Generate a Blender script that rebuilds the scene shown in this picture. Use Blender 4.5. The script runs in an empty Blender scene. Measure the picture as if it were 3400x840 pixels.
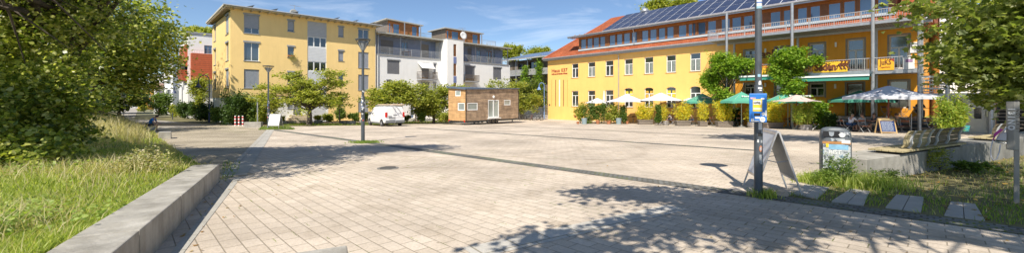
import bpy, bmesh, math, random
import numpy as np
from mathutils import Matrix, Vector
random.seed(7); RNG = np.random.default_rng(7)
sc = bpy.context.scene; COL = sc.collection
R = math.radians
# ---------------------------------------------------------------- camera
cam = bpy.data.objects.new('camera', bpy.data.cameras.new('camera')); COL.objects.link(cam)
cam.data.lens = 14; cam.data.sensor_width = 36; cam.data.sensor_fit = 'HORIZONTAL'
cam.data.shift_y = -0.0259; cam.data.clip_start = .05; cam.data.clip_end = 4000
cam.location = (0, 0, 1.5); cam.rotation_euler = (R(90), 0, 0); sc.camera = cam
sc.render.resolution_x = 1024; sc.render.resolution_y = 256
# ---------------------------------------------------------------- light
SUN_EL, SUN_AZ = R(50), R(197.5)          # azimuth clockwise from +Y
w = bpy.data.worlds.new('World'); sc.world = w; w.use_nodes = True
nt = w.node_tree; nt.nodes.clear()
def N(nt, t, **k):
    n = nt.nodes.new(t)
    for a, b in k.items(): setattr(n, a, b)
    return n
sky = N(nt, 'ShaderNodeTexSky', sky_type='NISHITA', sun_disc=False, sun_elevation=SUN_EL, sun_rotation=SUN_AZ, air_density=.85, dust_density=.2, ozone_density=4.0)
tc = N(nt, 'ShaderNodeTexCoord'); mp = N(nt, 'ShaderNodeMapping'); mp.inputs['Scale'].default_value = (1.1, 1.1, 5.5); mp.inputs['Rotation'].default_value = (0, R(17), R(20))
nz = N(nt, 'ShaderNodeTexNoise'); nz.inputs['Scale'].default_value = 2.1; nz.inputs['Detail'].default_value = 9; nz.inputs['Roughness'].default_value = .62; nz.inputs['Distortion'].default_value = .5
cr = N(nt, 'ShaderNodeValToRGB'); cr.color_ramp.elements[0].position = .53; cr.color_ramp.elements[1].position = .80; cr.color_ramp.elements[1].color = (.55, .55, .55, 1)
mx = N(nt, 'ShaderNodeMix', data_type='RGBA'); mx.inputs[7].default_value = (8.5, 9.0, 9.8, 1)
bg = N(nt, 'ShaderNodeBackground'); bg.inputs[1].default_value = .09; ou = N(nt, 'ShaderNodeOutputWorld')
L = nt.links.new
L(tc.outputs['Generated'], mp.inputs[0]); L(mp.outputs[0], nz.inputs[0]); L(nz.outputs[0], cr.inputs[0]); L(cr.outputs[0], mx.inputs[0])
L(sky.outputs[0], mx.inputs[6]); L(mx.outputs[2], bg.inputs[0]); L(bg.outputs[0], ou.inputs[0])
sun = bpy.data.objects.new('sun', bpy.data.lights.new('sun', 'SUN')); COL.objects.link(sun)
sun.data.energy = 4.4; sun.data.angle = R(.53); sun.data.color = (1, .93, .82)
sd = Vector((math.sin(SUN_AZ)*math.cos(SUN_EL), math.cos(SUN_AZ)*math.cos(SUN_EL), math.sin(SUN_EL)))
sun.rotation_euler = sd.to_track_quat('Z', 'Y').to_euler(); sun.location = (0, 0, 40)
sc.view_settings.view_transform = 'Standard'; sc.view_settings.look = 'None'; sc.view_settings.gamma = 1
sc.view_settings.exposure = .62; sc.view_settings.use_curve_mapping = False
# ---------------------------------------------------------------- measuring helpers (photo pixels 3400 x 840 -> metres)
FX, FY, CX, HY = 1322.2, 1306.5, 1700, 333
GN = [(-1000, 1.235), (-10, 1.235), (46, 2.72), (50, 2.79), (56, 2.85), (5000, 2.85)]
def D(Y): return float(np.interp(Y, [a for a, b in GN], [b for a, b in GN]))
def gz(Y): return 1.5 - D(Y)
def G(px, py, up=0.0):                      # ground point seen at a pixel ('up' metres above the ground)
    q = (py-HY)/FY; lo, hi = .5, 800
    for _ in range(60):
        m = (lo+hi)/2
        if (D(m)-up)/m > q: lo = m
        else: hi = m
    return Vector(((px-CX)/FX*lo, lo, gz(lo)+up))
def P3(px, py, Y): return Vector(((px-CX)/FX*Y, Y, 1.5-(py-HY)*Y/FY))
class Frame:
    def __init__(s, x, y, z, ang):
        s.o = Vector((x, y, z)); s.a = ang; s.ux = Vector((math.cos(ang), math.sin(ang), 0)); s.uy = Vector((-math.sin(ang), math.cos(ang), 0))
        s.M = Matrix.Translation(s.o) @ Matrix.Rotation(ang, 4, 'Z')
    def px(s, px, py, y=0.0):
        o = s.o + s.uy*y; r = (px-CX)/FX
        t = (r*o.y-o.x)/(s.ux.x-r*s.ux.y); Y = o.y+t*s.ux.y
        return t, 1.5-(py-HY)*Y/FY-s.o.z
    def S(s, px, y=0.0): return s.px(px, 0, y)[0]
    def H(s, px, py, y=0.0): return s.px(px, py, y)[1]
    def W(s, x, y, z=0): return s.M @ Vector((x, y, z))
# ---------------------------------------------------------------- materials
MC = {}
def mat_base(name):
    m = bpy.data.materials.new(name); m.use_nodes = True; nt = m.node_tree; b = nt.nodes['Principled BSDF']; return m, nt, b
def M(name, col=(.5, .5, .5), rough=.75, var=.12, scale=3.0, metal=0, bump=0, spec=.4, fine=0):
    if name in MC: return MC[name]
    m, nt, b = mat_base(name)
    tc = N(nt, 'ShaderNodeTexCoord'); n1 = N(nt, 'ShaderNodeTexNoise'); n1.inputs['Scale'].default_value = scale; n1.inputs['Detail'].default_value = 6; n1.inputs['Roughness'].default_value = .65
    nt.links.new(tc.outputs['Object'], n1.inputs[0])
    r = N(nt, 'ShaderNodeValToRGB'); r.color_ramp.elements[0].position = .3; r.color_ramp.elements[1].position = .7
    r.color_ramp.elements[0].color = tuple(max(0, c*(1-var)) for c in col)+(1,); r.color_ramp.elements[1].color = tuple(min(1, c*(1+var)) for c in col)+(1,)
    nt.links.new(n1.outputs[0], r.inputs[0]); nt.links.new(r.outputs[0], b.inputs['Base Color'])
    b.inputs['Roughness'].default_value = rough; b.inputs['Metallic'].default_value = metal; b.inputs['Specular IOR Level'].default_value = spec
    if bump:
        n2 = N(nt, 'ShaderNodeTexNoise'); n2.inputs['Scale'].default_value = scale*12; n2.inputs['Detail'].default_value = 5
        nt.links.new(tc.outputs['Object'], n2.inputs[0]); bp = N(nt, 'ShaderNodeBump'); bp.inputs['Strength'].default_value = bump; bp.inputs['Distance'].default_value = .02
        nt.links.new(n2.outputs[0], bp.inputs['Height']); nt.links.new(bp.outputs[0], b.inputs['Normal'])
    MC[name] = m; return m
def ramp(nt, pts):
    r = N(nt, 'ShaderNodeValToRGB'); e = r.color_ramp.elements
    while len(e) < len(pts): e.new(.5)
    for i, (p, c) in enumerate(pts): e[i].position = p; e[i].color = tuple(c)+(1,) if len(c) == 3 else c
    return r
def M_brick(name, c1, c2, cm, bw, bh, mortar, rot=0, plane='xy', rough=.85, offset=.5, bump=.5, stain=.25, sscale=.35, weeds=None, coord='Object', bias=0):
    m, nt, b = mat_base(name); L = nt.links.new
    tc = N(nt, 'ShaderNodeTexCoord'); src = tc.outputs[coord]
    if plane != 'xy':
        sx = N(nt, 'ShaderNodeSeparateXYZ'); cx = N(nt, 'ShaderNodeCombineXYZ'); L(src, sx.inputs[0])
        L(sx.outputs['XYZ'.index(plane[0].upper())], cx.inputs[0]); L(sx.outputs['XYZ'.index(plane[1].upper())], cx.inputs[1]); src = cx.outputs[0]
    mp = N(nt, 'ShaderNodeMapping'); mp.inputs['Rotation'].default_value = (0, 0, rot); L(src, mp.inputs[0])
    br = N(nt, 'ShaderNodeTexBrick', offset=offset); L(mp.outputs[0], br.inputs[0])
    br.inputs['Scale'].default_value = 1; br.inputs['Brick Width'].default_value = bw; br.inputs['Row Height'].default_value = bh; br.inputs['Mortar Size'].default_value = mortar
    br.inputs['Mortar Smooth'].default_value = .3; br.inputs['Bias'].default_value = bias
    br.inputs[1].default_value = tuple(c1)+(1,); br.inputs[2].default_value = tuple(c2)+(1,); br.inputs[3].default_value = tuple(cm)+(1,)
    n1 = N(nt, 'ShaderNodeTexNoise'); n1.inputs['Scale'].default_value = sscale; n1.inputs['Detail'].default_value = 8; n1.inputs['Roughness'].default_value = .6; L(src, n1.inputs[0])
    r = ramp(nt, [(.3, (1-stain,)*3), (.68, (1+stain*.4,)*3)]); L(n1.outputs[0], r.inputs[0])
    n3 = N(nt, 'ShaderNodeTexNoise'); n3.inputs['Scale'].default_value = 38; n3.inputs['Detail'].default_value = 4; L(src, n3.inputs[0])
    r3 = ramp(nt, [(.3, (.88,)*3), (.7, (1.1,)*3)]); L(n3.outputs[0], r3.inputs[0])
    x = N(nt, 'ShaderNodeMix', data_type='RGBA', blend_type='MULTIPLY'); x.inputs[0].default_value = 1; L(br.outputs[0], x.inputs[6]); L(r.outputs[0], x.inputs[7])
    x2 = N(nt, 'ShaderNodeMix', data_type='RGBA', blend_type='MULTIPLY'); x2.inputs[0].default_value = 1; L(x.outputs[2], x2.inputs[6]); L(r3.outputs[0], x2.inputs[7])
    out = x2.outputs[2]
    if weeds:
        n2 = N(nt, 'ShaderNodeTexNoise'); n2.inputs['Scale'].default_value = weeds[1]; n2.inputs['Detail'].default_value = 5; L(src, n2.inputs[0])
        rr = ramp(nt, [(weeds[2], (0, 0, 0)), (weeds[2]+.06, (1, 1, 1))]); L(n2.outputs[0], rr.inputs[0])
        mm = N(nt, 'ShaderNodeMath', operation='MULTIPLY'); L(rr.outputs[0], mm.inputs[0])
        if weeds[3]: L(br.outputs[1], mm.inputs[1])
        else: mm.inputs[1].default_value = .7
        x4 = N(nt, 'ShaderNodeMix', data_type='RGBA'); L(mm.outputs[0], x4.inputs[0]); L(out, x4.inputs[6]); x4.inputs[7].default_value = tuple(weeds[0])+(1,); out = x4.outputs[2]
    L(out, b.inputs['Base Color']); b.inputs['Roughness'].default_value = rough; b.inputs['Specular IOR Level'].default_value = .25
    if bump:
        inv = N(nt, 'ShaderNodeMath', operation='SUBTRACT'); inv.inputs[0].default_value = 1; L(br.outputs[1], inv.inputs[1])
        ad = N(nt, 'ShaderNodeMath', operation='MULTIPLY_ADD'); L(n3.outputs[0], ad.inputs[0]); ad.inputs[1].default_value = .35; L(inv.outputs[0], ad.inputs[2])
        bp = N(nt, 'ShaderNodeBump'); bp.inputs['Strength'].default_value = bump; bp.inputs['Distance'].default_value = .012; L(ad.outputs[0], bp.inputs['Height']); L(bp.outputs[0], b.inputs['Normal'])
    MC[name] = m; return m
def M_leaf(name, cols, trans=.35, rough=.5, tcol=None):
    m, nt, b = mat_base(name); L = nt.links.new
    g = N(nt, 'ShaderNodeNewGeometry'); r = ramp(nt, [(i/(len(cols)-1), c) for i, c in enumerate(cols)]); L(g.outputs['Random Per Island'], r.inputs[0])
    L(r.outputs[0], b.inputs['Base Color']); b.inputs['Roughness'].default_value = rough; b.inputs['Specular IOR Level'].default_value = .35
    t = N(nt, 'ShaderNodeBsdfTranslucent'); gm = N(nt, 'ShaderNodeMix', data_type='RGBA', blend_type='MULTIPLY'); gm.inputs[0].default_value = 1; L(r.outputs[0], gm.inputs[6]); gm.inputs[7].default_value = (2.1, 2.2, .9, 1)
    L(gm.outputs[2], t.inputs[0]); ms = N(nt, 'ShaderNodeMixShader'); ms.inputs[0].default_value = trans
    L(b.outputs[0], ms.inputs[1]); L(t.outputs[0], ms.inputs[2]); L(ms.outputs[0], nt.nodes['Material Output'].inputs[0]); MC[name] = m; return m
def M_glass(name, col, rough=.06, spec=1.0):
    m, nt, b = mat_base(name); L = nt.links.new
    tc = N(nt, 'ShaderNodeTexCoord'); n = N(nt, 'ShaderNodeTexNoise'); n.inputs['Scale'].default_value = .35; n.inputs['Detail'].default_value = 1; L(tc.outputs['Object'], n.inputs[0])
    r = ramp(nt, [(.35, tuple(c*.6 for c in col)), (.7, tuple(c*1.35 for c in col))]); L(n.outputs[0], r.inputs[0]); L(r.outputs[0], b.inputs['Base Color'])
    b.inputs['Roughness'].default_value = rough; b.inputs['Specular IOR Level'].default_value = spec; b.inputs['IOR'].default_value = 1.75
    MC[name] = m; return m
def M_stripe(name, col, dark, axis, period, duty=.5, rough=.6, metal=0, var=.15, soft=.15, grain=(1, 1, 1), bump=.6):
    m, nt, b = mat_base(name); L = nt.links.new; tc = N(nt, 'ShaderNodeTexCoord'); sx = N(nt, 'ShaderNodeSeparateXYZ'); L(tc.outputs['Object'], sx.inputs[0])
    mu = N(nt, 'ShaderNodeMath', operation='MULTIPLY'); L(sx.outputs['xyz'.index(axis)], mu.inputs[0]); mu.inputs[1].default_value = 1/period
    fr = N(nt, 'ShaderNodeMath', operation='FRACT'); L(mu.outputs[0], fr.inputs[0])
    r = ramp(nt, [(0, dark), (soft, col), (1-soft*.2, col)]); L(fr.outputs[0], r.inputs[0])
    mp = N(nt, 'ShaderNodeMapping'); mp.inputs['Scale'].default_value = grain; L(tc.outputs['Object'], mp.inputs[0]); n = N(nt, 'ShaderNodeTexNoise'); n.inputs['Scale'].default_value = 3; n.inputs['Detail'].default_value = 6; L(mp.outputs[0], n.inputs[0])
    r2 = ramp(nt, [(.3, (1-var,)*3), (.7, (1+var,)*3)]); L(n.outputs[0], r2.inputs[0])
    x = N(nt, 'ShaderNodeMix', data_type='RGBA', blend_type='MULTIPLY'); x.inputs[0].default_value = 1; L(r.outputs[0], x.inputs[6]); L(r2.outputs[0], x.inputs[7]); L(x.outputs[2], b.inputs['Base Color'])
    b.inputs['Roughness'].default_value = rough; b.inputs['Metallic'].default_value = metal
    bp = N(nt, 'ShaderNodeBump'); bp.inputs['Strength'].default_value = bump; bp.inputs['Distance'].default_value = .02; L(fr.outputs[0], bp.inputs['Height']); L(bp.outputs[0], b.inputs['Normal'])
    MC[name] = m; return m
ANG_A = math.atan2(-.72, .69)               # direction of the paving rows
PAVE = M_brick('paving', (.56, .475, .38), (.64, .55, .45), (.35, .295, .225), .30, .18, .0065, rot=-ANG_A, stain=.32, sscale=.30, weeds=((.16, .19, .05), .9, .60, True), bump=.7)
SETT = M_brick('setts', (.47, .40, .31), (.55, .475, .375), (.27, .23, .14), .13, .11, .016, rot=.5, stain=.4, sscale=.5, weeds=((.16, .17, .07), .55, .64, False))
COBB = M_brick('cobble_strip', (.15, .15, .145), (.24, .24, .23), (.10, .095, .07), .12, .11, .014, rot=-ANG_A, stain=.3, sscale=.8, weeds=((.14, .17, .05), 1.3, .52, True))
SLAB = M_brick('slab_band', (.41, .395, .355), (.45, .43, .385), (.28, .25, .2), .6, .6, .008, rot=math.atan2(.87, -.49)*-1, stain=.2, sscale=.6)
SLABB = M_brick('slab_band_light', (.50, .475, .42), (.54, .51, .46), (.30, .27, .21), .45, .6, .012, rot=-math.atan2(.55, .83), stain=.15, sscale=.6)
ASPH = M('asphalt', (.34, .31, .27), .9, .2, .5, bump=.4)
CONC = M('concrete', (.37, .35, .31), .85, .30, 2.2, bump=.35)
CONCD = M('concrete_weathered_shaded', (.25, .245, .225), .9, .35, 1.8, bump=.4)
SOIL = M('soil', (.16, .12, .07), .95, .4, 1.5, bump=.6)
DIRT = M('lawn_soil', (.15, .135, .06), .95, .45, .9, bump=.6)
YEL = M('yellow_plaster', (.92, .66, .28), .9, .05, .5, bump=.08); YELH = M('warm_yellow_plaster', (.88, .525, .16), .9, .06, .5, bump=.08)
ORA = M('orange_plaster', (.78, .35, .04), .9, .10, .6, bump=.1); WHP = M('white_plaster', (.82, .81, .78), .9, .05, .5, bump=.08)
WHT = M('white_paint', (.80, .80, .78), .45, .03); GREYF = M('grey_trim', (.33, .34, .35), .5, .1); DGREY = M('dark_grey_metal', (.07, .08, .09), .5, .2)
BLIND = M_stripe('grey_shutter', (.36, .39, .45), (.18, .20, .23), 'z', .06, soft=.3, var=.06); BLINDD = M_stripe('dark_blind', (.20, .205, .22), (.05, .05, .055), 'z', .07, soft=.3, var=.06)
CORR = M_stripe('corrugated_siding', (.50, .51, .52), (.25, .26, .28), 'z', .16, soft=.35, var=.05); CORW = M_stripe('white_siding', (.72, .73, .74), (.38, .40, .42), 'z', .18, soft=.3, var=.05)
GLB = M_glass('window_glass', (.045, .065, .085)); GLD = M_glass('dark_glass', (.02, .024, .024)); GLK = M_glass('blue_glass', (.07, .13, .22))
WOODG = M_stripe('weathered_boards', (.20, .16, .12), (.05, .04, .03), 'z', .15, soft=.12, var=.4, grain=(.5, .5, 6)); WOODO = M_stripe('oiled_boards', (.33, .14, .045), (.08, .03, .01), 'z', .14, soft=.12, var=.35, grain=(.5, .5, 5))
ORW = M('orange_timber', (.40, .14, .03), .6, .2, 4); BRNW = M('brown_timber', (.22, .09, .035), .6, .2, 4); BLUEG = M('blue_grey_cladding', (.22, .27, .40), .7, .1)
REDW = M_stripe('red_boards', (.56, .125, .045), (.20, .03, .01), 'z', .32, soft=.2, var=.12); TILE = M_brick('red_roof_tiles', (.33, .085, .035), (.42, .13, .055), (.20, .05, .02), .24, .16, .015, plane='xy', stain=.3, sscale=.6)
STEEL = M('galvanised_steel', (.42, .43, .44), .4, .15, 4, metal=.6); STEELD = M('painted_post', (.10, .115, .13), .45, .15, 5, metal=.3); ALU = M('aluminium', (.62, .62, .62), .35, .1, 5, metal=.7)
STAIN = M('stainless_panel', (.40, .38, .34), .35, .12, 1, metal=.5); DECKU = M_stripe('corrugated_deck', (.30, .29, .27), (.12, .11, .1), 'x', .18, soft=.4, metal=.3)
BARK = M('bark', (.11, .09, .07), .95, .4, 5, bump=.8); TERR = M('terracotta', (.42, .17, .08), .85, .15, 5); BLACK = M('black_plastic', (.02, .02, .022), .5, .2)
SAND = M('sandstone_steps', (.50, .42, .30), .85, .15); PWOOD = M_stripe('grey_planks', (.22, .185, .15), (.08, .06, .045), 'z', .15, soft=.1, var=.3, grain=(3, 3, 8)); BENW = M('bench_timber', (.42, .35, .20), .8, .3, 6); BENR = M('brown_slats', (.24, .09, .045), .6, .2, 6)
def flatm(n, c=None, r=.6, v=.04): return M(n, c, r, v, 6)
def wear(m):
    nt = m.node_tree; L = nt.links.new; b = nt.nodes['Principled BSDF']; src = b.inputs['Base Color'].links[0].from_socket; tc = N(nt, 'ShaderNodeTexCoord')
    def mul(src, fac, c):
        x = N(nt, 'ShaderNodeMix', data_type='RGBA', blend_type='MULTIPLY'); L(fac, x.inputs[0]); L(src, x.inputs[6]); x.inputs[7].default_value = c+(1,); return x.outputs[2]
    v = N(nt, 'ShaderNodeTexVoronoi'); v.inputs['Scale'].default_value = 2.6; L(tc.outputs['Object'], v.inputs[0]); r = ramp(nt, [(.035, (1, 1, 1)), (.06, (0, 0, 0))]); L(v.outputs[0], r.inputs[0]); src = mul(src, r.outputs[0], (.6, .57, .52))
    n = N(nt, 'ShaderNodeTexNoise'); n.inputs['Scale'].default_value = 1.1; n.inputs['Detail'].default_value = 9; n.inputs['Roughness'].default_value = .72; L(tc.outputs['Object'], n.inputs[0]); r = ramp(nt, [(.52, (0, 0, 0)), (.72, (1, 1, 1))]); L(n.outputs[0], r.inputs[0]); src = mul(src, r.outputs[0], (.72, .70, .66))
    for cx, cy, rad in ((-1.0, 16.5, 6.2), (-1.6, 17.2, 4.6), (3.5, 21, 9)):
        mp = N(nt, 'ShaderNodeMapping'); mp.inputs['Location'].default_value = (-cx, -cy, 0); L(tc.outputs['Object'], mp.inputs[0]); s = N(nt, 'ShaderNodeSeparateXYZ'); L(mp.outputs[0], s.inputs[0]); c = N(nt, 'ShaderNodeCombineXYZ'); L(s.outputs[0], c.inputs[0]); L(s.outputs[1], c.inputs[1]); ln = N(nt, 'ShaderNodeVectorMath', operation='LENGTH'); L(c.outputs[0], ln.inputs[0])
        d = N(nt, 'ShaderNodeMath', operation='SUBTRACT'); L(ln.outputs['Value'], d.inputs[0]); d.inputs[1].default_value = rad; a = N(nt, 'ShaderNodeMath', operation='ABSOLUTE'); L(d.outputs[0], a.inputs[0]); r = ramp(nt, [(.05, (.55, .55, .55)), (.22, (0, 0, 0))]); L(a.outputs[0], r.inputs[0])
        mm = N(nt, 'ShaderNodeMath', operation='MULTIPLY'); L(r.outputs[0], mm.inputs[0]); L(n.outputs[0], mm.inputs[1]); src = mul(src, mm.outputs[0], (.62, .58, .54))
    L(src, b.inputs['Base Color'])
wear(PAVE)
def streaks(m, c=(.80, .77, .72), amt=.55):
    nt = m.node_tree; L = nt.links.new; b = nt.nodes['Principled BSDF']; src = b.inputs['Base Color'].links[0].from_socket; tc = N(nt, 'ShaderNodeTexCoord'); mp = N(nt, 'ShaderNodeMapping'); mp.inputs['Scale'].default_value = (1.6, 1.6, .16); L(tc.outputs['Object'], mp.inputs[0])
    n = N(nt, 'ShaderNodeTexNoise'); n.inputs['Scale'].default_value = 2.0; n.inputs['Detail'].default_value = 8; n.inputs['Roughness'].default_value = .65; L(mp.outputs[0], n.inputs[0]); r = ramp(nt, [(.45, (0, 0, 0)), (.75, (amt,)*3)]); L(n.outputs[0], r.inputs[0])
    x = N(nt, 'ShaderNodeMix', data_type='RGBA', blend_type='MULTIPLY'); L(r.outputs[0], x.inputs[0]); L(src, x.inputs[6]); x.inputs[7].default_value = c+(1,); L(x.outputs[2], b.inputs['Base Color'])
for m_ in (YEL, YELH): streaks(m_, amt=.3)
streaks(ORA); streaks(WHP, (.88, .87, .85), .4)
streaks(CONC, (.62, .60, .55), .8); streaks(CONCD, (.55, .53, .5), .8)
# ---------------------------------------------------------------- mesh builder
WM = {}
class MB:
    def __init__(s): s.v = []; s.f = []; s.mi = []; s.k = 0
    def add(s, vs, fs, T=None):
        b = len(s.v); s.v += [tuple(T @ Vector(p)) if T is not None else tuple(p) for p in vs]; s.f += [tuple(b+i for i in f) for f in fs]; s.mi += [s.k]*len(fs); return s
    def box(s, x0, x1, y0, y1, z0, z1, T=None):
        return s.add([(x0, y0, z0), (x1, y0, z0), (x1, y1, z0), (x0, y1, z0), (x0, y0, z1), (x1, y0, z1), (x1, y1, z1), (x0, y1, z1)],
                     [(0, 3, 2, 1), (4, 5, 6, 7), (0, 1, 5, 4), (1, 2, 6, 5), (2, 3, 7, 6), (3, 0, 4, 7)], T)
    def hexa(s, b, t): # bottom 4 pts ccw, top 4 pts
        return s.add(list(b)+list(t), [(3, 2, 1, 0), (4, 5, 6, 7), (0, 1, 5, 4), (1, 2, 6, 5), (2, 3, 7, 6), (3, 0, 4, 7)])
    def quad(s, a, b, c, d): return s.add([a, b, c, d], [(0, 1, 2, 3)])
    def poly(s, pts): return s.add(pts, [tuple(range(len(pts)))])
    def tube(s, pts, r, n=8, cap=True, T=None):
        pts = [Vector(p) for p in pts]; rs = r if isinstance(r, (list, tuple)) else [r]*len(pts); vs = []; fs = []
        for i, p in enumerate(pts):
            d = (pts[min(i+1, len(pts)-1)]-pts[max(i-1, 0)]).normalized(); a = Vector((0, 0, 1)) if abs(d.z) < .9 else Vector((1, 0, 0))
            u = d.cross(a).normalized(); q = d.cross(u)
            vs += [p+(u*math.cos(k*math.tau/n)+q*math.sin(k*math.tau/n))*rs[i] for k in range(n)]
        for i in range(len(pts)-1):
            fs += [(i*n+k, i*n+(k+1) % n, (i+1)*n+(k+1) % n, (i+1)*n+k) for k in range(n)]
        if cap: fs += [tuple(reversed(range(n))), tuple(range((len(pts)-1)*n, len(pts)*n))]
        return s.add(vs, fs, T)
    def lathe(s, prof, n=16, T=None, sx=1, sy=1):  # prof [(r,z)]
        vs = [(r*math.cos(k*math.tau/n)*sx, r*math.sin(k*math.tau/n)*sy, z) for r, z in prof for k in range(n)]; fs = []
        for i in range(len(prof)-1): fs += [(i*n+k, i*n+(k+1) % n, (i+1)*n+(k+1) % n, (i+1)*n+k) for k in range(n)]
        fs += [tuple(reversed(range(n))), tuple(range((len(prof)-1)*n, len(prof)*n))]; return s.add(vs, fs, T)
    def prism(s, pts, axis, a, b, T=None):   # 2D polygon extruded along an axis ('x','y','z')
        def m(p, t): return {'x': (t, p[0], p[1]), 'y': (p[0], t, p[1]), 'z': (p[0], p[1], t)}[axis]
        n = len(pts); return s.add([m(p, a) for p in pts]+[m(p, b) for p in pts], [tuple(reversed(range(n))), tuple(range(n, 2*n))]+[(k, (k+1) % n, n+(k+1) % n, n+k) for k in range(n)], T)
    def ball(s, c, r, n=10, m=7):
        r = r if isinstance(r, (list, tuple)) else (r,)*3
        return s.add([(c[0]+r[0]*math.sin(math.pi*(i+.02)/(m+.04))*math.cos(k*math.tau/n), c[1]+r[1]*math.sin(math.pi*(i+.02)/(m+.04))*math.sin(k*math.tau/n), c[2]-r[2]*math.cos(math.pi*(i+.02)/(m+.04))) for i in range(m+1) for k in range(n)],
                     [(i*n+k, i*n+(k+1) % n, (i+1)*n+(k+1) % n, (i+1)*n+k) for i in range(m) for k in range(n)])
    def build(s, name, mat, parent=None, frame=None, smooth=False, bevel=0, base=None):
        me = bpy.data.meshes.new(name); off = Vector(base) if base is not None else None
        me.from_pydata([tuple(Vector(p)-off) for p in s.v] if off is not None else s.v, [], s.f)
        for m in (mat if isinstance(mat, (list, tuple)) else [mat]): me.materials.append(m)
        if any(s.mi): me.polygons.foreach_set('material_index', s.mi)
        bm = bmesh.new(); bm.from_mesh(me); bmesh.ops.recalc_face_normals(bm, faces=bm.faces); bm.to_mesh(me); bm.free()
        if smooth: me.polygons.foreach_set('use_smooth', [True]*len(me.polygons))
        o = link(name, me, parent, frame.M if frame else None, off)
        if bevel:
            md = o.modifiers.new('bevel', 'BEVEL'); md.width = bevel; md.segments = 2; md.limit_method = 'ANGLE'
        return o
def link(name, data, parent=None, Mw=None, off=None):
    o = bpy.data.objects.new(name, data); COL.objects.link(o)
    pm = WM[parent.name] if parent else Matrix.Identity(4)
    if Mw is None and off is not None: Mw = Matrix.Translation(off)
    if Mw is None: Mw = pm.copy()
    WM[o.name] = Mw; o.parent = parent; o.matrix_basis = (pm.inverted() @ Mw) if parent else Mw
    return o
def tag(o, label, cat, group=None, kind=None):
    if label: o['label'] = label
    if cat: o['category'] = cat
    if group: o['group'] = group
    if kind: o['kind'] = kind
    return o
def thing(name, label, cat, loc, rz=0, group=None):
    return tag(link(name, None, None, Matrix.Translation(Vector(loc)) @ Matrix.Rotation(rz, 4, 'Z')), label, cat, group)
def dup(root, loc, rz, label=None, group=None):
    kids = list(root.children); r = root.copy(); COL.objects.link(r); r.matrix_basis = Matrix.Translation(Vector(loc)) @ Matrix.Rotation(rz, 4, 'Z'); WM[r.name] = r.matrix_basis.copy()
    for k in kids: cpt(k, r)
    if label: r['label'] = label
    if group: r['group'] = group
    return r
def cpt(o, par):
    kids = list(o.children); c = o.copy(); COL.objects.link(c); c.parent = par
    for k in kids: cpt(k, c)
CUTS = [-10, 46, 50, 56]
def sheet(name, pts, dz, mat, zf=None):
    bm = bmesh.new(); vs = [bm.verts.new((p[0], p[1], 0)) for p in pts]; bm.faces.new(vs)
    for y in CUTS:
        bmesh.ops.bisect_plane(bm, geom=bm.verts[:]+bm.edges[:]+bm.faces[:], plane_co=(0, y, 0), plane_no=(0, 1, 0))
    for v in bm.verts: v.co.z = gz(v.co.y)+dz
    bmesh.ops.recalc_face_normals(bm, faces=bm.faces)
    if sum(f.normal.z for f in bm.faces) < 0: bmesh.ops.reverse_faces(bm, faces=bm.faces)
    me = bpy.data.meshes.new(name); bm.to_mesh(me); bm.free(); me.materials.append(mat)
    return tag(link(name, me), None, None, kind='structure')
def strip_poly(a, b, wd):
    a = Vector(a[:2]); b = Vector(b[:2]); d = (b-a).normalized(); n = Vector((-d.y, d.x))*wd/2; return [a-n, b-n, b+n, a+n]
def text(s, size, mat, name, parent, Mw, extrude=.004, bold=0, align='LEFT', shear=0, sx=1, space=1):
    cu = bpy.data.curves.new('t', 'FONT'); cu.body = s; cu.size = size; cu.extrude = extrude; cu.offset = bold; cu.align_x = align; cu.shear = shear; cu.resolution_u = 2; cu.space_character = space
    t = bpy.data.objects.new('t', cu); COL.objects.link(t); bpy.context.view_layer.update()
    me = bpy.data.meshes.new_from_object(t.evaluated_get(bpy.context.evaluated_depsgraph_get())); bpy.data.objects.remove(t)
    me.materials.clear(); me.materials.append(mat)
    if sx != 1: me.transform(Matrix.Scale(sx, 4, (1, 0, 0)))
    return link(name, me, parent, Mw)
def fit(t, w):
    xs = [v.co.x for v in t.data.vertices]; t.matrix_basis = t.matrix_basis @ Matrix.Scale(w/max(.01, max(xs)-min(xs)), 4, (1, 0, 0)); return t
def face_m(frame, x, y, z): return frame.M @ Matrix.Translation((x, y, z)) @ Matrix.Rotation(R(90), 4, 'X')   # text standing on a facade
# ---------------------------------------------------------------- walls with openings and windows
def wall_holes(mb, s0, s1, h0, h1, holes, y=0.0, depth=.22, thick=None):
    xs = sorted({s0, s1, *[min(max(v, s0), s1) for h in holes for v in h[:2]]}); zs = sorted({h0, h1, *[min(max(v, h0), h1) for h in holes for v in h[2:4]]})
    for i in range(len(xs)-1):
        for j in range(len(zs)-1):
            mx_, mz = (xs[i]+xs[i+1])/2, (zs[j]+zs[j+1])/2
            if xs[i+1]-xs[i] < 1e-5 or zs[j+1]-zs[j] < 1e-5: continue
            if any(h[0] < mx_ < h[1] and h[2] < mz < h[3] for h in holes): continue
            mb.quad((xs[i], y, zs[j]), (xs[i+1], y, zs[j]), (xs[i+1], y, zs[j+1]), (xs[i], y, zs[j+1]))
    for a, b, c, d in [h[:4] for h in holes]:
        e = y+depth
        mb.quad((a, y, c), (a, e, c), (a, e, d), (a, y, d)); mb.quad((b, y, c), (b, y, d), (b, e, d), (b, e, c))
        mb.quad((a, y, d), (a, e, d), (b, e, d), (b, y, d)); mb.quad((a, y, c), (b, y, c), (b, e, c), (a, e, c))
    return mb
def rect(F, l, r, t, b, y=0.0): return [F.S(l, y), F.S(r, y), F.H(l, b, y), F.H(l, t, y)]
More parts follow.
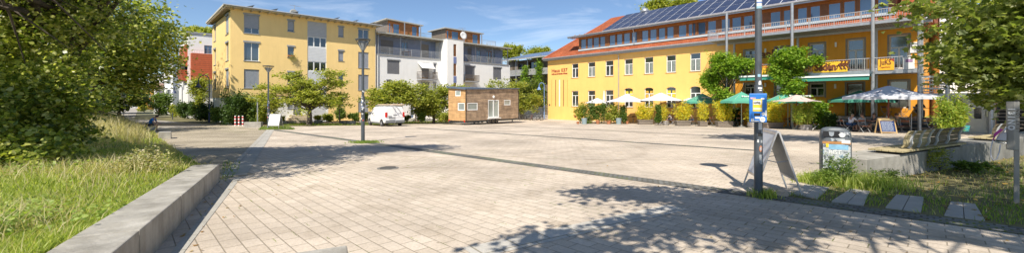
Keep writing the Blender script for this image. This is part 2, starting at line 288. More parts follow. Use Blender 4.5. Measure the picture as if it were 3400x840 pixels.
def window(par, F, q, y=.14, fm=None, gm=None, nv=2, tr=0, blind=0, bm_=None, sill=None, box=None, name='window', fw=.055, label=None, curtain=None):
    a, b, c, d = q; fm = fm or WHT; mb = MB(); g = .002
    a += g; b -= g; c += g; d -= g
    mb.box(a, a+fw, y, y+.07, c, d); mb.box(b-fw, b, y, y+.07, c, d); mb.box(a+fw, b-fw, y, y+.07, d-fw, d); mb.box(a+fw, b-fw, y, y+.07, c, c+fw*1.2)
    hh = d-(d-c)*tr
    for k in range(1, nv):
        x = a+(b-a)*k/nv; mb.box(x-fw*.7, x+fw*.7, y-.005, y+.065, c+fw*1.2, (hh if tr else d-fw))
    if tr: mb.box(a+fw, b-fw, y-.008, y+.062, hh-fw*.5, hh+fw*.5)
    o = mb.build(name, fm, par, F)
    if label: o['label'] = label
    MB().box(a+fw*.5, b-fw*.5, y+.03, y+.04, c+fw*.5, d-fw*.5).build('pane', gm or GLB, o, F)
    if curtain:
        m2 = MB(); n = 10
        for sd_ in (0, 1):
            x0 = a+fw+(b-a-2*fw)*(0 if sd_ == 0 else .62); x1 = x0+(b-a-2*fw)*.38
            for k in range(n):
                u0 = x0+(x1-x0)*k/n; u1 = x0+(x1-x0)*(k+1)/n; z = .022 if k % 2 else .012; z2 = .012 if k % 2 else .022
                m2.quad((u0, y+z, c+fw*1.3), (u1, y+z2, c+fw*1.3), (u1, y+z2, hh-fw), (u0, y+z, hh-fw))
        m2.build('curtain', curtain, o, F)
    if blind: MB().box(a+.01, b-.01, y-.045, y-.02, d-(d-c)*blind, d-.01).build('shutter', bm_ or BLIND, o, F)
    if box: MB().box(a-.08, b+.08, -.07, .01, d-.02, d+.16).build('shutter_box', box, o, F)
    if sill: MB().box(a-.07, b+.07, -.06, y, c-.055, c+.003).build('sill', sill, o, F, bevel=.004)
    return o
def railing(mb, F0, pts, h, step=.12, r=.012, rails=(0., 1.), thin=True, T=None, post=1.5):
    for (x0, y0, z0), (x1, y1, z1) in zip(pts[:-1], pts[1:]):
        n = max(1, int(math.hypot(x1-x0, y1-y0)/step))
        for q in rails: mb.tube([(x0, y0, z0+h*(.08 if q == 0 else q)), (x1, y1, z1+h*(.08 if q == 0 else q))], r*1.8 if q == 1 else r*1.3, 6)
        for k in range(n+1):
            t = k/n; x, y, z = x0+(x1-x0)*t, y0+(y1-y0)*t, z0+(z1-z0)*t; mb.tube([(x, y, z+h*.08), (x, y, z+h)], r, 4, False)
        m = max(1, int(math.hypot(x1-x0, y1-y0)/post))
        for k in range(m+1):
            t = k/m; x, y, z = x0+(x1-x0)*t, y0+(y1-y0)*t, z0+(z1-z0)*t; mb.tube([(x, y, z-.1), (x, y, z+h)], r*2.2, 6)
# ---------------------------------------------------------------- foliage
LINDEN = M_leaf('linden_leaves', [(.06, .10, .02), (.13, .18, .035), (.24, .29, .05), (.40, .41, .10), (.52, .53, .26)], .36, rough=.35)
PLANE = M_leaf('plane_leaves', [(.09, .12, .035), (.15, .19, .05), (.23, .27, .075), (.36, .36, .14)], .45, rough=.36)
CHERRY = M_leaf('street_tree_leaves', [(.13, .17, .03), (.24, .28, .045), (.36, .38, .07), (.46, .43, .10)], .35)
SHRUB = M_leaf('shrub_leaves', [(.06, .11, .025), (.13, .20, .04), (.22, .28, .07)], .35); DSHRUB = M_leaf('dark_shrub_leaves', [(.03, .06, .015), (.06, .11, .025), (.11, .17, .04)], .3)
BAMB = M_leaf('bamboo_leaves', [(.26, .32, .04), (.46, .46, .04), (.66, .56, .04), (.72, .50, .05)], .35); BAMG = M_leaf('green_bamboo_leaves', [(.14, .22, .03), (.26, .34, .05), (.40, .40, .06)], .35)
WIST = M_leaf('wisteria_leaves', [(.09, .17, .02), (.20, .32, .035), (.34, .44, .06)], .38); FART = M_leaf('far_tree_leaves', [(.06, .10, .02), (.13, .17, .03), (.20, .22, .04)], .3)
GRASS = M_leaf('grass_blades', [(.16, .22, .04), (.26, .33, .06), (.38, .43, .10), (.52, .50, .22)], .45); STRAW = M_leaf('dry_grass', [(.34, .29, .13), (.50, .43, .24), (.62, .55, .36)], .4); GRASSD = M_leaf('verge_grass', [(.10, .17, .03), (.18, .26, .05), (.30, .36, .09)], .45)
LITTER = M_leaf('fallen_leaves', [(.45, .26, .05), (.30, .16, .05), (.55, .42, .12), (.2, .13, .06)], .2)
MAPLE = [(0, 0), (.16, .10), (.46, .02), (.36, .28), (.50, .55), (.22, .56), (0, 1.), (-.22, .56), (-.50, .55), (-.36, .28), (-.46, .02), (-.16, .10)]
OVAL = [(0, 0), (.34, .25), (.38, .55), (0, 1.), (-.38, .55), (-.34, .25)]
DIAM = [(0, 0), (.38, .45), (0, 1.), (-.38, .45)]
LANCE = [(0, 0), (.15, .4), (0, 1.), (-.15, .4)]
def leaf_obj(name, C_, size, mat, parent, shape=DIAM, up=.6, svar=.35, droop=0, off=None):
    n = len(C_); nrm = RNG.normal(size=(n, 3)); nrm[:, 2] = np.abs(nrm[:, 2])+up*1.6; nrm /= np.linalg.norm(nrm, axis=1)[:, None]
    t = RNG.normal(size=(n, 3)); t[:, 2] -= droop; t -= (t*nrm).sum(1)[:, None]*nrm; t /= np.linalg.norm(t, axis=1)[:, None]; bi = np.cross(nrm, t)
    sz = size*(1+svar*RNG.uniform(-1, 1, n)); k = len(shape); V = np.empty((n, k, 3))
    for i, (a, b) in enumerate(shape):
        V[:, i] = C_+(bi*a+t*b-nrm*(abs(a)*.35))*sz[:, None]
    if off is not None: V -= np.array(off)
    me = bpy.data.meshes.new(name); me.vertices.add(n*k); me.vertices.foreach_set('co', V.astype(np.float32).ravel()); me.loops.add(n*k); me.loops.foreach_set('vertex_index', np.arange(n*k, dtype=np.int32))
    me.polygons.add(n); me.polygons.foreach_set('loop_start', np.arange(0, n*k, k, dtype=np.int32)); me.polygons.foreach_set('loop_total', np.full(n, k, dtype=np.int32)); me.update(calc_edges=True); me.materials.append(mat)
    return link(name, me, parent, None if off is None else Matrix.Translation(Vector(off)))
def clusters(blobs, n, shell=.5):
    vol = np.array([b[3]*b[4]*b[5]*(b[6] if len(b) > 6 else 1) for b in blobs]); idx = RNG.choice(len(blobs), n, p=vol/vol.sum()); B = np.array([b[:6] for b in blobs])[idx]
    d = RNG.normal(size=(n, 3)); d /= np.linalg.norm(d, axis=1)[:, None]; r = RNG.uniform(0, 1, n)**shell
    return B[:, :3]+d*r[:, None]*B[:, 3:6]
def tree(name, label, base, blobs, trunk_r, fork, nclu, per, spread, leaf, mat, shape=DIAM, limbs=26, cat='tree', group=None, flat=.55, droop=0, zmin=None, bark=BARK, shell=.42, up=.6, lump=5, shoots=0, lean=(0, 0)):
    base = Vector(base); t = thing(name, label, cat, base, 0, group); bs = [tuple(b)+(1,)*(7-len(b)) for b in blobs]
    for b in list(bs):
        for _ in range(lump):
            d = Vector([random.gauss(0, 1) for _ in range(3)]).normalized(); k = random.uniform(.22, .5); q = random.uniform(.7, 1.08); bs.append((b[0]+d.x*b[3]*q, b[1]+d.y*b[4]*q, b[2]+d.z*b[5]*q, b[3]*k, b[4]*k, b[5]*k, b[6]*2.2))
    if lump: bs = [b if i >= len(blobs) else (b[0], b[1], b[2], b[3]*.86, b[4]*.86, b[5]*.86, b[6]) for i, b in enumerate(bs)]
    Cc = clusters(bs, nclu, shell)
    if zmin is not None: Cc = Cc[Cc[:, 2] > zmin]
    mb = MB(); top = base+Vector((lean[0], lean[1], fork)); w_ = trunk_r
    mb.tube([base+Vector((0, 0, -.15)), base+Vector((0, 0, .15)), base+(top-base)*.5+Vector((w_*.15, 0, 0)), top], [w_*1.5, w_*1.12, w_*.92, w_*.8], 12)
    Cl = Cc[Cc[:, 2] > base.z+fork*1.05]; Cl = Cl if len(Cl) > 8 else Cc; sel = Cl[RNG.choice(len(Cl), min(limbs, len(Cl)), replace=False)]
    for c in sel:
        c = Vector(c); s0 = base+(top-base)*random.uniform(.75, 1); d = c-s0; mid = s0+d*.45+Vector((random.uniform(-.1, .1), random.uniform(-.1, .1), .12))*d.length
        q = s0+d*.75+Vector((0, 0, .06*d.length)); r0 = w_*random.uniform(.28, .5)
        mb.tube([s0, mid, q, c], [r0, r0*.55, r0*.3, r0*.08], 6)
        for k in range(4):
            e = q+Vector([random.gauss(0, 1) for _ in range(3)]).normalized()*d.length*.25; mb.tube([q, (q+e)/2+Vector((0, 0, .03*d.length)), e], [r0*.25, r0*.15, r0*.05], 4, False)
    mb.build('trunk', bark, t, base=base, smooth=True)
    n = len(Cc); cs = RNG.uniform(.5, 1.35, n); P = np.repeat(Cc, per, 0); S = np.repeat(cs, per)[:, None]*spread
    P = P+RNG.normal(size=P.shape)*S*np.array([1, 1, flat])
    if shoots:
        b0 = blobs[0]; ex = []
        for _ in range(shoots):
            a = random.uniform(0, math.tau); q = Vector((b0[0]+math.cos(a)*b0[3]*random.uniform(.1, .95), b0[1]+math.sin(a)*b0[4]*random.uniform(.1, .9), b0[2]+b0[5]*random.uniform(.2, .75))); d = Vector((math.cos(a)*random.uniform(0, .5), math.sin(a)*.4, 1)).normalized(); l = b0[5]*random.uniform(.4, .85)
            for k in range(int(per*1.3)): e = q+d*l*random.random(); ex.append((e.x+random.gauss(0, leaf*.5), e.y+random.gauss(0, leaf*.5), e.z))
        P = np.concatenate([P, np.array(ex)])
    if zmin is not None: P = P[P[:, 2] > zmin-.3]
    leaf_obj('crown', P, leaf, mat, t, shape, up, droop=droop, off=base)
    return t
def bush(name, label, base, r, nclu, per, leaf, mat, cat='shrub', group=None, shape=DIAM, stems=7, up=.4, droop=0, tr=.035):
    b = Vector(base); rx, ry, rz = r
    return tree(name, label, b, [(b.x, b.y, b.z+rz*.78, rx*.88, ry, rz*.84)], tr, rz*.25, nclu, per, min(rx, rz)*.16, leaf, mat, shape, stems, cat, group, flat=.9, zmin=b.z+.05, lump=9, shell=.5, up=up, droop=droop, shoots=14)
def blades(name, P, h, wd, lean, mat, parent=None, off=None):
    n = len(P); a = RNG.uniform(0, math.tau, n); d = np.stack([np.cos(a), np.sin(a), np.zeros(n)], 1); b2 = RNG.uniform(0, math.tau, n); l = np.stack([np.cos(b2), np.sin(b2), np.zeros(n)], 1)*(lean*RNG.uniform(.2, 1, n)*h)[:, None]
    w_ = (wd if hasattr(wd, '__len__') else np.full(n, wd))[:, None]; z = np.zeros((n, 3)); z[:, 2] = 1
    V = np.stack([P-d*w_/2, P+d*w_/2, P+d*w_*.4+l*.3+z*(h*.55)[:, None], P-d*w_*.4+l*.3+z*(h*.55)[:, None], P+l+z*(h)[:, None]], 1)
    if off is not None: V -= np.array(off)
    F_ = np.arange(n)[:, None]*5+np.array([0, 1, 2, 3, 3, 2, 4]); me = bpy.data.meshes.new(name); me.vertices.add(n*5); me.vertices.foreach_set('co', V.astype(np.float32).ravel())
    me.loops.add(n*7); me.loops.foreach_set('vertex_index', F_.astype(np.int32).ravel()); me.polygons.add(n*2); ls = (np.arange(n)[:, None]*7+np.array([0, 4])).ravel(); me.polygons.foreach_set('loop_start', ls.astype(np.int32)); me.polygons.foreach_set('loop_total', np.tile([4, 3], n).astype(np.int32))
    me.update(calc_edges=True); me.materials.append(mat); return link(name, me, parent, None if off is None else Matrix.Translation(Vector(off)))
# ================================================================ GROUND
sheet('ground', [(-900, -60), (900, -60), (900, 2500), (-900, 2500)], -.012, M('ground_soil', (.20, .19, .11), .95, .3, .2))
dA = Vector((.69, -.724)).normalized(); dW = Vector((-.497, .868)); dR = Vector((.89, .455)).normalized(); nR = Vector((-dR.y, dR.x))
wall_end = Vector((-6.16, 8.4))
s1a, s1b = Vector((-17.7, 30)), Vector((4.18, 7.08))
def on1(t): return s1b+(s1b-s1a).normalized()*t
# plaza: slab paving bounded on the left by the slab band and the seat wall
bandA, bandB = G(898, 431), G(775, 585)
sheet('plaza', [(-30, -20), (40, -20), (40, 75), (-30, 75)], 0, PAVE)
road_pts = [wall_end+Vector((-.5, -.6)), G(770, 588).xy, G(783, 560).xy, G(893, 432).xy, G(880, 428).xy, G(700, 408).xy, (-62, 70), (-95, 100), (-120, 100), (-60, 52), (-40, 40)]
sheet('road', [tuple(p) for p in [(-6.6, 7.9), (-6.0, 9.3), G(783, 560).xy, G(893, 432).xy, G(700, 412).xy, (-55, 58), (-150, 160), (-220, 160), (-60, 40), (-32, 26), (-18, 16)]], .004, SETT)
sheet('street', [tuple(p) for p in [G(725, 413).xy, G(640, 402).xy, (-55, 58), (-150, 160), (-180, 160), (-62, 52), G(490, 440).xy, G(560, 428).xy]], .008, ASPH)
sheet('slab_band', [tuple(v) for v in strip_poly(bandA, bandB, .5)], .012, SLAB)
sheet('slab_strip', [tuple(v) for v in strip_poly(G(1560, 840), G(2250, 688), .36)], .004, SLABB)
sheet('drain_strip', [tuple(v) for v in strip_poly(on1(-33.5), on1(9), .45)], .008, COBB)
sheet('drain_strip', [tuple(v) for v in strip_poly(G(1386, 425), G(2587, 505), .42)], .006, COBB)
sheet('drain_strip', [tuple(v) for v in strip_poly(G(1560, 413), G(2500, 457), .30)], .006, COBB)
sheet('drain_strip', [tuple(v) for v in strip_poly(G(1929, 409.5), G(2560, 438), .25)], .006, COBB)
# narrow slab border along the seat wall
a_, b_ = G(789, 590).xy, G(590, 838).xy
sheet('wall_border', [tuple(v) for v in strip_poly(a_, a_+(b_-a_).normalized()*9, .12)], .006, SLAB)
# planting verge in front of the houses
sheet('verge', [tuple(p) for p in [G(930, 420).xy, G(1200, 417).xy, G(1500, 408).xy, (-2, 62), (-20, 50), (-29.5, 41.6)]], .010, SOIL)
sheet('verge', [tuple(p) for p in [G(858, 431).xy, G(975, 431).xy, G(950, 422).xy, G(868, 423).xy]], .016, DIRT)
sheet('verge', [(-29.5, 41.6), (-27, 40.5), G(700, 413).xy, (-55, 60), (-60, 70), (-40, 55)], .012, DIRT)
# right lawn between the cobbled strip and the bench wall
e0 = on1(.35); 
wr0 = Vector((7.3, 8.2))
sheet('verge', [tuple(p) for p in [G(2612, 655).xy, G(2700, 601).xy, (6.6, 8.9), tuple(wr0+dR*.02), tuple(wr0+dR*16), (22, 6), (12, -2), tuple(on1(9)+Vector((.22, .2)))]], .006, DIRT)
for i, q in enumerate([[(2633, 647), (2673, 616), (2753, 627), (2714, 663)], [(2761, 672), (2824, 631), (2888, 640), (2867, 686)], [(2940, 693), (2976, 650.5), (3068, 659), (3058, 708.5)], [(3135, 719), (3157, 674), (3238, 682), (3271, 737)]]):
    p = [G(*c) for c in q]; lab = ['light paving slabs beside the open poster stand', 'light paving slabs in the grass in front of the litter bin', 'third pair of light slabs in the grass from the poster stand', 'light slabs in the grass nearest the pump post'][i]
    t = thing('stepping_slabs', lab, 'paving slab', (p[0]+p[2])/2, 0, 'slab pairs set in the verge')
    for u0, u1 in ((0, .49), (.51, 1)):
        a = p[0].lerp(p[3], u0); b = p[0].lerp(p[3], u1); c = p[1].lerp(p[2], u1); d = p[1].lerp(p[2], u0); mb = MB(); z = Vector((0, 0, .03)); z0 = Vector((0, 0, -.05))
        mb.hexa([a+z0, b+z0, c+z0, d+z0], [a+z, b+z, c+z, d+z]); mb.build('slab', M('light_slab', (.40, .375, .34), .85, .12, 3, bump=.2), t, base=(p[0]+p[2])/2, bevel=.006)
# manhole grate
g = G(1288, 559); mh = thing('drain_grate', 'dark round drain grate in the sunlit paving', 'drain grate', g); mb = MB(); mb.lathe([(.27, .0), (.27, .012), (.24, .014)], 20); mb.build('frame', M('worn_iron_rim', (.20, .19, .17), .8, .2), mh)
mb = MB(); [mb.box(-.21+abs(k)*.02, .21-abs(k)*.02, k*.05-.014, k*.05+.014, .012, .022) for k in range(-4, 5)]; mb.build('grate', M('worn_iron', (.10, .095, .085), .7, .2), mh)
# seat wall blocks (left)
def wedge(p0, p1, wd, h, name, label, side=1, mat=CONC, level=None, cat='concrete block', group=None, parent=None, thin=0):
    p0, p1 = Vector(p0), Vector(p1); d = (p1-p0).normalized(); n = Vector((-d.y, d.x))*side*wd; c = [p0, p1, p1+n, p0+n]
    base = Vector((*((p0+p1)/2), gz((p0.y+p1.y)/2))); mb = MB()
    mb.hexa([Vector((q.x, q.y, gz(q.y)-.1)) for q in c], [Vector((q.x, q.y, (level if level is not None else gz(q.y)+h))) for q in c])
    o = mb.build(name, mat, parent, base=base, bevel=.012)
    if not parent: tag(o, label, cat, group)
    return o
ords = ['far end block of the low grey seat wall beside the lawn', 'second block from the far end of the seat wall beside the lawn', 'third block of the seat wall, nearest one wholly in view', 'nearest block of the seat wall, cut by the lower picture edge', 'block of the seat wall closest to the photographer']
tj = [0, 1.9, 3.62, 5.38, 7.1, 8.9]
for i in range(5):
    wedge(wall_end-dW*(tj[i]+.011), wall_end-dW*(tj[i+1]-.011), .46, .37, 'seat_wall_block', ords[i], side=-1, group='blocks of the seat wall beside the lawn')
g = G(514, 461); wedge((g.x-.2, g.y+.5), (g.x+.45, g.y-.3), .5, .36, 'seat_block', 'pale concrete seat block at the lawn edge near the seated man', side=1)
g = G(492, 436); MAN = g.copy(); wedge((g.x-.75, g.y+.5), (g.x+.35, g.y-.4), .45, .36, 'seat_block', 'low concrete block the man in blue sits on', side=1)
# lower edge block
c0 = P3(1152, 813, 3.05); zt = c0.z; c1 = P3(930, 845, (1.5-zt)*FY/(845-HY)); c0v, c1v = c0.xy, c1.xy
dd = (c1v-c0v).normalized(); nn = Vector((dd.y, -dd.x)); nn = nn if nn.y < 0 else -nn
q4 = [c0v, c0v+nn*.5, c1v+dd*.6+nn*.5, c1v+dd*.6]; mb = MB(); mb.hexa([Vector((*q, gz(q.y)-.05)) for q in q4], [Vector((*q, zt)) for q in q4])
tag(mb.build('seat_block', CONC, None, base=(c0.x, c0.y, gz(c0.y)), bevel=.012), 'grey concrete seat top poking into the lower edge', 'concrete block')
# right bench wall
for i, (a, b, wd) in enumerate([(0, 3.15, .8), (3.162, 8.6, .8), (8.612, 15, .8)]):
    lab = ['weathered concrete bench wall end beside the litter bin', 'long shaded concrete bench wall under the second bench', 'concrete bench wall behind the pump post'][i]
    wedge(wr0+dR*a, wr0+dR*b, wd, .48, 'bench_wall', lab, side=1, level=.263, mat=CONC if i == 0 else CONCD, cat='bench wall', group='concrete bench walls beside the lawn')  # walls past the first: tree shade put into a darker concrete colour
def bench(t0, L_, label):
    o = wr0+dR*t0; f = Frame(o.x, o.y, .263, math.atan2(dR.y, dR.x)); t = thing('park_bench', label, 'bench', f.o, f.a, 'timber benches on the concrete wall')
    mb = MB(); [mb.box(0, L_, -.06+k*.125, .055+k*.125, .055, .10) for k in range(5)]; mb.build('seat', BENW, t, f, bevel=.006)
    [MB().box(x, x+.06, -.02, .5, .0, .053).build('seat_support', DGREY, t, f) for x in (.25, L_-.3)]
    x0 = .0 if t0 > 2.5 else .45; bw_ = BENW if t0 < 2.5 else M('shaded_bench_timber', (.16, .13, .08), .8, .3, 6)  # shaded benches: backrest shade put into a darker copy of the timber
    prof = [(.09, .12), (.04, .21), (.045, .32), (.01, .43), (-.05, .53)]
    mb = MB()
    for i in range(4):
        (ya, za), (yb, zb) = prof[i], prof[i+1]; mb.prism([(ya, za+.006), (ya+.04, za+.006), (yb+.04, zb-.006), (yb, zb-.006)], 'x', x0, L_)
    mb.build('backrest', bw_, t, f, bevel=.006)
    n = 3
    for k in range(n):
        x = x0+.22+k*(L_-x0-.45)/(n-1); mb = MB()
        for i in range(4):
            (ya, za), (yb, zb) = prof[i], prof[i+1]; mb.hexa([(x, ya-.035, za-.02*(i == 0)), (x+.07, ya-.035, za-.02*(i == 0)), (x+.07, ya-.002, za), (x, ya-.002, za)], [(x, yb-.035, zb), (x+.07, yb-.035, zb), (x+.07, yb-.002, zb), (x, yb-.002, zb)])
        mb.build('back_support', M('galvanised_strap', (.48, .50, .53), .45, .15), t, f)
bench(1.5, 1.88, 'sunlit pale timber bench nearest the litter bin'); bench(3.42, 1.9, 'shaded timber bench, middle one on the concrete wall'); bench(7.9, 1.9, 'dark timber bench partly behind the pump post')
# ================================================================ LAWN LEFT (height field) and grass
edge = [(3.0, -7.6), (-1.02, -.56)] ; eW = wall_end-dW*7.5
EDGE = [Vector((x, y)) for x, y in [(eW.x-.41+.0, eW.y-.2), (-6.16-.39, 8.4-.22), (-7.2, 9.6), (-11.5, 13.8), (-16.9, 19.3), (-22.5, 25.2), (MAN.x+.1, MAN.y+.3), (-38, 41), (-60, 62), (-150, 150)]]
def edge_x(y):
    for a, b in zip(EDGE[:-1], EDGE[1:]):
        if a.y <= y <= b.y: return a.x+(b.x-a.x)*(y-a.y)/(b.y-a.y)
    return EDGE[0].x-(y-EDGE[0].y)*.573 if y < EDGE[0].y else EDGE[-1].x
def lawn_z(x, y):
    d = max(0, (edge_x(y)-x)*.72); wdt = .05 if y < 8.0 else min(3.5, .05+(y-8.0)*1.2); s = min(1, d/wdt); s = s*s*(3-2*s)
    tgt = 1.5-(1.27+.008*y); tgt = max(tgt, gz(y)+.30) if y < 9 else tgt
    b = gz(y)+.02+(tgt-gz(y)-.02)*s
    if y < 8.2: b = gz(y)+.30+.03*s
    return b+s*.05*(math.sin(x*1.3+y*.7)+math.sin(x*.5-y*1.1))
ys = [-4+i*.5 for i in range(28)]+[10+i*1.2 for i in range(30)]+[46+i*6 for i in range(16)]; us = [0, .02, .15, .4, .8, 1.3, 2, 3, 4.2, 6, 8, 11, 15, 20, 28, 40, 70, 120]
mb = MB(); vv = [(edge_x(y)-u, y, lawn_z(edge_x(y)-u, y)) for y in ys for u in us]
mb.add(vv, [(i*len(us)+j, (i+1)*len(us)+j, (i+1)*len(us)+j+1, i*len(us)+j+1) for i in range(len(ys)-1) for j in range(len(us)-1)])
tag(mb.build('lawn', DIRT, smooth=True), None, None, kind='structure')
def lawn_pts(n, y0=2.2, y1=34, x_off=.03, clump=None):
    Y = y0*np.exp(RNG.uniform(0, 1, n)*math.log(y1/y0)); ex = np.array([edge_x(v) for v in Y])-x_off; lo = np.maximum(-1.36*Y-.5, ex-30); ok = lo < ex; Y, ex, lo = Y[ok], ex[ok], lo[ok]
    X = lo+(ex-lo)*RNG.uniform(0, 1, len(Y)); return X, Y
def pat(X, Y, s=1.0, ph=0.): return .5+.25*(np.sin(X*1.1*s+ph)*np.cos(Y*.9*s-ph)+np.sin(X*.45*s-Y*.7*s+ph*2))+.12*np.sin(X*3.1*s+Y*2.3*s)
def to3(X, Y): return np.array([(x, y, lawn_z(x, y)-.01) for x, y in zip(X, Y)])
X, Y = lawn_pts(120000); P = to3(X, Y); h = (.025+.06*RNG.uniform(0, 1, len(P))**1.5+.05*np.clip(pat(X, Y, 1.2)-.4, 0, 1))*(1+Y*.02)
tag(blades('grass', P, h, .006+Y*.0010, .9, GRASS), 'green meadow grass on the left lawn', 'grass', kind='stuff')
X, Y = lawn_pts(60000, 2.2, 40); k = pat(X, Y, .8, 1.)+RNG.normal(size=len(X))*.13+((Y > 13)*.10)+.10*(X < -3.2-.35*Y)+.15*(Y < 4.6)*(X < -2.6-.2*Y)+.06*(Y > 9) > .69; X, Y = X[k], Y[k]; P = to3(X, Y); h = .07+.26*RNG.uniform(0, 1, len(P))**2.2
tag(blades('dry_grass', P, h, .004+Y*.0009, 1.0, STRAW), 'tall straw coloured dry grass on the lawn', 'grass', kind='stuff')
# tall dry tufts along the far lawn
pp = []
for _ in range(170):
    y = random.uniform(15, 31); x = edge_x(y)-random.uniform(1.2, 12); n = 34; pp.append(np.array([(x+random.gauss(0, .25), y+random.gauss(0, .25), lawn_z(x, y)-.02) for _ in range(n)]))
P = np.concatenate(pp); tag(blades('dry_grass', P, RNG.uniform(.35, .85, len(P)), .022, .8, STRAW), 'tall dry grass tufts at the far lawn edge', 'grass', kind='stuff')
# broad leaved weeds through the meadow
X, Y = lawn_pts(30000, 2.4, 20); k = pat(X, Y, 1.7, 2.)+RNG.normal(size=len(X))*.14 > .74; X, Y = X[k], Y[k]; P = to3(X, Y); P[:, 2] += RNG.uniform(.03, .2, len(P))
tag(leaf_obj('meadow_weeds', P, .042, M_leaf('weed_leaves', [(.14, .22, .04), (.24, .33, .06), (.36, .42, .12)], .35), None, OVAL), 'leafy green weeds growing in the meadow', 'weeds', kind='stuff')
# flowering weed at the wall
for (px, py, yy, hh) in [(480, 560, 7.6, .5), (520, 575, 7.1, .42), (440, 590, 6.9, .4)]:
    x = (px-CX)/FX*yy; bush('wild_flower', {480: 'tall seed headed weed behind the seat wall', 520: 'thin flowering weed closest to the seat wall end', 440: 'low flowering weed deeper in the meadow'}[px], (x, yy, lawn_z(x, yy)), (.3, .25, hh/2), 40, 9, .035, M_leaf('flower_weed'+str(px), [(.2, .25, .06), (.4, .38, .18), (.5, .42, .3)], .3), 'weed', shape=OVAL, tr=.006, stems=3)
def inpoly(x, y, pl):
    c = False; j = len(pl)-1
    for i in range(len(pl)):
        if ((pl[i][1] > y) != (pl[j][1] > y)) and x < (pl[j][0]-pl[i][0])*(y-pl[i][1])/(pl[j][1]-pl[i][1]+1e-12)+pl[i][0]: c = not c
        j = i
    return c
def patch(name, label, poly, n, h0, h1, wd, mat, lean=.9, dens=None, avoid=(), up=0):
    xs = [p[0] for p in poly]; ys_ = [p[1] for p in poly]; out = []
    for _ in range(n):
        x, y = random.uniform(min(xs), max(xs)), random.uniform(min(ys_), max(ys_))
        if inpoly(x, y, poly) and not any(inpoly(x, y, q) for q in avoid) and (dens is None or random.random() < dens(x, y)): out.append((x, y, gz(y)+up))
    P = np.array(out); return tag(blades(name, P, RNG.uniform(h0, h1, len(P)), wd, lean, mat), label, 'grass', kind='stuff')
SL = [[G(*c).xy for c in q] for q in [[(2633, 647), (2673, 616), (2753, 627), (2714, 663)], [(2761, 672), (2824, 631), (2888, 640), (2867, 686)], [(2940, 693), (2976, 650.5), (3068, 659), (3058, 708.5)], [(3135, 719), (3157, 674), (3238, 682), (3271, 737)]]]
rl = [tuple(p) for p in [G(2620, 653).xy, G(2690, 603).xy, (6.7, 8.7), wr0+dR*.02, wr0+dR*14, (20, 6), (12, 0), on1(7)+Vector((.26, .24))]]
pf = lambda x, y: min(1, max(.05, float(pat(np.array(x), np.array(y), 1.6, .5))*1.6-.35+(.5 if y < 7 else 0)))
patch('grass', 'grass between the slabs and the bench wall', rl, 90000, .03, .13, .010, GRASSD, dens=pf, avoid=SL)
patch('dry_leaves_grass', 'thin dry grass on bare soil by the bench wall', rl, 16000, .03, .10, .012, STRAW, dens=lambda x, y: 1-pf(x, y), avoid=SL)
xx = []
while len(xx) < 900:
    x, y = random.uniform(6, 16), random.uniform(3.5, 13)
    if inpoly(x, y, rl): xx.append((x, y, gz(y)+random.uniform(.01, .05)))
tag(leaf_obj('fallen_leaves', np.array(xx), .07, LITTER, None, OVAL, up=3), 'brown fallen leaves on the right lawn', 'leaves', kind='stuff')
xx = []
while len(xx) < 60:
    t = random.uniform(0, 8); o_ = abs(random.gauss(0, .3))+.05; q = wall_end-dW*t+Vector((.868, .497))*o_; xx.append((q.x, q.y, gz(q.y)+.015))
while len(xx) < 130:
    y = random.uniform(3.5, 16); x = random.uniform(-6, 8) if random.random() < .5 else random.uniform(1, 8)
    if x > -5.6+.1*y: xx.append((x, y, gz(y)+.012))
tag(leaf_obj('fallen_leaves', np.array(xx), .045, LITTER, None, OVAL, up=4), 'scattered yellow leaves on the paving', 'leaves', kind='stuff')
def ring(px, py, r, n, h, label, mat=GRASSD):
    c = G(px, py); P = np.array([(c.x+random.gauss(0, r), c.y+random.gauss(0, r*.8), gz(c.y)) for _ in range(n)]); tag(blades('grass', P, RNG.uniform(h*.4, h, n), .012+c.y*.0006, .9, mat), label, 'grass', kind='stuff')
ring(1212, 474, .30, 900, .12, 'grass tuft round the foot of the tall lamp'); ring(2536, 655, .10, 330, .18, 'weeds round the foot of the stickered post', GRASS); ring(2700, 606, .16, 500, .25, 'long grass left of the litter bin', GRASS); ring(2860, 618, .35, 1100, .3, 'long grass at the end of the bench wall', GRASS)
patch('grass', 'grass verge under the blank white board', [G(858, 432).xy, G(980, 430).xy, G(960, 421).xy, G(866, 422).xy], 3000, .06, .18, .03, GRASSD)
patch('grass', 'grass verge in front of the planting beds', [G(930, 419).xy, G(1200, 417).xy, G(1500, 407).xy, G(1500, 402).xy, G(930, 412).xy], 9000, .05, .2, .04, GRASSD)
patch('grass', 'weeds in the joints beside the seat wall end', [G(722, 610).xy, G(742, 540).xy, G(800, 540).xy, G(790, 575).xy, G(760, 600).xy], 900, .02, .12, .014, GRASSD)
jp = [(random.uniform(-4, 8), 0, 0) for _ in range(1)]
# joint weeds on the plaza: short tufts following the rows
out = []
for _ in range(110):
    y = random.uniform(4.5, 14); x = random.uniform(-5.2, 1.5); q = Vector((x, y)); nrow = Vector((-dA.y, dA.x)); k = round(q.dot(nrow)/.235)*.235; q = q+nrow*(k-q.dot(nrow))
    for _ in range(14): e = q+dA*random.gauss(0, .05); out.append((e.x, e.y, gz(e.y)))
tag(blades('joint_weeds', np.array(out), RNG.uniform(.005, .013, len(out)), .006, 1.5, GRASSD), 'tiny weeds growing in the paving joints', 'weeds', kind='stuff')
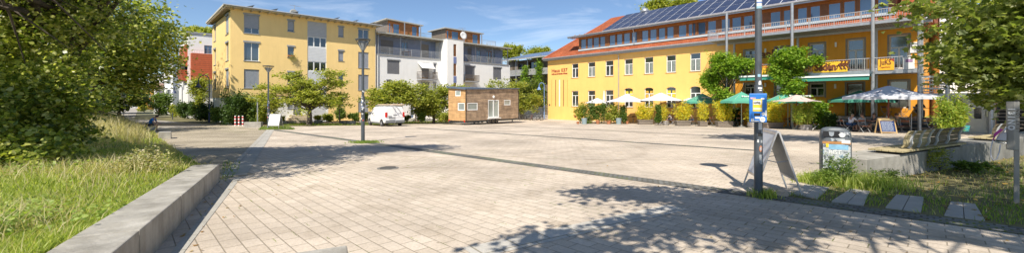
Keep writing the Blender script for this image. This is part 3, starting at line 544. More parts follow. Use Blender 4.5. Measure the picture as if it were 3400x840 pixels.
# ================================================================ YELLOW APARTMENT BLOCK
def inst(root, F, parent): pass
FA = Frame(-29.7, 42, gz(42), math.atan2(.691, .723)); LA = 16.0
FA2 = Frame(-29.7-12*.698, 42+12*.716, gz(42), math.atan2(-.716, .698)); LA2 = 12.0
FAb = Frame(*FA.W(LA, 10.6), FA.a+math.pi)
A = thing('apartment_block', 'yellow four storey apartment block with grey shutters and overhanging flat roof', 'building', FA.o, FA.a)
hA = 12.15; hTop = hA+.33
specs = []
def rowh(F, l, t, b): return F.H(l, b), F.H(l, t)
for (t, b, bl) in [(47, 109, .72), (139, 201, 0), (229.5, 292, 1)]: specs.append(((810, 861, t, b), 2, 0, bl, 'big'))
for (t, b, bl) in [(67.5, 104, .85), (154, 190, 0), (239, 277, 0), (325, 360, 0)]: specs.append(((955, 977, t, b), 1, 0, bl, 'sm'))
for (t, b, bl) in [(89, 122, .9), (168, 202, .9), (247, 281, 0), (327, 350, .1)]: specs.append(((1123.5, 1141, t, b), 1, 0, bl, 'sm'))
for (t, b, bl) in [(96, 146, 0), (172, 224.5, 1), (247.5, 299, 1), (325, 371, 1)]: specs.append(((1189.5, 1224.5, t, b), 2, 0, bl, 'big'))
sA0, sA1 = FA.S(1021), FA.S(1084.5)
holes = []
for q, nv, tr, bl, k in specs: holes.append((FA.S(q[0]), FA.S(q[1]), FA.H(q[0], q[3]), FA.H(q[0], q[2])))
stair = (sA0, sA1, 0, hA-.01)
door = (FA.S(974), FA.S(1002), .9, 3.0)
hw = 2.95; sw = FA.S(1090)
upper = wall_holes(MB(), 0, LA, hw, hA, [h for h in holes if h[3] > hw]+[(sA0, sA1, hw, hA)]); upper.box(.0, LA, .0, .2, hA+.001, hA+.33)
upper = wall_holes(upper, sw, LA, 0, hw, [h for h in holes if h[2] < hw and h[0] > sw])
upper.build('wall', YEL, A, FA)
wall_holes(MB(), 0, sw, 0, hw-.001, [h for h in holes if h[2] < hw and h[1] < sw and h[3] <= hw]+[door, (sA0, sA1, 0, hw-.001)]).build('ground_floor_wall', WHP, A, FA)
for (q, nv, tr, bl, k), h in zip(specs, holes):
    window(A, FA, h, .13, WHT if k == 'big' else GREYF, GLB if h[3] > 8 else GLD, nv, tr, bl, BLIND, GREYF, GREYF if k == 'big' and bl != 1 or k == 'sm' else None)
# stair strip: siding and window bands
mb = MB(); zb = [(0, FA.H(1021, 236)), (FA.H(1021, 203), FA.H(1021, 155))]
for z0, z1 in zb: mb.box(sA0, sA1, .04, .2, z0, z1)
mb.build('stair_siding', CORW, A, FA); MB().box(sA0, sA1, .03, .2, FA.H(1021, 120), hA-.02).build('stair_panel', CORR, A, FA)
for t, b in ((120, 155), (203, 236)): window(A, FA, (sA0, sA1, FA.H(1021, b), FA.H(1021, t)), .08, WHT, GLD, 3, .0, fw=.09)
# entrance
d_ = MB(); d_.box(door[0]+.1, door[0]+.22, .5, .58, .9, 3.0).box(door[1]-.22, door[1]-.1, .5, .58, .9, 3.0).box(door[0]+.22, door[1]-.22, .5, .58, 2.85, 3.0).box(door[0]+.22, door[1]-.22, .5, .58, .9, 1.15).box(door[0]+.22, door[1]-.22, .5, .58, 1.9, 2.0)
dd_ = d_.build('entrance_door', GREYF, A, FA); MB().box(door[0]+.2, door[1]-.2, .54, .55, 1, 2.9).build('pane', GLD, dd_, FA)
MB().box(door[0]-.3, door[1]+.4, .6, .8, .5, 3.2).build('entrance_recess', CORR, A, FA)
mb = MB(); [mb.box(door[0]-.9+k*.25, door[1]+.7, -1.5+k*.35, .5, k*.3, (k+1)*.3-.002) for k in range(3)]; mb.build('entrance_steps', SAND, A, FA, bevel=.01)
# side wall
specs2 = [((749, 759, t, b), t) for t, b in ((46, 111), (139, 200), (229, 291))]+[((710, 717, t, b), t) for t, b in ((80, 135), (162, 215), (240, 297))]
holes2 = [(FA2.S(q[0][0]), FA2.S(q[0][1]), FA2.H(q[0][1], q[0][3]), FA2.H(q[0][1], q[0][2])) for q in specs2]
wall_holes(MB(), 0, LA2, hw, hA, holes2).build('side_wall', YEL, A, FA2); wall_holes(MB(), .05, LA2-.05, 0, hw-.001, [], y=.05).build('side_ground_wall', WHP, A, FA2)
for i, h in enumerate(holes2): window(A, FA2, h, .10, WHT, GLB, 1, 0, [.9, 0, .9, .1, .0, .0][i], BLIND, GREYF, GREYF)
mb = MB(); mb.quad((LA, .0, 0), (LA, 11, 0), (LA, 11, hA), (LA, 0, hA)); mb.quad((0, 11.9, 0), (LA, 11.9, 0), (LA, 11.9, hA), (0, 11.9, hA)); mb.build('rear_walls', YEL, A, FA)
# roof
mb = MB(); mb.box(-.72, LA+.35, -.95, 12.7, hA+.34, hA+.52); rf = mb.build('roof', M('roof_edge', (.58, .55, .48), .6, .1), A, FA)
mb = MB(); [mb.box(k*.8-.6, k*.8-.52, -.85, 12.6, hA+.16, hA+.338) for k in range(21)]; [mb.box(-.68, 0, k*.8, k*.8+.08, hA+.162, hA+.336) for k in range(16)]; mb.build('rafters', M('pale_timber', (.52, .44, .32), .7, .15), rf, FA)
MB().tube([FA.W(-.75, -1.03, hA+.42), FA.W(LA+.4, -1.03, hA+.42)], .07, 8).build('gutter', GREYF, rf, Frame(0, 0, 0, 0))
MB().tube([(LA-.06, -.09, .1), (LA-.06, -.09, hA)], .05, 8).build('downpipe', GREYF, A, FA)
for px in (805, 885, 954, 1092, 1155, 1211):
    s = FA.S(px, 1.5); mb = MB(); mb.add([(s-.9, .3, hA+.38), (s+.9, .3, hA+1.05), (s+.9, 2.3, hA+1.05), (s-.9, 2.3, hA+.38), (s-.9, .3, hA+.31), (s+.9, .3, hA+.98), (s+.9, 2.3, hA+.98), (s-.9, 2.3, hA+.31)], [(0, 1, 2, 3), (7, 6, 5, 4), (0, 4, 5, 1), (1, 5, 6, 2), (2, 6, 7, 3), (3, 7, 4, 0)])
    mb.box(s+.7, s+.76, .4, .46, hA+.3, hA+1); mb.build('solar_collector', DGREY, A, FA)
s = FA.S(978, .8); z = hA+.3
mb = MB(); mb.tube([(s, .8, z), (s, .8, z+1.5)], .03, 6).tube([(s-.5, .8, z+1.45), (s+.6, .8, z+1.45)], .015, 4); [mb.tube([(s-.4+k*.2, .5, z+1.45), (s-.4+k*.2, 1.1, z+1.45)], .01, 4) for k in range(6)]
an = tag(mb.build('roof_aerial', STEEL, None, FA), 'thin television aerial with satellite dish on the yellow block', 'aerial')
mb = MB(); mb.lathe([(.02, -.10), (.3, -.06), (.45, .02), (.45, .04), (.3, -.03), (.02, -.07)], 18, Matrix.Translation((s-.12, .6, z+.55)) @ Matrix.Rotation(R(75), 4, 'X')); mb.build('dish', M('dish_grey', (.30, .30, .28), .5, .05), an, FA, smooth=True)
fb = thing('flower_box', 'dry plant hanging from a small middle window of the yellow block', 'window plant', FA.W(FA.S(966), -.15, FA.H(955, 188)), FA.a)
MB().box(-.35, .35, -.1, .08, 0, .18).build('box', TERR, fb); c = np.array([fb.matrix_basis @ Vector((random.gauss(.1, .22), random.gauss(-.12, .1), random.gauss(0, .22)-.0)) for _ in range(220)])
leaf_obj('leaves', c, .13, CHERRY, fb, LANCE, droop=1, off=tuple(fb.matrix_basis.translation))
# ================================================================ WHITE APARTMENT BLOCK
FB = Frame(-18.0, 53.12, gz(53.1), math.atan2(.691, .723)); LB = 24.4
B = thing('apartment_block', 'white apartment block with blue grey top floor, stair tower and timber roof cabins', 'building', FB.o, FB.a)
hp = FB.H(1256, 181); hT = FB.H(1485, 128.5, -1.66); hE = FB.H(1256, 112)
t0, t1 = 10.07, FB.S(1538.6, -1.66)
def rq(l, r, t, b, y=0.): return (FB.S(l, y), FB.S(r, y), FB.H(l, b, y), FB.H(l, t, y))
wB = [(rq(1286, 1327, 198, 245), 2, 1, 'd'), (rq(1400, 1424.5, 211, 262), 1, .9, 'd'), (rq(1400, 1424.5, 275, 312), 1, 1, 'd'), (rq(1439, 1448, 275, 310), 1, 0, 'd'), (rq(1284, 1296, 266, 277), 1, 0, 'd'),
      (rq(1440, 1448, 211, 245), 1, .9, 'd'), (rq(1544.5, 1577, 218, 270), 1, .8, 'd'), (rq(1637.6, 1665, 223, 263), 1, 1, 'd'), (rq(1363, 1373.5, 349, 391), 1, 0, 'b'), (rq(1590, 1610, 300, 330), 1, .5, 'd')]
wB = [w_ for w_ in wB]
wall_holes(MB(), 0, LB, 0, hp, [w_[0] for w_ in wB]).build('wall', WHP, B, FB)
for q, nv, bl, k in wB: window(B, FB, q, .1, flatm('blue_door', (.05, .10, .25)) if k == 'b' else GREYF, GLK if k == 'b' else GLD, nv, 0, bl, BLINDD, None, GREYF if k == 'd' else None)
tw = [(FB.S(1505.5, -1.66), FB.S(1515.5, -1.66), FB.H(1505.5, b, -1.66), FB.H(1505.5, t, -1.66)) for t, b in ((146.5, 187), (211, 252), (275, 300))]
mb = wall_holes(MB(), t0, t1, 0, hT, tw, y=-1.66); mb.quad((t0, -1.66, 0), (t0, 3, 0), (t0, 3, hT), (t0, -1.66, hT)); mb.quad((t1, -1.66, 0), (t1, 3, 0), (t1, 3, hT), (t1, -1.66, hT)); mb.quad((t0, -1.66, hT), (t1, -1.66, hT), (t1, 3, hT), (t0, 3, hT))
tow = mb.build('stair_tower', WHP, B, FB)
mb = MB(); mb.box(t0-.03, t1+.03, -1.7, 3.0, hT+.002, hT+.08); mb.build('coping', GREYF, tow, FB)
for q in tw: window(B, FB, q, -1.58, BRNW, GLD, 2, 0, fw=.08)
for t, b in ((188.5, 210), (253, 274)): MB().box(tw[0][0], tw[0][1], -1.68, -1.6, FB.H(1505.5, b, -1.66), FB.H(1505.5, t, -1.66)).build('blue_panel', flatm('blue_panel', (.16, .2, .38)), B, FB)
# top floor, set back
wt = [(1264, 1306, 131, 172, 'bl'), (1334, 1353, 139, 176, 'dr'), (1397, 1424, 146, 187, 'bt')]
wt2 = [(1552, 1566, 160, 196, 'bl'), (1583, 1596, 166, 200, 'dr'), (1616, 1632, 170, 200, 'or'), (1636, 1643, 172, 200, 'dr')]
for x0, x1, ws in ((.05, t0, wt), (t1, LB-.4, wt2)):
    hs = [(FB.S(a, 1.5), FB.S(b, 1.5), hp+.12, FB.H(a, t, 1.5)) for a, b, t, _, _ in ws]
    wall_holes(MB(), x0, x1, hp, hE, hs, y=1.5).build('top_floor_wall', BLUEG, B, FB)
    for h, w_ in zip(hs, ws): window(B, FB, h, 1.6, ORW if w_[4] == 'or' else GREYF, GLK if w_[4] == 'dr' else GLD, 2, 0, {'bl': .8, 'bt': .98}.get(w_[4], 0), BLINDD if w_[4] == 'bl' else flatm('taupe_blind', (.22, .2, .18)))
    MB().box(x0-.05, x1, -.12, 1.5, hp+.002, hp+.1).build('terrace_edge', GREYF, B, FB)
    mb = MB(); railing(mb, FB, [(x0+.1, -.05, hp+.1), (x1-.05, -.05, hp+.1)], 1.0, .16, .012); 
    for q in (.3, .5, .7, .86): mb.tube([(x0+.1, -.05, hp+.1+q), (x1-.05, -.05, hp+.1+q)], .012, 4)
    mb.build('terrace_railing', GREYF, B, FB)
    n = 4
    for k in range(n): s = x0+.1+(x1-x0-.3)*k/(n-1); MB().box(s-.05, s+.05, -.02, .08, hp+.1, hE+.02).build('terrace_post', STEEL, B, FB)
    mb = MB(); mb.add([(x0-.3, -.7, hE+.02), (x1+.35, -.7, hE+.02), (x1+.35, 8, hE+.5), (x0-.3, 8, hE+.5), (x0-.3, -.7, hE+.2), (x1+.35, -.7, hE+.2), (x1+.35, 8, hE+.68), (x0-.3, 8, hE+.68)], [(3, 2, 1, 0), (4, 5, 6, 7), (0, 1, 5, 4), (1, 2, 6, 5), (2, 3, 7, 6), (3, 0, 4, 7)])
    r_ = mb.build('top_roof', M('roof_metal', (.40, .39, .35), .6, .15), B, FB)
    mb = MB(); k = 0
    while x0+k*.9 < x1: mb.box(x0+k*.9, x0+k*.9+.07, -.6, 1.4, hE-.08, hE+.018); k += 1
    mb.build('rafters', M('pale_timber'), r_, FB)
    cc = np.array([FB.W(random.uniform(x0-.2, x1+.2), random.uniform(-.6, .5), hE+.22+random.uniform(0, .07)) for _ in range(int(260*(x1-x0)/10))]); leaf_obj('roof_greening', cc, .12, CHERRY, r_, DIAM, off=FB.o)
# roof cabins
def cabin(l, c, r, ytl, ytr, yb, y0=2.2, posts=()):
    s0, s1 = FB.S(c, y0), FB.S(r, y0); hb = hE+.2; ht0 = FB.H(c, ytl, y0); ht1 = FB.H(r, ytr, y0)
    # depth from the left edge of the weathered side
    r_l = (l-CX)/FX; o = FB.W(s0, 0); dep = (r_l*o.y-o.x)/(FB.uy.x-r_l*FB.uy.y)
    mb = MB(); mb.quad((s0, y0, hb), (s0, dep, hb), (s0, dep, ht0), (s0, y0, ht0)); mb.quad((s0, dep, hb), (s1, dep, hb), (s1, dep, ht1), (s0, dep, ht0)); mb.quad((s1, y0, hb), (s1, dep, hb), (s1, dep, ht1), (s1, y0, ht1))
    c_ = mb.build('roof_cabin', WOODG, B, FB)
    mb = MB(); mb.quad((s0, y0, hb), (s1, y0, hb), (s1, y0, ht1), (s0, y0, ht0)); mb.build('cabin_front', WOODO, c_, FB)
    L_ = s1-s0
    for u0, u1, m in ((.02, .07, GLK), (.16, .34, GLK), (.76, .92, GLK)):
        a, b = s0+L_*u0, s0+L_*u1; mb = MB(); mb.box(a-.1, a, y0-.06, y0+.02, hb, ht1-.1).box(b, b+.1, y0-.06, y0+.02, hb, ht1-.1).box(a, b, y0-.06, y0+.02, ht1-.25, ht1-.1); mb.build('window_frame', ORW, c_, FB); MB().box(a, b, y0-.02, y0-.01, hb, ht1-.25).build('pane', m, c_, FB)
    for u in (0.45, .98): MB().box(s0+L_*u, s0+L_*u+.12, y0-.6, y0-.48, hb, ht0*(1-u)+ht1*u).build('post', STEEL, c_, FB)
    e = .5; mb = MB(); P_ = lambda s_, y_, z_: (s_, y_, z_)
    mb.add([(s0-e, y0-e, ht0+.06), (s1+e, y0-e, ht1-.02), (s1+e, dep+e, ht1-.02), (s0-e, dep+e, ht0+.06), (s0-e, y0-e, ht0+.22), (s1+e, y0-e, ht1+.12), (s1+e, dep+e, ht1+.12), (s0-e, dep+e, ht0+.22)], [(3, 2, 1, 0), (4, 5, 6, 7), (0, 1, 5, 4), (1, 2, 6, 5), (2, 3, 7, 6), (3, 0, 4, 7)])
    mb.build('cabin_roof', M('roof_metal'), c_, FB); return s0, s1, dep, hb
ca = cabin(1244, 1288, 1391, 68, 86, 120); cb = cabin(1433, 1480, 1594, 97, 113, 145)
for rp in ([(.2, 4.6, hE+.5), (.2, 1.2, hE+.3), (ca[0], 1.0, hE+.3)], [(cb[1]+.1, 1.6, hE+.3), (cb[1]+3, 1.6, hE+.3), (cb[1]+3, 4, hE+.4)], [(ca[1]+.2, 2.6, hE+.3), (t0, 2.6, hE+.3)]): mb = MB(); railing(mb, FB, rp, 1.1, .16, .014); mb.build('roof_railing', GREYF, B, FB)
s = FB.S(1541, -.2); mb = MB(); z = hE+.3; mb.tube([(s, .2, hE+.2), (s, .2, z+2.3)], .035, 6).tube([(s-.8, .2, z+2.2), (s+.6, .2, z+2.3)], .015, 4); [mb.tube([(s-.7+k*.22, -.1, z+2.2), (s-.7+k*.22, .5, z+2.2)], .01, 4) for k in range(6)]
an = tag(mb.build('roof_aerial', STEEL, None, FB), 'television aerial and white satellite dish on the white block', 'aerial'); z2 = FB.H(1541, 118, -.2)
mb = MB(); mb.lathe([(.02, -.14), (.35, -.08), (.62, .02), (.62, .05), (.35, -.05), (.02, -.10)], 20, Matrix.Translation((s, -.05, z2)) @ Matrix.Rotation(R(78), 4, 'X')); mb.build('dish', M('dish_white', (.66, .66, .64), .5, .05), an, FB, smooth=True)
# balconies
for l, r, t, b, lab in ((1400, 1453, 236.5, 265, 0), (1545, 1592, 247.5, 271, 1)):
    y0 = -1.35; a, c = FB.S(l, y0), FB.S(r, y0); z0, z1 = FB.H(l, b, y0), FB.H(l, t, y0)
    MB().box(a, c, y0, 0, z0-.02, z0+.14).build('balcony_floor', GREYF, B, FB); mb = MB()
    for k in range(6): z = z0+.2+k*(z1-z0-.25)/5; [mb.box(p[0], p[1], p[2], p[3], z-.035, z+.035) for p in ((a, c, y0-.0, y0+.025), (a, a+.025, y0+.03, 0), (c-.025, c, y0+.03, 0))]
    for x in (a+.03, (a+c)/2, c-.06): mb.box(x, x+.04, y0+.027, y0+.06, z0+.14, z1+.03)
    mb.build('balcony_railing', WOODG, B, FB)
y0 = -1.3; a, c = FB.S(1400, y0), FB.S(1447, y0); z = FB.H(1400, 208, -.1); mb = MB(); mb.hexa([(a+.1, -.02, z-.03), (c, -.02, z-.03), (c, -1.3, z-.9), (a+.1, -1.3, z-.9)], [(a+.1, -.02, z), (c, -.02, z), (c, -1.3, z-.87), (a+.1, -1.3, z-.87)]); mb.build('awning', flatm('white_fabric', (.78, .77, .74), .9), B, FB)
mb = MB(); mb.quad((0, 0, 0), (0, 12, 0), (0, 12, hp), (0, 0, hp)); mb.quad((LB, 0, 0), (LB, 12, 0), (LB, 12, hp), (LB, 0, hp)); mb.quad((.05, 1.5, hp), (.05, 8, hp), (.05, 8, hE+.3), (.05, 1.5, hE)); mb.quad((LB-.4, 1.5, hp), (LB-.4, 8, hp), (LB-.4, 8, hE+.3), (LB-.4, 1.5, hE)); mb.quad((0, 12, 0), (LB, 12, 0), (LB, 12, hp), (0, 12, hp)); mb.quad((0, 1.5, hp-.01), (LB, 1.5, hp-.01), (LB, 12, hp-.01), (0, 12, hp-.01)); mb.build('rear_walls', WHP, B, FB)
MB().box(t0+.02, t0+.1, -2.5, -1.7, 0, .05).build('door_mat', DGREY, B, FB)
for x in (.12, t1+.15): MB().tube([(x, -.1, .1), (x, -.1, hE)], .05, 8).build('downpipe', STEEL, B, FB)
tb = thing('terrace_table', 'white parasol folded beside a table on the white block terrace', 'terrace table', FB.W(4.6, .6, hp+.1), FB.a); MB().box(-.6, .6, -.3, .3, .7, .74).box(-.55, -.5, -.25, -.2, 0, .7).box(.5, .55, -.25, -.2, 0, .7).box(-.55, -.5, .2, .25, 0, .7).box(.5, .55, .2, .25, 0, .7).build('table', BRNW, tb)
MB().lathe([(.3, .76), (.22, .95), (.05, 1.0)], 10).build('flower_pot', WHT, tb)
# ================================================================ GREY TIMBER HOUSE with solar roof
FC = Frame(-1.1, 84, gz(84), math.atan2(-.75, .662))
Cb = thing('timber_house', 'grey timber house with solar panel roof and climbing plants behind the yellow hall', 'building', FC.o, FC.a)
hc = FC.H(1683, 206); LC = 16
rc = lambda l, r, t, b: (FC.S(l), FC.S(r), FC.H(l, b), FC.H(l, t))
wc = [rc(1717, 1741, 213, 240), rc(1752, 1784, 206, 250), rc(1786, 1800, 204, 240), rc(1700, 1714, 262, 290), rc(1740, 1765, 262, 290)]
wall_holes(MB(), 0, LC, 0, hc, wc, depth=.6).build('wall', WOODG, Cb, FC)
for i, q in enumerate(wc): window(Cb, FC, q, .5, WHT if i == 0 else BRNW, GLK if i in (0,) else GLD, 2)
MB().box(0, LC, -1.4, -.01, rc(1700, 1710, 240, 255)[2], rc(1700, 1710, 240, 255)[2]+.2).build('balcony_floor', GREYF, Cb, FC)
mb = MB(); z = rc(1700, 1710, 240, 255)[2]+.2; mb.box(0, LC, -1.4, -1.35, z, z+1.0); mb.build('balcony_board', M('grey_board', (.30, .30, .29), .8, .2), Cb, FC)
for px in (1687, 1712, 1750, 1790): s = FC.S(px, -1.4); MB().box(s, s+.15, -1.4, -1.25, 0, hc).build('post', STEEL, Cb, FC)
for px in (1692, 1702): s = FC.S(px, -1.3); MB().box(s, s+1.6, -1.3, -1.22, z+1, hc-.4).build('screen', WOODG, Cb, FC)
mb = MB(); mb.hexa([(-1.5, -2.2, hc-.1), (LC, -2.2, hc-.1), (LC, 8, hc+2.2), (-1.5, 8, hc+2.2)], [(-1.5, -2.2, hc+.1), (LC, -2.2, hc+.1), (LC, 8, hc+2.4), (-1.5, 8, hc+2.4)]); mb.build('roof', M('roof_metal'), Cb, FC)
SOL = M_brick('solar_cells', (.030, .042, .095), (.045, .062, .13), (.50, .52, .54), 1.3, 1.06, .05, plane='xy', rough=.18, offset=0, bump=0, stain=.1)
mb = MB(); mb.hexa([(-1.3, -2.0, hc+.13), (LC, -2.0, hc+.13), (LC, 7.8, hc+2.38), (-1.3, 7.8, hc+2.38)], [(-1.3, -2.0, hc+.18), (LC, -2.0, hc+.18), (LC, 7.8, hc+2.43), (-1.3, 7.8, hc+2.43)]); mb.build('solar_array', SOL, Cb, FC)
for px, lab in ((1748, 'climbing plant on the left post of the grey timber house'), (1790, 'climbing plant on the right post of the grey timber house')):
    s = FC.S(px, -1.6); b = FC.W(s, -1.7); tree('climbing_plant', lab, b, [(b.x, b.y, gz(84)+hc*.5, .7, .6, hc*.48)], .06, hc*.8, 170, 14, .3, .28, WIST, limbs=5, cat='climber', zmin=gz(84)+1)
# low fence and locker by the bikes
g = G(1734, 398); f = Frame(g.x, g.y, g.z, 0); 
cab = thing('bike_locker', 'pale grey metal locker beside the timber tiny house', 'locker', P3(1733, 397, 60)); kx = 60/FX; mb = MB(); hh = 45*60/FY
mb.box(-9*kx, 9*kx, 0, 1.2, 0, hh); mb.build('body', M('locker_mesh', (.40, .42, .43), .6, .2, 8), cab); mb = MB(); mb.box(-9*kx-.04, 9*kx+.04, -.05, 1.25, hh, hh+.08).box(-.03, .03, -.03, 0, 0, hh); mb.build('frame', STEEL, cab)
fe = thing('board_fence', 'dark vertical board fence behind the parked bicycles', 'fence', P3(1762, 392, 63)); mb = MB(); [mb.box(-1.6+k*.16, -1.6+k*.16+.14, 0, .03, 0, 1.75+.02*(k % 3)) for k in range(22)]; mb.build('boards', M('dark_boards', (.07, .08, .09), .8, .3), fe); MB().box(-1.6, 1.9, .035, .08, 1.3, 1.4).build('rail', BRNW, fe)
# ================================================================ RED AND WHITE HOUSE, far houses on the left street
FD = Frame((624-CX)/FX*62, 62, gz(62), math.atan2(.691, .723)); FD2 = Frame(FD.o.x-14*.698, FD.o.y+14*.716, FD.o.z, math.atan2(-.716, .698))
Dd = thing('town_house', 'white house with red boarded upper storeys beyond the hedge', 'building', FD.o, FD.a); hD = FD.H(640, 111)
q1 = (FD.S(678), FD.S(704), FD.H(678, 178), FD.H(678, 150))
wall_holes(MB(), 0, 14, 0, hD, [q1]).build('wall', WHP, Dd, FD); window(Dd, FD, q1, .12, GREYF, GLK, 2)
q2 = [(FD2.S(a), FD2.S(b), FD2.H(a, c), FD2.H(a, d)) for a, b, c, d in ((606, 612, 300, 268), (590, 597, 300, 272))]
wall_holes(MB(), 0, 14, 0, hD*.96, q2).build('side_wall', WHP, Dd, FD2); [window(Dd, FD2, q, .1, GREYF, GLK, 1) for q in q2]
mb = MB(); mb.box(-.15, 14.2, -.15, 10, hD, hD+.25); mb.build('roof', GREYF, Dd, FD); MB().box(14, 14.05, 0, 10, 0, hD).build('rear_walls', WHP, Dd, FD)
s0 = FD.S(635, -1.2); mb = MB(); mb.box(s0, 14.5, -1.2, -.01, FD.H(640, 264, -1.2), FD.H(640, 176, -1.2)); rb = mb.build('red_bay', REDW, Dd, FD); mb = MB(); railing(mb, FD, [(s0+.1, -1.1, FD.H(640, 176, -1.2)), (14, -1.1, FD.H(640, 176, -1.2))], .5, .3, .01); mb.build('bay_railing', STEEL, rb, FD)
a, b = 4.5, 13.7; MB().box(a, b, -.3, -.01, 1.5-(222-HY)*63/FY-FD2.o.z, 1.5-(150-HY)*63/FY-FD2.o.z).build('red_panel', REDW, Dd, FD2)
a, b = 6.5, 13.5; mb = MB(); z1, z2 = 1.5-(268-HY)*63/FY-FD2.o.z, 1.5-(233-HY)*63/FY-FD2.o.z; mb.hexa([(a+.3, -.5, z1), (b-.3, -.5, z1), (b-.3, -.02, z1), (a+.3, -.02, z1)], [(a, -.9, z2), (b, -.9, z2), (b, -.02, z2), (a, -.02, z2)]); bb = mb.build('red_bay', REDW, Dd, FD2)
MB().box(a, b, -.9, -.31, z2+.002, z2+.75).build('bay_window', GLB, bb, FD2); MB().box(a-.1, b+.1, -1.0, -.31, z2+.75, z2+.85).build('bay_roof', GREYF, bb, FD2)
def far_house(l, r, t, Y, label, wallm, roofm, rows, cols, dep=9, ang=.25):
    x0, x1 = (l-CX)/FX*Y, (r-CX)/FX*Y; f = Frame(x0, Y, gz(Y), ang); b = thing('town_house', label, 'building', f.o, f.a); W_ = (x1-x0)/math.cos(ang); h = (HY-t)*Y/FY+2.85; hs = []
    for i in range(rows):
        for j in range(cols): a = W_*(j+.3)/cols; z = 1+(h-1.2)*i/rows+.3; hs.append((a, a+W_*.45/cols, z, z+min(1.5, (h-1)/rows*.55)))
    wall_holes(MB(), 0, W_, 0, h, hs).build('wall', wallm, b, f); [window(b, f, q, .1, WHT, GLB, 2) for q in hs]
    mb = MB(); mb.quad((0, 0, 0), (0, dep, 0), (0, dep, h), (0, 0, h)); mb.quad((W_, 0, 0), (W_, dep, 0), (W_, dep, h), (W_, 0, h)); mb.quad((0, dep, 0), (W_, dep, 0), (W_, dep, h), (0, dep, h)); mb.build('rear_walls', wallm, b, f)
    MB().box(-.3, W_+.3, -.4, dep+.3, h+.002, h+.3).build('roof', roofm, b, f); return b, f, W_, h
b_, f_, W_, h_ = far_house(457, 498, 300, 120, 'small orange house at the end of the left street', flatm('orange_render', (.72, .36, .06), .9), GREYF, 2, 2)
MB().box(W_*.1, W_*.9, -2, -.02, 2.6, 2.8).build('canopy', REDW, b_, f_)
b_, f_, W_, h_ = far_house(512, 566, 250, 100, 'white balconied house between the linden and the red house', WHP, GREYF, 3, 3)
for z in (3.3, 6.2): MB().box(.2, W_*.95, -1.5, -.02, z, z+.95).build('balcony', M('balcony_rose', (.4, .25, .2), .8, .2), b_, f_)
far_house(545, 590, 205, 82, 'tall white house wing with grey stripe left of the red boards', WHP, GREYF, 4, 1, 8, -.4)
far_house(425, 456, 305, 150, 'pale far house behind the street lamps at the left', flatm('pale_render', (.6, .6, .58), .9), GREYF, 2, 2)
# ================================================================ TREES
def Pb(px, py, Y, rx, ry, rz, w=1): p = P3(px, py, Y); return (p.x, p.y, p.z, rx, ry, rz, w)
# near linden, trunk hidden behind its own skirt
lz = lawn_z(-14.5, 12.6)
tree('linden_tree', 'large linden with low hanging boughs in the left foreground', (-14.5, 12.6, lz),
     [(-9.3, 8.6, 6.7, 3.1, 2.9, .8, 2.6), (-8.6, 6.6, 6.2, 2.6, 1.8, .6, 2.2), (-6.4, 10.1, 6.9, 2.4, 1.7, .5, 4.5), (-8.6, 4.7, 6.0, 2.2, 1.3, .5, 3), (-9.7, 5.9, 3.8, 1.9, .8, .5, 7), (-12.2, 6.6, 3.6, 2.0, .9, .6, 5), (-14.4, 8.9, 5.5, 3.6, 2.0, 1.6, .7), (-16.2, 10.8, 3.9, 3.4, 2.0, 2.4, .8), (-14.5, 5.6, 4.2, 2.4, 1.4, .8, .5), (-12.3, 11.2, 3.9, 1.8, 1.4, .9, 1), (-13.6, 10.3, 4.0, 2.2, 1.3, 1.9, 1), Pb(60, 120, 9.4, 2.0, 1.2, 1.6), Pb(700, -8, 10, .45, .4, .22, 4), Pb(20, 430, 8.2, 1.0, 1.0, 1.15, 5), Pb(110, 370, 8.8, 1.2, 1.0, .9, 4), Pb(60, 250, 9.2, 1.6, 1.1, .9, 2), Pb(210, 330, 9.6, 1.1, .8, .6, 3), (-11.5, 10.7, 4.6, 1.2, 1.0, .9, 2), Pb(190, 430, 8.8, .7, .6, .3, 6), Pb(40, 510, 7.6, .9, .6, .5, 6)],
     .34, 2.4, 2450, 50, .19, .09, LINDEN, OVAL, limbs=52, flat=.6, droop=.5, zmin=lz+.12, shell=.5, up=.25, lump=0)
lz = lawn_z(-40, 38)
tree('linden_tree', 'dark trunked linden standing across the lawn behind the seated man', (-38.9, 37, lawn_z(-38.9, 37)), [(-39.5, 37, 8.0, 8.5, 6, 6.5), (-34.6, 36, 7.0, 3.6, 4, 3.3), (-45, 36, 6.5, 6, 5, 6)], .75, 4.5, 900, 36, .75, .34, LINDEN, limbs=40, flat=.5, droop=.4, zmin=2.0, shell=.36)
tree('linden_tree', 'second linden trunk further left on the lawn', (-30, 24, lawn_z(-30, 24)), [(-31, 24, 7, 6, 5, 5.5), (-34, 23, 4.5, 4, 4, 3.5)], .5, 3.2, 700, 36, .55, .24, LINDEN, limbs=36, flat=.5, droop=.4, zmin=1.3, shell=.36)
for i, (px, Y, top, rr, lab) in enumerate([(395, 70, 255, 3.4, 'far green tree between the lawn and the orange house'), (350, 82, 240, 8, 'far tree behind the round street sign'), (250, 60, 200, 9, 'leafy tree at the back of the lawn, left of the dark trunk'), (110, 50, 150, 9, 'leafy tree at the far left back of the lawn'), (-60, 40, 60, 9, 'tree at the left back edge of the lawn')]):
    x = (px-CX)/FX*Y; hgt = (HY-top)*Y/FY+2.6; tree('street_tree', lab, (x, Y, gz(Y)), [(x, Y, gz(Y)+hgt*.56, rr, rr*.8, hgt*.46)], .25, hgt*.25, 420, 26, rr*.12, .5, LINDEN if i > 1 else FART, limbs=16, zmin=gz(Y)+.6)
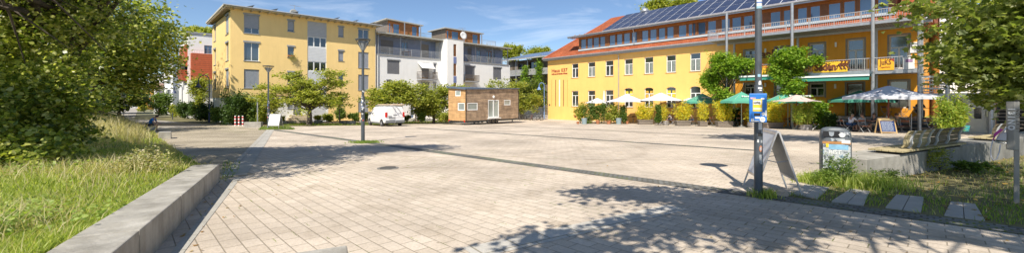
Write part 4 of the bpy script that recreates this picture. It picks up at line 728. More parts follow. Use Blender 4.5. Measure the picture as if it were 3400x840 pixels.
# street tree in front of the yellow block
g = G(1027, 416); gx, gy, g0 = g.x, g.y, g.z
def lay(px, py, rpx, hpx, Y=None): Y = Y or gy; p = P3(px, py, Y); return (p.x, p.y, p.z, rpx*Y/FX, rpx*Y/FX*.75, hpx*Y/FY)
tree('street_tree', 'spreading street tree with layered crown before the yellow block entrance', g, [lay(1030, 330, 120, 24), lay(990, 290, 110, 20), lay(1090, 275, 75, 22), lay(970, 252, 60, 13), lay(1100, 248, 55, 14), lay(905, 330, 60, 26), lay(1125, 330, 50, 22), lay(1000, 372, 30, 12, gy-2), lay(880, 290, 40, 10), lay(930, 356, 25, 14)], .24, 1.9, 560, 26, .30, .20, CHERRY, limbs=44, flat=.4, shell=.5)
# trees round the van and tiny house
for l, b, bl, lab, nc in [((1310, 400), 43.5, [(1290, 320, 75, 38), (1350, 310, 60, 30), (1240, 335, 35, 30), (1310, 285, 50, 16), (1385, 330, 30, 18)], 'round street tree behind the white van', 480), ((1440, 398), 46, [(1440, 345, 55, 42), (1480, 310, 30, 30), (1390, 360, 30, 30), (1500, 300, 40, 22), (1450, 385, 40, 12)], 'bushy tree left of the timber tiny house', 430),
                         ((1690, 396), 58, [(1680, 320, 60, 45), (1730, 345, 45, 35), (1640, 285, 35, 25), (1700, 280, 40, 18), (1770, 340, 40, 40)], 'wide bushy tree behind the right end of the tiny house', 480), ((1800, 392), 66, [(1780, 290, 25, 30), (1795, 330, 20, 35), (1750, 300, 40, 30)], 'dark green tree beside the blue lamp', 300)]:
    x = (l[0]-CX)/FX*b; tree('street_tree', lab, (x, b, gz(b)), [lay(*q, b) for q in bl], .16, 1.5, nc, 24, .32, .22, CHERRY if b != 66 else FART, limbs=30, flat=.5, shell=.5)
for l, b, bl, lab in [((1700, 380), 125, [(1695, 172, 32, 26), (1720, 165, 18, 18)], 'far tree above the right end of the white block'), ((1785, 380), 140, [(1775, 180, 30, 16), (1800, 172, 22, 14), (1760, 185, 15, 8)], 'far tree above the grey timber house'), ((655, 300), 90, [(655, 108, 22, 8), (690, 112, 15, 5)], 'tree top showing over the red and white house'), ((2230, 100), 90, [(2200, 20, 45, 30), (2270, 15, 50, 30), (2150, 30, 15, 15)], 'tree top showing over the ridge of the yellow hall')]:
    x = (l[0]-CX)/FX*b; tree('far_tree', lab, (x, b, gz(b)), [lay(*q, b) for q in bl], .35, (HY-bl[0][1])*b/FY, 320, 16, .8, .55, CHERRY, limbs=14, shell=.5)
# hedges and shrubs on the left street and in the beds
def sh(px, pyb, top, w_, Y, lab, mat=SHRUB, leaf=.13, n=170, per=16, cat='shrub', group=None):
    x = (px-CX)/FX*Y; hh = (pyb-top)*Y/FY/2; z = 1.5-(pyb-HY)*Y/FY; return bush('shrub', lab, (x, Y, z), (w_*Y/FX/2, w_*Y/FX*.4, hh), n, per, leaf, mat, cat, group)
sh(612, 390, 333, 44, 60, 'clipped green hedge bush furthest along the left street', DSHRUB, .2); sh(648, 393, 332, 44, 56, 'clipped hedge bush, middle one of the street hedge', DSHRUB, .2); sh(690, 398, 328, 60, 50, 'darkest hedge bush nearest the yellow block', DSHRUB, .2, 240)
sh(668, 350, 235, 60, 56, 'light green tree bush beneath the red bay', CHERRY, .22, 200); sh(540, 378, 305, 70, 75, 'bushy greenery before the balconied house', SHRUB, .3, 200); sh(578, 388, 340, 30, 66, 'small yellow green bush by the road bollards', CHERRY, .2, 90); sh(470, 370, 335, 24, 100, 'small bush by the orange house', CHERRY, .3, 60); sh(600, 388, 355, 30, 64, 'pale bush at the foot of the white house', CHERRY, .2, 80)
sh(775, 412, 292, 86, 41.4, 'tall dark shrub at the corner of the yellow block', DSHRUB, .17, 420, 20); sh(840, 408, 300, 64, 42.3, 'large shrub between the block corner and the lamp', SHRUB, .17, 340, 20); sh(890, 406, 305, 60, 42.5, 'shrub behind the smaller street lamp', CHERRY, .16, 240, 18); sh(735, 408, 350, 50, 43, 'spreading shrub at the left foot of the yellow block', SHRUB, .17, 200)
sh(1090, 401, 374, 36, 45.5, 'flowering garden shrub right of the street tree trunk', CHERRY, .15, 130); sh(1130, 399, 352, 34, 46.5, 'reddish garden shrub below the small ground floor window', SHRUB, .15, 130); sh(1175, 400, 372, 36, 47.5, 'low garden shrub left of the tall lamp', SHRUB, .15, 110); sh(1215, 400, 372, 24, 44, 'small garden shrub just right of the tall lamp', SHRUB, .15, 60); sh(1055, 399, 382, 20, 44.8, 'low bush beside the entrance steps', CHERRY, .14, 50)
sh(1480, 402, 368, 56, 43.5, 'round bright shrub at the left end of the tiny house', CHERRY, .15, 140); sh(1400, 401, 372, 30, 45, 'low shrub between the van and the tiny house', SHRUB, .15, 80); sh(1350, 402, 382, 30, 46, 'small shrub right of the van', SHRUB, .15, 60); sh(935, 404, 384, 26, 43, 'low shrub left of the entrance steps', CHERRY, .13, 50)
sh(1650, 398, 372, 30, 60, 'shrub under the far end of the tiny house', SHRUB, .2, 60)
# plane trees on the right; the boughs hang into the picture, trunks outside
tree('plane_tree', 'large leaved plane tree hanging over the right foreground', (9.6, -1.2, gz(-1.2)), [(4.6, 1.2, 5.9, 3.2, 1.8, .9, .75), (2.4, 1.9, 5.6, 1.6, .9, .4, 2.3), (1.2, .6, 5.5, 1.7, 1.0, .4, 2.0), (-.7, .2, 5.3, .9, .7, .35, 1.8), (.7, 2.5, 5.6, 1.2, .6, .3, 3.5), (7.6, 2.2, 5.8, 2.6, 1.8, .9, .2), (9.5, 5.0, 5.6, 2.6, 2.0, 1.0, .12), Pb(3360, 60, 8.2, 1.2, .9, 1.1, 1.4), Pb(3350, 200, 8.0, .9, .8, .9, 1.6), Pb(3225, 130, 8.4, .45, .4, .5, 1.5), Pb(3420, 100, 8.8, 1.5, 1.2, 1.4, 1), Pb(3140, 25, 8.2, .4, .3, .22, 2.5), Pb(3230, 235, 8.2, .6, .5, .3, 2.5), Pb(3385, 285, 8.4, .6, .5, .35, 2.5), Pb(3010, 5, 8.0, .3, .2, .08, 5), Pb(2905, 38, 8.0, .10, .1, .07, 12), Pb(2960, 20, 8.0, .15, .1, .07, 10), Pb(3120, 165, 8.2, .14, .14, .22, 14), Pb(3095, 95, 8.2, .15, .14, .14, 14), Pb(3070, 40, 8.2, .2, .15, .14, 10), Pb(3200, 285, 8.2, .2, .2, .12, 5), Pb(3290, 310, 8.2, .4, .3, .1, 5), Pb(3175, 210, 8.2, .22, .2, .2, 3)],
     .38, 4.4, 860, 34, .19, .12, PLANE, MAPLE, limbs=26, flat=.6, droop=.8, shell=.55, up=.35, lump=0)
tree('plane_tree', 'second plane tree right of the terrace with crown above the picture', (18.5, 10.5, gz(10.5)), [(15, 13.2, 9.0, 5.2, 4.2, 1.6), (19.5, 10, 8.0, 4, 4, 2.2), (11.6, 14.8, 9.2, 3.6, 3.0, 1.1, 1.4), (17.5, 9.0, 5.6, 3.0, 1.8, 1.0, .6)], .35, 5.5, 560, 24, .30, .22, PLANE, MAPLE, limbs=40, flat=.5, zmin=2.6, shell=.5, lump=0)
tree('plane_tree', 'further plane tree beyond the pump post at the right edge', (31, 20, gz(20)), [(29.5, 19, 7, 4.0, 4, 4), (28, 17.8, 4.6, 1.8, 2, 2.0), (23.5, 21.5, 9.8, 4.0, 3.0, 1.2, 2.2)], .35, 4.5, 560, 24, .4, .26, PLANE, DIAM, limbs=34, flat=.6, zmin=2.2, shell=.5, lump=0)
# ================================================================ HAUS 037
FH = Frame((1819-CX)/FX*60, 60, gz(60), math.atan2(-.75, .662)); LH = FH.S(3060)
Hh = thing('community_hall', 'long yellow and orange hall with red tiled roof, solar panels and steel balconies', 'building', FH.o, FH.a)
hH = FH.H(1819, 199); sO = FH.S(2440); lt = lambda x: 327-.084*(x-533); lb = lambda x: 327-.05*(x-533)
ups = [(1898.5, 1920), (1952, 1976), (2010, 2036.5), (2073, 2101), (2139.5, 2169), (2212, 2244), (2291, 2326)]
H0 = FH.H(1898.5, lb(1898.5)); H1 = FH.H(1898.5, lt(1898.5)); Z0 = FH.H(1898.5, 353); Z1 = FH.H(1898.5, 302)
hy = []; kinds = []
for i, (a, b) in enumerate(ups): hy.append((FH.S(a), FH.S(b), H0, H1)); kinds.append('u')
for i, (a, b) in enumerate(ups): hy.append((FH.S(a), FH.S(b), Z0+(0 if i < 3 else -.0), Z1+(0 if i < 3 else .22))); kinds.append('l' if i < 3 else 'arc')
cel = (FH.S(1905), FH.S(1914), .35, .75)
wy = wall_holes(MB(), 0, sO, 0, hH, hy+[cel])
for q, k in zip(hy, kinds):
    if k == 'arc':      # rounded corners that make the segment arch
        a, b, c, d = q; m_ = (a+b)/2; r_ = .2; n = 6
        for sg in (-1, 1):
            pts = [(m_+sg*(b-a)/2, d)]+[(m_+sg*(b-a)/2*(1-j/n), d-r_*(1-j/n)**2) for j in range(n+1)]; wy.prism(pts, 'y', .0015, .11)
wy.build('wall', YELH, Hh, FH)
CURT = flatm('net_curtain', (.20, .23, .21), .9, .3)
DECO = [None]*3+[M('yellow_poster', (.62, .50, .04), .8, .6, 3), M('orange_poster', (.6, .36, .05), .8, .6, 3), M('yellow_poster'), None]
SILL = flatm('stone_sill', (.42, .30, .14), .9)
for i, (q, k) in enumerate(zip(hy, kinds)):
    o = window(Hh, FH, q, .11, WHT, GLD, 2, .33 if k == 'u' else (.32 if k == 'arc' else .30), 0, None, SILL, fw=.075, curtain=CURT if k == 'u' and i not in (0, 2) else None)
    if k == 'arc' and DECO[i-7]:
        a, b, c, d = q; mb = MB()
        for x0, x1 in ((a+.12, (a+b)/2-.1), ((a+b)/2+.1, b-.12)): mb.box(x0, x1, .132, .138, c+.9, d-.42)
        mb.build('window_picture', DECO[i-7], o, FH)
MB().box(cel[0]+.02, cel[1]-.02, .1, .12, .37, .73).build('cellar_grille', BRNW, Hh, FH)
# orange part with doors and windows
ow = [((2471.6, 2512), 168, 212, 'w'), ((2574, 2619), 158, 250, 'd'), ((2688, 2738), 146.5, 212, 'w'), ((2813.5, 2869), 133, 232, 'w'), ((2953, 3017), 120, 230, 'w'),
      ((2471.6, 2512), 278, 314, 'w'), ((2574, 2619), 277, 330, 'w'), ((2688, 2737.6), 277, 321, 'w'), ((2811, 2867), 276, 389, 'd'), ((2953, 3016.5), 269, 359, 'w'), ((3046, 3077), 327, 342, 's')]
ho = [(FH.S(a), min(FH.S(b), LH-.05), FH.H(a, bt), FH.H(a, tp)) for (a, b), tp, bt, k in ow if k != 's']
wo = wall_holes(MB(), sO+.002, LH, 0, hH, ho); wo.quad((LH, 0, 0), (LH, 12, 0), (LH, 12, hH), (LH, 0, hH)); wo.build('orange_wall', ORA, Hh, FH)
for q, w_ in zip(ho, [w_ for w_ in ow if w_[3] != 's']):
    window(Hh, FH, q, .12, BRNW if w_[3] == 'd' else M('pale_frame', (.55, .53, .46), .6, .05), GLD if w_[1] > 250 or w_[3] == 'd' else GLB, 2, .36, 0, None, None, fw=.09, name='door' if w_[3] == 'd' else 'window')
    mb = MB(); a, b, c, d = q; mb.box(a-.12, a, -.02, .03, c-.1, d+.12).box(b, b+.12, -.02, .03, c-.1, d+.12).box(a, b, -.02, .03, d+.002, d+.12); mb.build('surround', M('grey_surround', (.26, .24, .2), .8, .1), Hh, FH)
mb = MB(); mb.quad((0, 0, 0), (0, 12, 0), (0, 12, hH), (0, 0, hH)); mb.quad((0, 12, 0), (LH, 12, 0), (LH, 12, hH), (0, 12, hH)); mb.build('rear_walls', YELH, Hh, FH)
# roof
e = .55; yr = 5.0; hr, sr = FH.H(2030, 64, yr), FH.S(2030, yr); hg = hH+.12; DEP = 12
s2 = LH+.6; sd0, sd1 = FH.S(1922, .05), FH.S(2975, .05)
mb = MB(); T1 = [(-e, -e, hg), (s2, -e, hg), (s2, yr, hr), (sr, yr, hr)]; mb.poly(T1); mb.poly([(-e, -e, hg), (sr, yr, hr), (-e, DEP+e, hg)]); mb.poly([(sr, yr, hr), (s2, yr, hr), (s2, DEP+e, hg), (-e, DEP+e, hg)]); mb.poly([(s2, -e, hg), (s2, DEP+e, hg), (s2, yr, hr)])
mb.poly([(-e, -e, hg-.05), (-e, DEP+e, hg-.05), (s2, DEP+e, hg-.05), (s2, -e, hg-.05)]); roof = mb.build('roof', TILE, Hh, FH)
mb = MB(); mb.tube([(-e-.05, -e-.07, hg-.02), (s2, -e-.07, hg-.02)], .09, 8).tube([(-e-.07, -e, hg-.02), (-e-.07, DEP+e, hg-.02)], .09, 8).box(-e+.02, s2-.02, -e+.05, -.01, hg-.3, hg-.06); mb.build('gutter', STEEL, roof, FH)
MB().tube([(sr, yr, hr+.02), (-e, -e, hg+.03)], .09, 6).tube([(sr, yr, hr+.02), (s2, yr, hr+.02)], .09, 6).build('ridge_tiles', M('ridge', (.40, .11, .05), .8, .2), roof, FH)
slope = (hr-hg)/(yr+e); yd = .05; hds = FH.H(1925, 169, yd); hdt = FH.H(1925, 131, yd)
mb = MB(); dws = []; n = 26; s = sd0+.25; rng = [(271, 295), (303, 327), (334, 360), (367, 391), (415, 442), (451, 477), (487, 516), (526, 552), (578, 608), (619, 650), (662, 693), (704, 736), (762, 800), (811, 846), (860, 897)]
for a, b in rng: dws.append((FH.S(1750+a/1.515, yd), FH.S(1750+b/1.515, yd)))
for a, b in [(0, 14), (26, 66), (76, 116), (144, 186), (198, 242), (256, 300), (312, 350), (391, 440), (457, 490), (528, 574), (592, 640), (684, 742), (761, 816), (840, 900)]: dws.append((FH.S(2300+a/1.515, yd), FH.S(2300+b/1.515, yd)))
dws += [(FH.S(2915, yd), FH.S(2950, yd))]
dh = [(a-.05, b+.05, (hds+.175 if i not in (22, 23, 24, 25, 29) else hds-.3), hdt-.03) for i, (a, b) in enumerate(dws)]
wall_holes(MB(), sd0, sd1, hds-.6, hdt, dh, y=yd, depth=.1).build('dormer_wall', BRNW, Hh, FH)
for q in dh: window(Hh, FH, q, yd+.04, ORW if q[0] > 20 else BRNW, GLK, 1, fw=.06)
mb = MB(); mb.box(sd0-.02, sd1, yd-.12, yd-.002, hds-.05, hds+.17); mb.build('dormer_sill', M('sill_metal', (.45, .50, .53), .5, .1), Hh, FH)
mb = MB(); mb.quad((sd0, yd, hds-.3), (sd0, yd+5, hds-.3), (sd0, yd+5, hdt+2), (sd0, yd, hdt)); mb.quad((sd1, yd, hds-.3), (sd1, yd+5, hds-.3), (sd1, yd+5, hdt+2), (sd1, yd, hdt)); mb.build('dormer_cheek', BRNW, Hh, FH)
y0 = -.8; hv = FH.H(1885, 124.5, y0); yt = yr-.05; sl2 = (hr+.12-hv)/(yt-y0); xs0 = FH.S(1885, y0); xs1 = FH.S(1946, y0); zz = lambda y: hv+(y-y0)*sl2
mb = MB(); mb.hexa([(xs1, y0, hv-.08), (sd1+.8, y0, hv-.08), (sd1+.8, yt, zz(yt)-.08), (sr, yt, zz(yt)-.08)], [(xs1, y0, hv+.06), (sd1+.8, y0, hv+.06), (sd1+.8, yt, zz(yt)+.06), (sr, yt, zz(yt)+.06)]); dr = mb.build('dormer_roof', TILE, Hh, FH)
mb = MB(); mb.tube([(xs0, y0-.08, hv), (sd1+.8, y0-.08, hv)], .08, 6).box(xs0, sd1+.8, y0-.02, y0+.05, hv-.2, hv-.082).box(xs0, xs1+.5, y0+.052, y0+1.1, hv-.14, hv-.084); mb.build('fascia', STEEL, dr, FH)
mb = MB(); k = 0
while xs0+.6+k*.85 < sd1: x = xs0+.6+k*.85; mb.hexa([(x, y0+.06, hv-.26), (x+.1, y0+.06, hv-.26), (x+.1, yd+.0, zz(yd)-.26), (x, yd, zz(yd)-.26)], [(x, y0+.06, hv-.082), (x+.1, y0+.06, hv-.082), (x+.1, yd, zz(yd)-.082), (x, yd, zz(yd)-.082)]); k += 1
mb.box(sd0, sd1, yd-.06, yd+.02, hdt+.0, hdt+.3); mb.build('rafters', ORW, dr, FH)
# solar panels: shared mesh, four rows
sp0 = FH.S(1998, y0); pw, ph = 1.24, (yt-y0-.05)/3; lay_ = math.atan(sl2); PN = None
SOLP = M_brick('solar_panel_cells', (.028, .036, .075), (.036, .048, .10), (.06, .08, .12), .31, .5, .006, plane='xy', rough=.15, offset=0, bump=0, stain=.1)
SOLF = flatm('panel_frame', (.62, .64, .66), .4)
for r_ in range(3):
    for c_ in range(100):
        x = sp0+c_*pw; 
        if x+pw > sd1+.9: break
        y = y0+.06+r_*ph
        Mw = FH.M @ Matrix.Translation((x, y, zz(y)+.10)) @ Matrix.Rotation(lay_, 4, 'X')
        if PN is None:
            mb = MB(); pl = ph/math.cos(lay_); mb.box(.03, pw-.05, .04, pl-.04, .0, .045); mb.k = 1; mb.box(0, pw-.02, 0, pl-.01, -.04, .03); PN = mb.build('solar_panel', [SOLP, SOLF], Hh); PN.matrix_basis = FH.M.inverted() @ Mw if False else WM[Hh.name].inverted() @ Mw
        else:
            c = PN.copy(); COL.objects.link(c); c.parent = Hh; c.matrix_basis = WM[Hh.name].inverted() @ Mw
# roof ventilator
s = FH.S(2141, 5.2); zb = FH.H(2141, 50, 5.2); mb = MB(); mb.lathe([(.35, zb-1.2), (.35, zb+.2), (.55, zb+.35), (.62, zb+.55), (.35, zb+.85), (.05, zb+1.0)], 14, Matrix.Translation((s, 5.2, 0))); mb.build('roof_ventilator', STEEL, Hh, FH, smooth=True)
for px, y, zt_, zb_ in ((2054, -.12, hH, 0), (2105, yd-.2, hv, hds),): s = FH.S(px, y); mb = MB(); mb.tube([(s, y-.35, zt_), (s, y, zt_-.5), (s, y, zb_)], .06, 6); mb.build('downpipe', STEEL, Hh, FH)
# lettering and slots
REDT = flatm('red_letters', (.33, .05, .03), .6); BRT = flatm('brown_letters', (.16, .05, .02), .6)
z = FH.H(1830, 241); a = FH.S(1831.5); b = FH.S(1884); t = text('Haus 037', .70, REDT, 'lettering', Hh, face_m(FH, a, -.03, z), bold=.014); fit(t, b-a)
z = FH.H(1830, 249); b = FH.S(1885); t = text('Alfred-Döblin-Platz', .30, REDT, 'lettering', Hh, face_m(FH, a, -.03, z), bold=.012); fit(t, b-a)
for px, dark in ((1832, 0), (1845, 1), (1858, 2), (1871, 1), (1884, 0)):
    s = FH.S(px); MB().box(s-.03-.03*dark, s+.03+.03*dark, -.02, .01, FH.H(px, 353), FH.H(px, 265)).build('wall_slot', [flatm('slot_line', (.45, .30, .08)), BRNW, WHT][dark], Hh, FH)
s = FH.S(1825); MB().box(s-.12, s+.12, -.06, .01, FH.H(1825, 350), FH.H(1825, 346)).build('wall_box', DGREY, Hh, FH)
za = FH.H(2536, 192); text('Saal', 1.05, BRT, 'lettering', Hh, face_m(FH, FH.S(2508), -.03, za), bold=.03)
# steel decks
pD = -3.0; zU = FH.H(2630, 109, pD); zUr = FH.H(2630, 67, pD); zLb = FH.H(2898, 246, pD); zLt = FH.H(2898, 237, pD); zLr = FH.H(2898, 193, pD)
xu0, xe = FH.S(2350, pD), FH.S(3060, pD)
mb = MB(); mb.box(xu0, xe, pD+.1, -.3, zU+.02, zU+.1); mb.build('upper_deck', DECKU, Hh, FH)
mb = MB(); mb.box(xu0, xe, pD, pD+.1, zU, zU+.22).box(xu0, xu0+.1, pD+.1, -.5, zU, zU+.2).box(xu0, xe, -.75, -.65, zU-.2, zU+.0); mb.build('deck_beam', STEEL, Hh, FH)
mb = MB(); railing(mb, FH, [(xu0, -.6, zU+.2), (xu0, pD+.05, zU+.2), (xe, pD+.05, zU+.2)], zUr-zU-.2, .14, .014); mb.build('deck_railing', ALU, Hh, FH)
xl0, xl1 = FH.S(2440, pD), xe
mb = MB(); mb.box(xl0, xl1, pD+.1, -.05, zLb+.05, zLb+.18); mb.build('balcony_floor', DECKU, Hh, FH)
MB().box(xl0, xl1, pD, pD+.1, zLb, zLt+.12).build('balcony_beam', STEEL, Hh, FH)
mb = MB(); railing(mb, FH, [(xl0, -.1, zLt+.1), (xl0, pD+.05, zLt+.1), (xl1, pD+.05, zLt+.1)], zLr-zLt-.1, .14, .014); mb.build('balcony_railing', ALU, Hh, FH)
for px in (2413, 2630, 2898): s = FH.S(px, pD-.12); MB().tube([(s, pD-.12, 0), (s, pD-.12, FH.H(px, {2413: 45, 2630: 12, 2898: -30}[px], pD))], .115, 10).build('steel_column', STEEL, Hh, FH, smooth=False)
for px in (2438, 2649, 2909): s = FH.S(px, -.75); MB().tube([(s, -.75, 0), (s, -.75, zU-.2)], .10, 10).build('steel_column', STEEL, Hh, FH)
s = FH.S(3062, pD); MB().tube([(s, pD, 0), (s, pD, zU+1.2)], .06, 8).build('steel_column', STEEL, Hh, FH)
# awnings
AWN = flatm('green_awning', (.05, .28, .21), .85, .08)
for l, r in ((2456, 2612), (2636, 2886)):
    a, b = FH.S(l, pD-.5), FH.S(r, pD-.5); z = FH.H(r, 250, pD-.5); mb = MB(); mb.hexa([(a, pD-.5, z-.12), (b, pD-.5, z-.12), (b, -.3, z+.22), (a, -.3, z+.22)], [(a, pD-.5, z-.06), (b, pD-.5, z-.06), (b, -.3, z+.26), (a, -.3, z+.26)]); mb.box(a, b, pD-.54, pD-.502, z-.34, z-.02)
    aw = mb.build('awning', AWN, Hh, FH); MB().box(a-.03, b+.03, pD-.62, pD-.545, z-.04, z+.1).build('awning_bar', WHT, aw, FH)
# banners hung on the railing
def banner(l, r, t, b, mat, label, y=pD-.03, px=None): 
    s0, s1 = FH.S(l, y), FH.S(r, y); z0, z1 = FH.H((l+r)/2, b, y), FH.H((l+r)/2, t, y); o = MB().box(s0, s1, y-.02, y, z0, z1).build('banner', mat, None, FH); tag(o, label, 'banner'); return o, s0, s1, z0, z1
YB = flatm('yellow_banner', (.78, .46, .03), .8, .05); WB = flatm('white_board', (.74, .73, .70), .7, .08)
o, a, b, z0, z1 = banner(2700, 2814, 206, 240, YB, 'yellow banner reading Süden with dark figures on the balcony rail')
t = text('Süden', (z1-z0)*1.0, BRT, 'lettering', o, face_m(FH, a+.1, pD-.06, z0+(z1-z0)*.2), bold=.05); fit(t, (b-a)*.64)
mb = MB()
for k in range(3): x = a+(b-a)*(.70+.10*k); mb.tube([(x, 0, z0+.25), (x+.12, 0, z0+.6), (x+.35, 0, z1-.1)], .05, 5, T=Matrix.Translation((0, pD-.07, 0))).tube([(x+.12, 0, z0+.6), (x+.35, 0, z0+.2)], .045, 5, T=Matrix.Translation((0, pD-.07, 0))).tube([(x-.02, 0, z1-.35), (x+.32, 0, z1-.25)], .04, 5, T=Matrix.Translation((0, pD-.07, 0))); mb.ball((x+.33, pD-.07, z1+.02), (.08, .03, .08), 6, 4)
mb.build('emblem', BRT, o, FH)
o, a, b, z0, z1 = banner(2521, 2566, 219, 251, YB, 'yellow banner reading Saal A+B half behind the stickered post')
t = text('Saal', .62, REDT, 'lettering', o, face_m(FH, a+.1, pD-.06, z0+.68)); t = text('A+B', .55, REDT, 'lettering', o, face_m(FH, a+.45, pD-.06, z0+.12))
o, a, b, z0, z1 = banner(2915, 2969, 196, 233, flatm('amber_banner', (.80, .42, .03), .8, .04), 'yellow square banner reading JuKS on the balcony rail')
t = text('JuKS', .56, BRT, 'lettering', o, face_m(FH, a+.12, pD-.06, z0+.42), bold=.012); fit(t, (b-a)*.72); fit(text('Jugendräume', .17, REDT, 'lettering', o, face_m(FH, a+.16, pD-.06, z0+.18)), (b-a)*.6); mb = MB(); mb.prism([(b-.25, z1), (b, z1), (b, z1-.25)], 'y', pD-.055, pD-.05); mb.build('corner_mark', REDT, o, FH)
o, a, b, z0, z1 = banner(2999, 3037, 191, 229, WB, 'white poster with blurred purple and orange print on the balcony rail'); MB().box(a+.12, b-.1, pD-.06, pD-.052, z0+.5, z1-.12).build('print', M('purple_print', (.38, .22, .36), .7, .8, 3), o, FH); MB().box(a+.1, b-.5, pD-.06, pD-.052, z0+.08, z0+.3).build('print', M('blue_print', (.2, .3, .5), .7, .5, 6), o, FH)
s0, s1 = FH.S(3022), FH.S(3058); z0, z1 = FH.H(3040, 175), FH.H(3040, 140); o = MB().box(s0, s1, -.08, -.04, z0, z1).build('wall_sign', WB, None, FH); tag(o, 'white sign with line drawing on the orange wall under the upper deck', 'sign')
mb = MB(); cx_, cz = (s0+s1)/2, (z0+z1)/2+.15; hw2 = (s1-s0)*.36; hz2 = (z1-z0); pts = [(cx_+hw2*math.cos(k*.42), 0, cz+hz2*.16*math.sin(k*.42)) for k in range(16)]; mb.tube([(p[0], -.09, p[2]) for p in pts], .02, 4).tube([(s0+.1, -.09, cz-hz2*.32), (s1-.15, -.09, cz-hz2*.34)], .018, 4).tube([(s0+.2, -.09, cz-hz2*.44), (s1-.1, -.09, cz-hz2*.46)], .02, 4); mb.build('drawing', BLACK, o, FH)
# terrace and steps
yT = -3.6; zT = FH.H(3000, 393, yT); x0, x1 = FH.S(2750, yT), FH.S(3180, yT)
x1 = min(x1, LH+2.2); tr = thing('cafe_terrace', 'raised timber terrace with wide steps along the orange hall', 'terrace', FH.W(x0, yT), FH.a)
MB().box(x0, x1, yT, -.05, zT-.12, zT).build('deck', PWOOD, tr, FH)
for k in range(4): z = zT*(4-k)/5; MB().box(x0, x1, yT-.35*(k+1), yT-.35*k+.05, z-.07, z).build('step', PWOOD, tr, FH)
MB().box(x0+.1, x1-.1, yT+.05, yT+.1, 0, zT-.14).build('riser', DGREY, tr, FH)
FL = FH
# stair landing, canopy and lift
yS = -4.2; a, b = FH.S(3051, yS), FH.S(3330, yS); zl0, zl1, zl2 = FH.H(3051, 322, yS), FH.H(3051, 310, yS), FH.H(3051, 258, yS)
st = thing('stair_landing', 'steel stair landing with white railing at the right end of the hall', 'landing', FH.W(a, yS), FH.a)
MB().box(a, b, yS, yS+4, zl0, zl1).build('deck', STEEL, st, FH); m2 = FH.S(3150, yS); mb = MB(); railing(mb, FH, [(a, yS, zl1), (b, yS, zl1)], zl2-zl1, .13, .016); [mb.box(a, m2, yS+.3, yS+.34, zl1+k*.28, zl1+k*.28+.12) for k in range(1, 5)]; mb.build('railing', M('white_rail', (.66, .65, .6), .5, .05), st, FH)
for px in (3053, 3146, 3290): s = FH.S(px, yS-.1); MB().tube([(s, yS-.1, 0), (s, yS-.1, {3053: zl1+5, 3146: zl1+3.4, 3290: zl0}[px])], .11, 8).build('post', STEEL, st, FH)
mb = MB(); [mb.box(a+.2+k*.30, a+.55+k*.30, yS+.6, yS+1.8, zl1+k*.19+.1, zl1+k*.19+.16) for k in range(16)]; mb.build('stair_flight', GREYF, st, FH)
s0, s1 = FH.S(3128, yS+.4), FH.S(3305, yS+.4); lf = thing('lift_shaft', 'stainless steel lift with small dark window in its door', 'lift', FH.W(s0, yS+.4), FH.a); hl = zl0-.01
MB().box(s0, s1, yS+.4, yS+3.2, 0, hl).build('cabin', STAIN, lf, FH); da, db = FH.S(3200, yS+.38), FH.S(3275, yS+.38); dz = FH.H(3230, 340, yS+.38)
MB().box(da, db, yS+.34, yS+.398, .12, dz).build('door', M('lift_door', (.46, .44, .40), .3, .1, 1, metal=.5), lf, FH); w0, w1 = FH.S(3234, yS+.3), FH.S(3259, yS+.3); MB().box(w0, w1, yS+.32, yS+.338, FH.H(3234, 394, yS+.3), FH.H(3234, 357, yS+.3)).build('door_window', GLD, lf, FH)
MB().box(FH.S(3240, yS+.3), FH.S(3252, yS+.3), yS+.3, yS+.338, FH.H(3240, 349, yS+.3), FH.H(3240, 344, yS+.3)).build('sign_plate', flatm('sign_red', (.6, .02, .02)), lf, FH)
for px in (3279, 3300): c_ = FH.S(px, yS+.35); MB().box(c_-.1, c_+.12, yS+.34, yS+.398, FH.H(px, 388, yS+.3), FH.H(px, 367, yS+.3)).build('notice', flatm('notice', (.7, .66, .4)), lf, FH)
# pale house and slatted screen beyond the right end
FI = Frame(*P3(3120, 0, 36).xy, gz(36), -.55); Ih = thing('white_house', 'white rendered house glimpsed through the plane leaves on the right', 'building', FI.o, FI.a); hs = [(1.2+k*3.2, 2.6+k*3.2, z, z+1.5) for k in range(5) for z in (1.0, 4.0, 7.0)]
wall_holes(MB(), 0, 18, 0, 10.5, hs).build('wall', WHP, Ih, FI); [window(Ih, FI, q, .1, WHT, GLB, 2) for q in hs]; MB().box(-.4, 18.4, -.5, 9, 10.5, 10.8).build('roof', GREYF, Ih, FI); [MB().quad((x, 0, 0), (x, 9, 0), (x, 9, 10.5), (x, 0, 10.5)).build('side_wall', WHP, Ih, FI) for x in (0, 18)]
FJ = Frame(*P3(3308, 0, 27).xy, gz(27), -.8); sj = thing('slatted_screen', 'open slatted timber screen right of the steel lift', 'screen', FJ.o, FJ.a); mb = MB(); [mb.box(0, 5, 0, .04, .3+k*.24, .42+k*.24) for k in range(11)]; mb.build('slats', WOODG, sj, FJ); mb = MB(); [mb.box(x, x+.1, .045, .14, 0, 3.1) for x in (0, 1.6, 3.2, 4.8)]; mb.build('posts', DGREY, sj, FJ); MB().box(.02, 4.98, .5, 3.0, 0, 3.0).build('shade_backing', BLACK, sj, FJ)  # black box added behind the slats to stand in for shade
# wall lamps
for i, (px, py) in enumerate([(2541, 168), (2775, 148), (2773, 286), (2541, 282)]): s = FH.S(px, -.1); z = FH.H(px, py, -.1); MB().box(s-.06, s+.06, -.16, -.01, z-.2, z+.2).build('wall_light', WHT, Hh, FH)
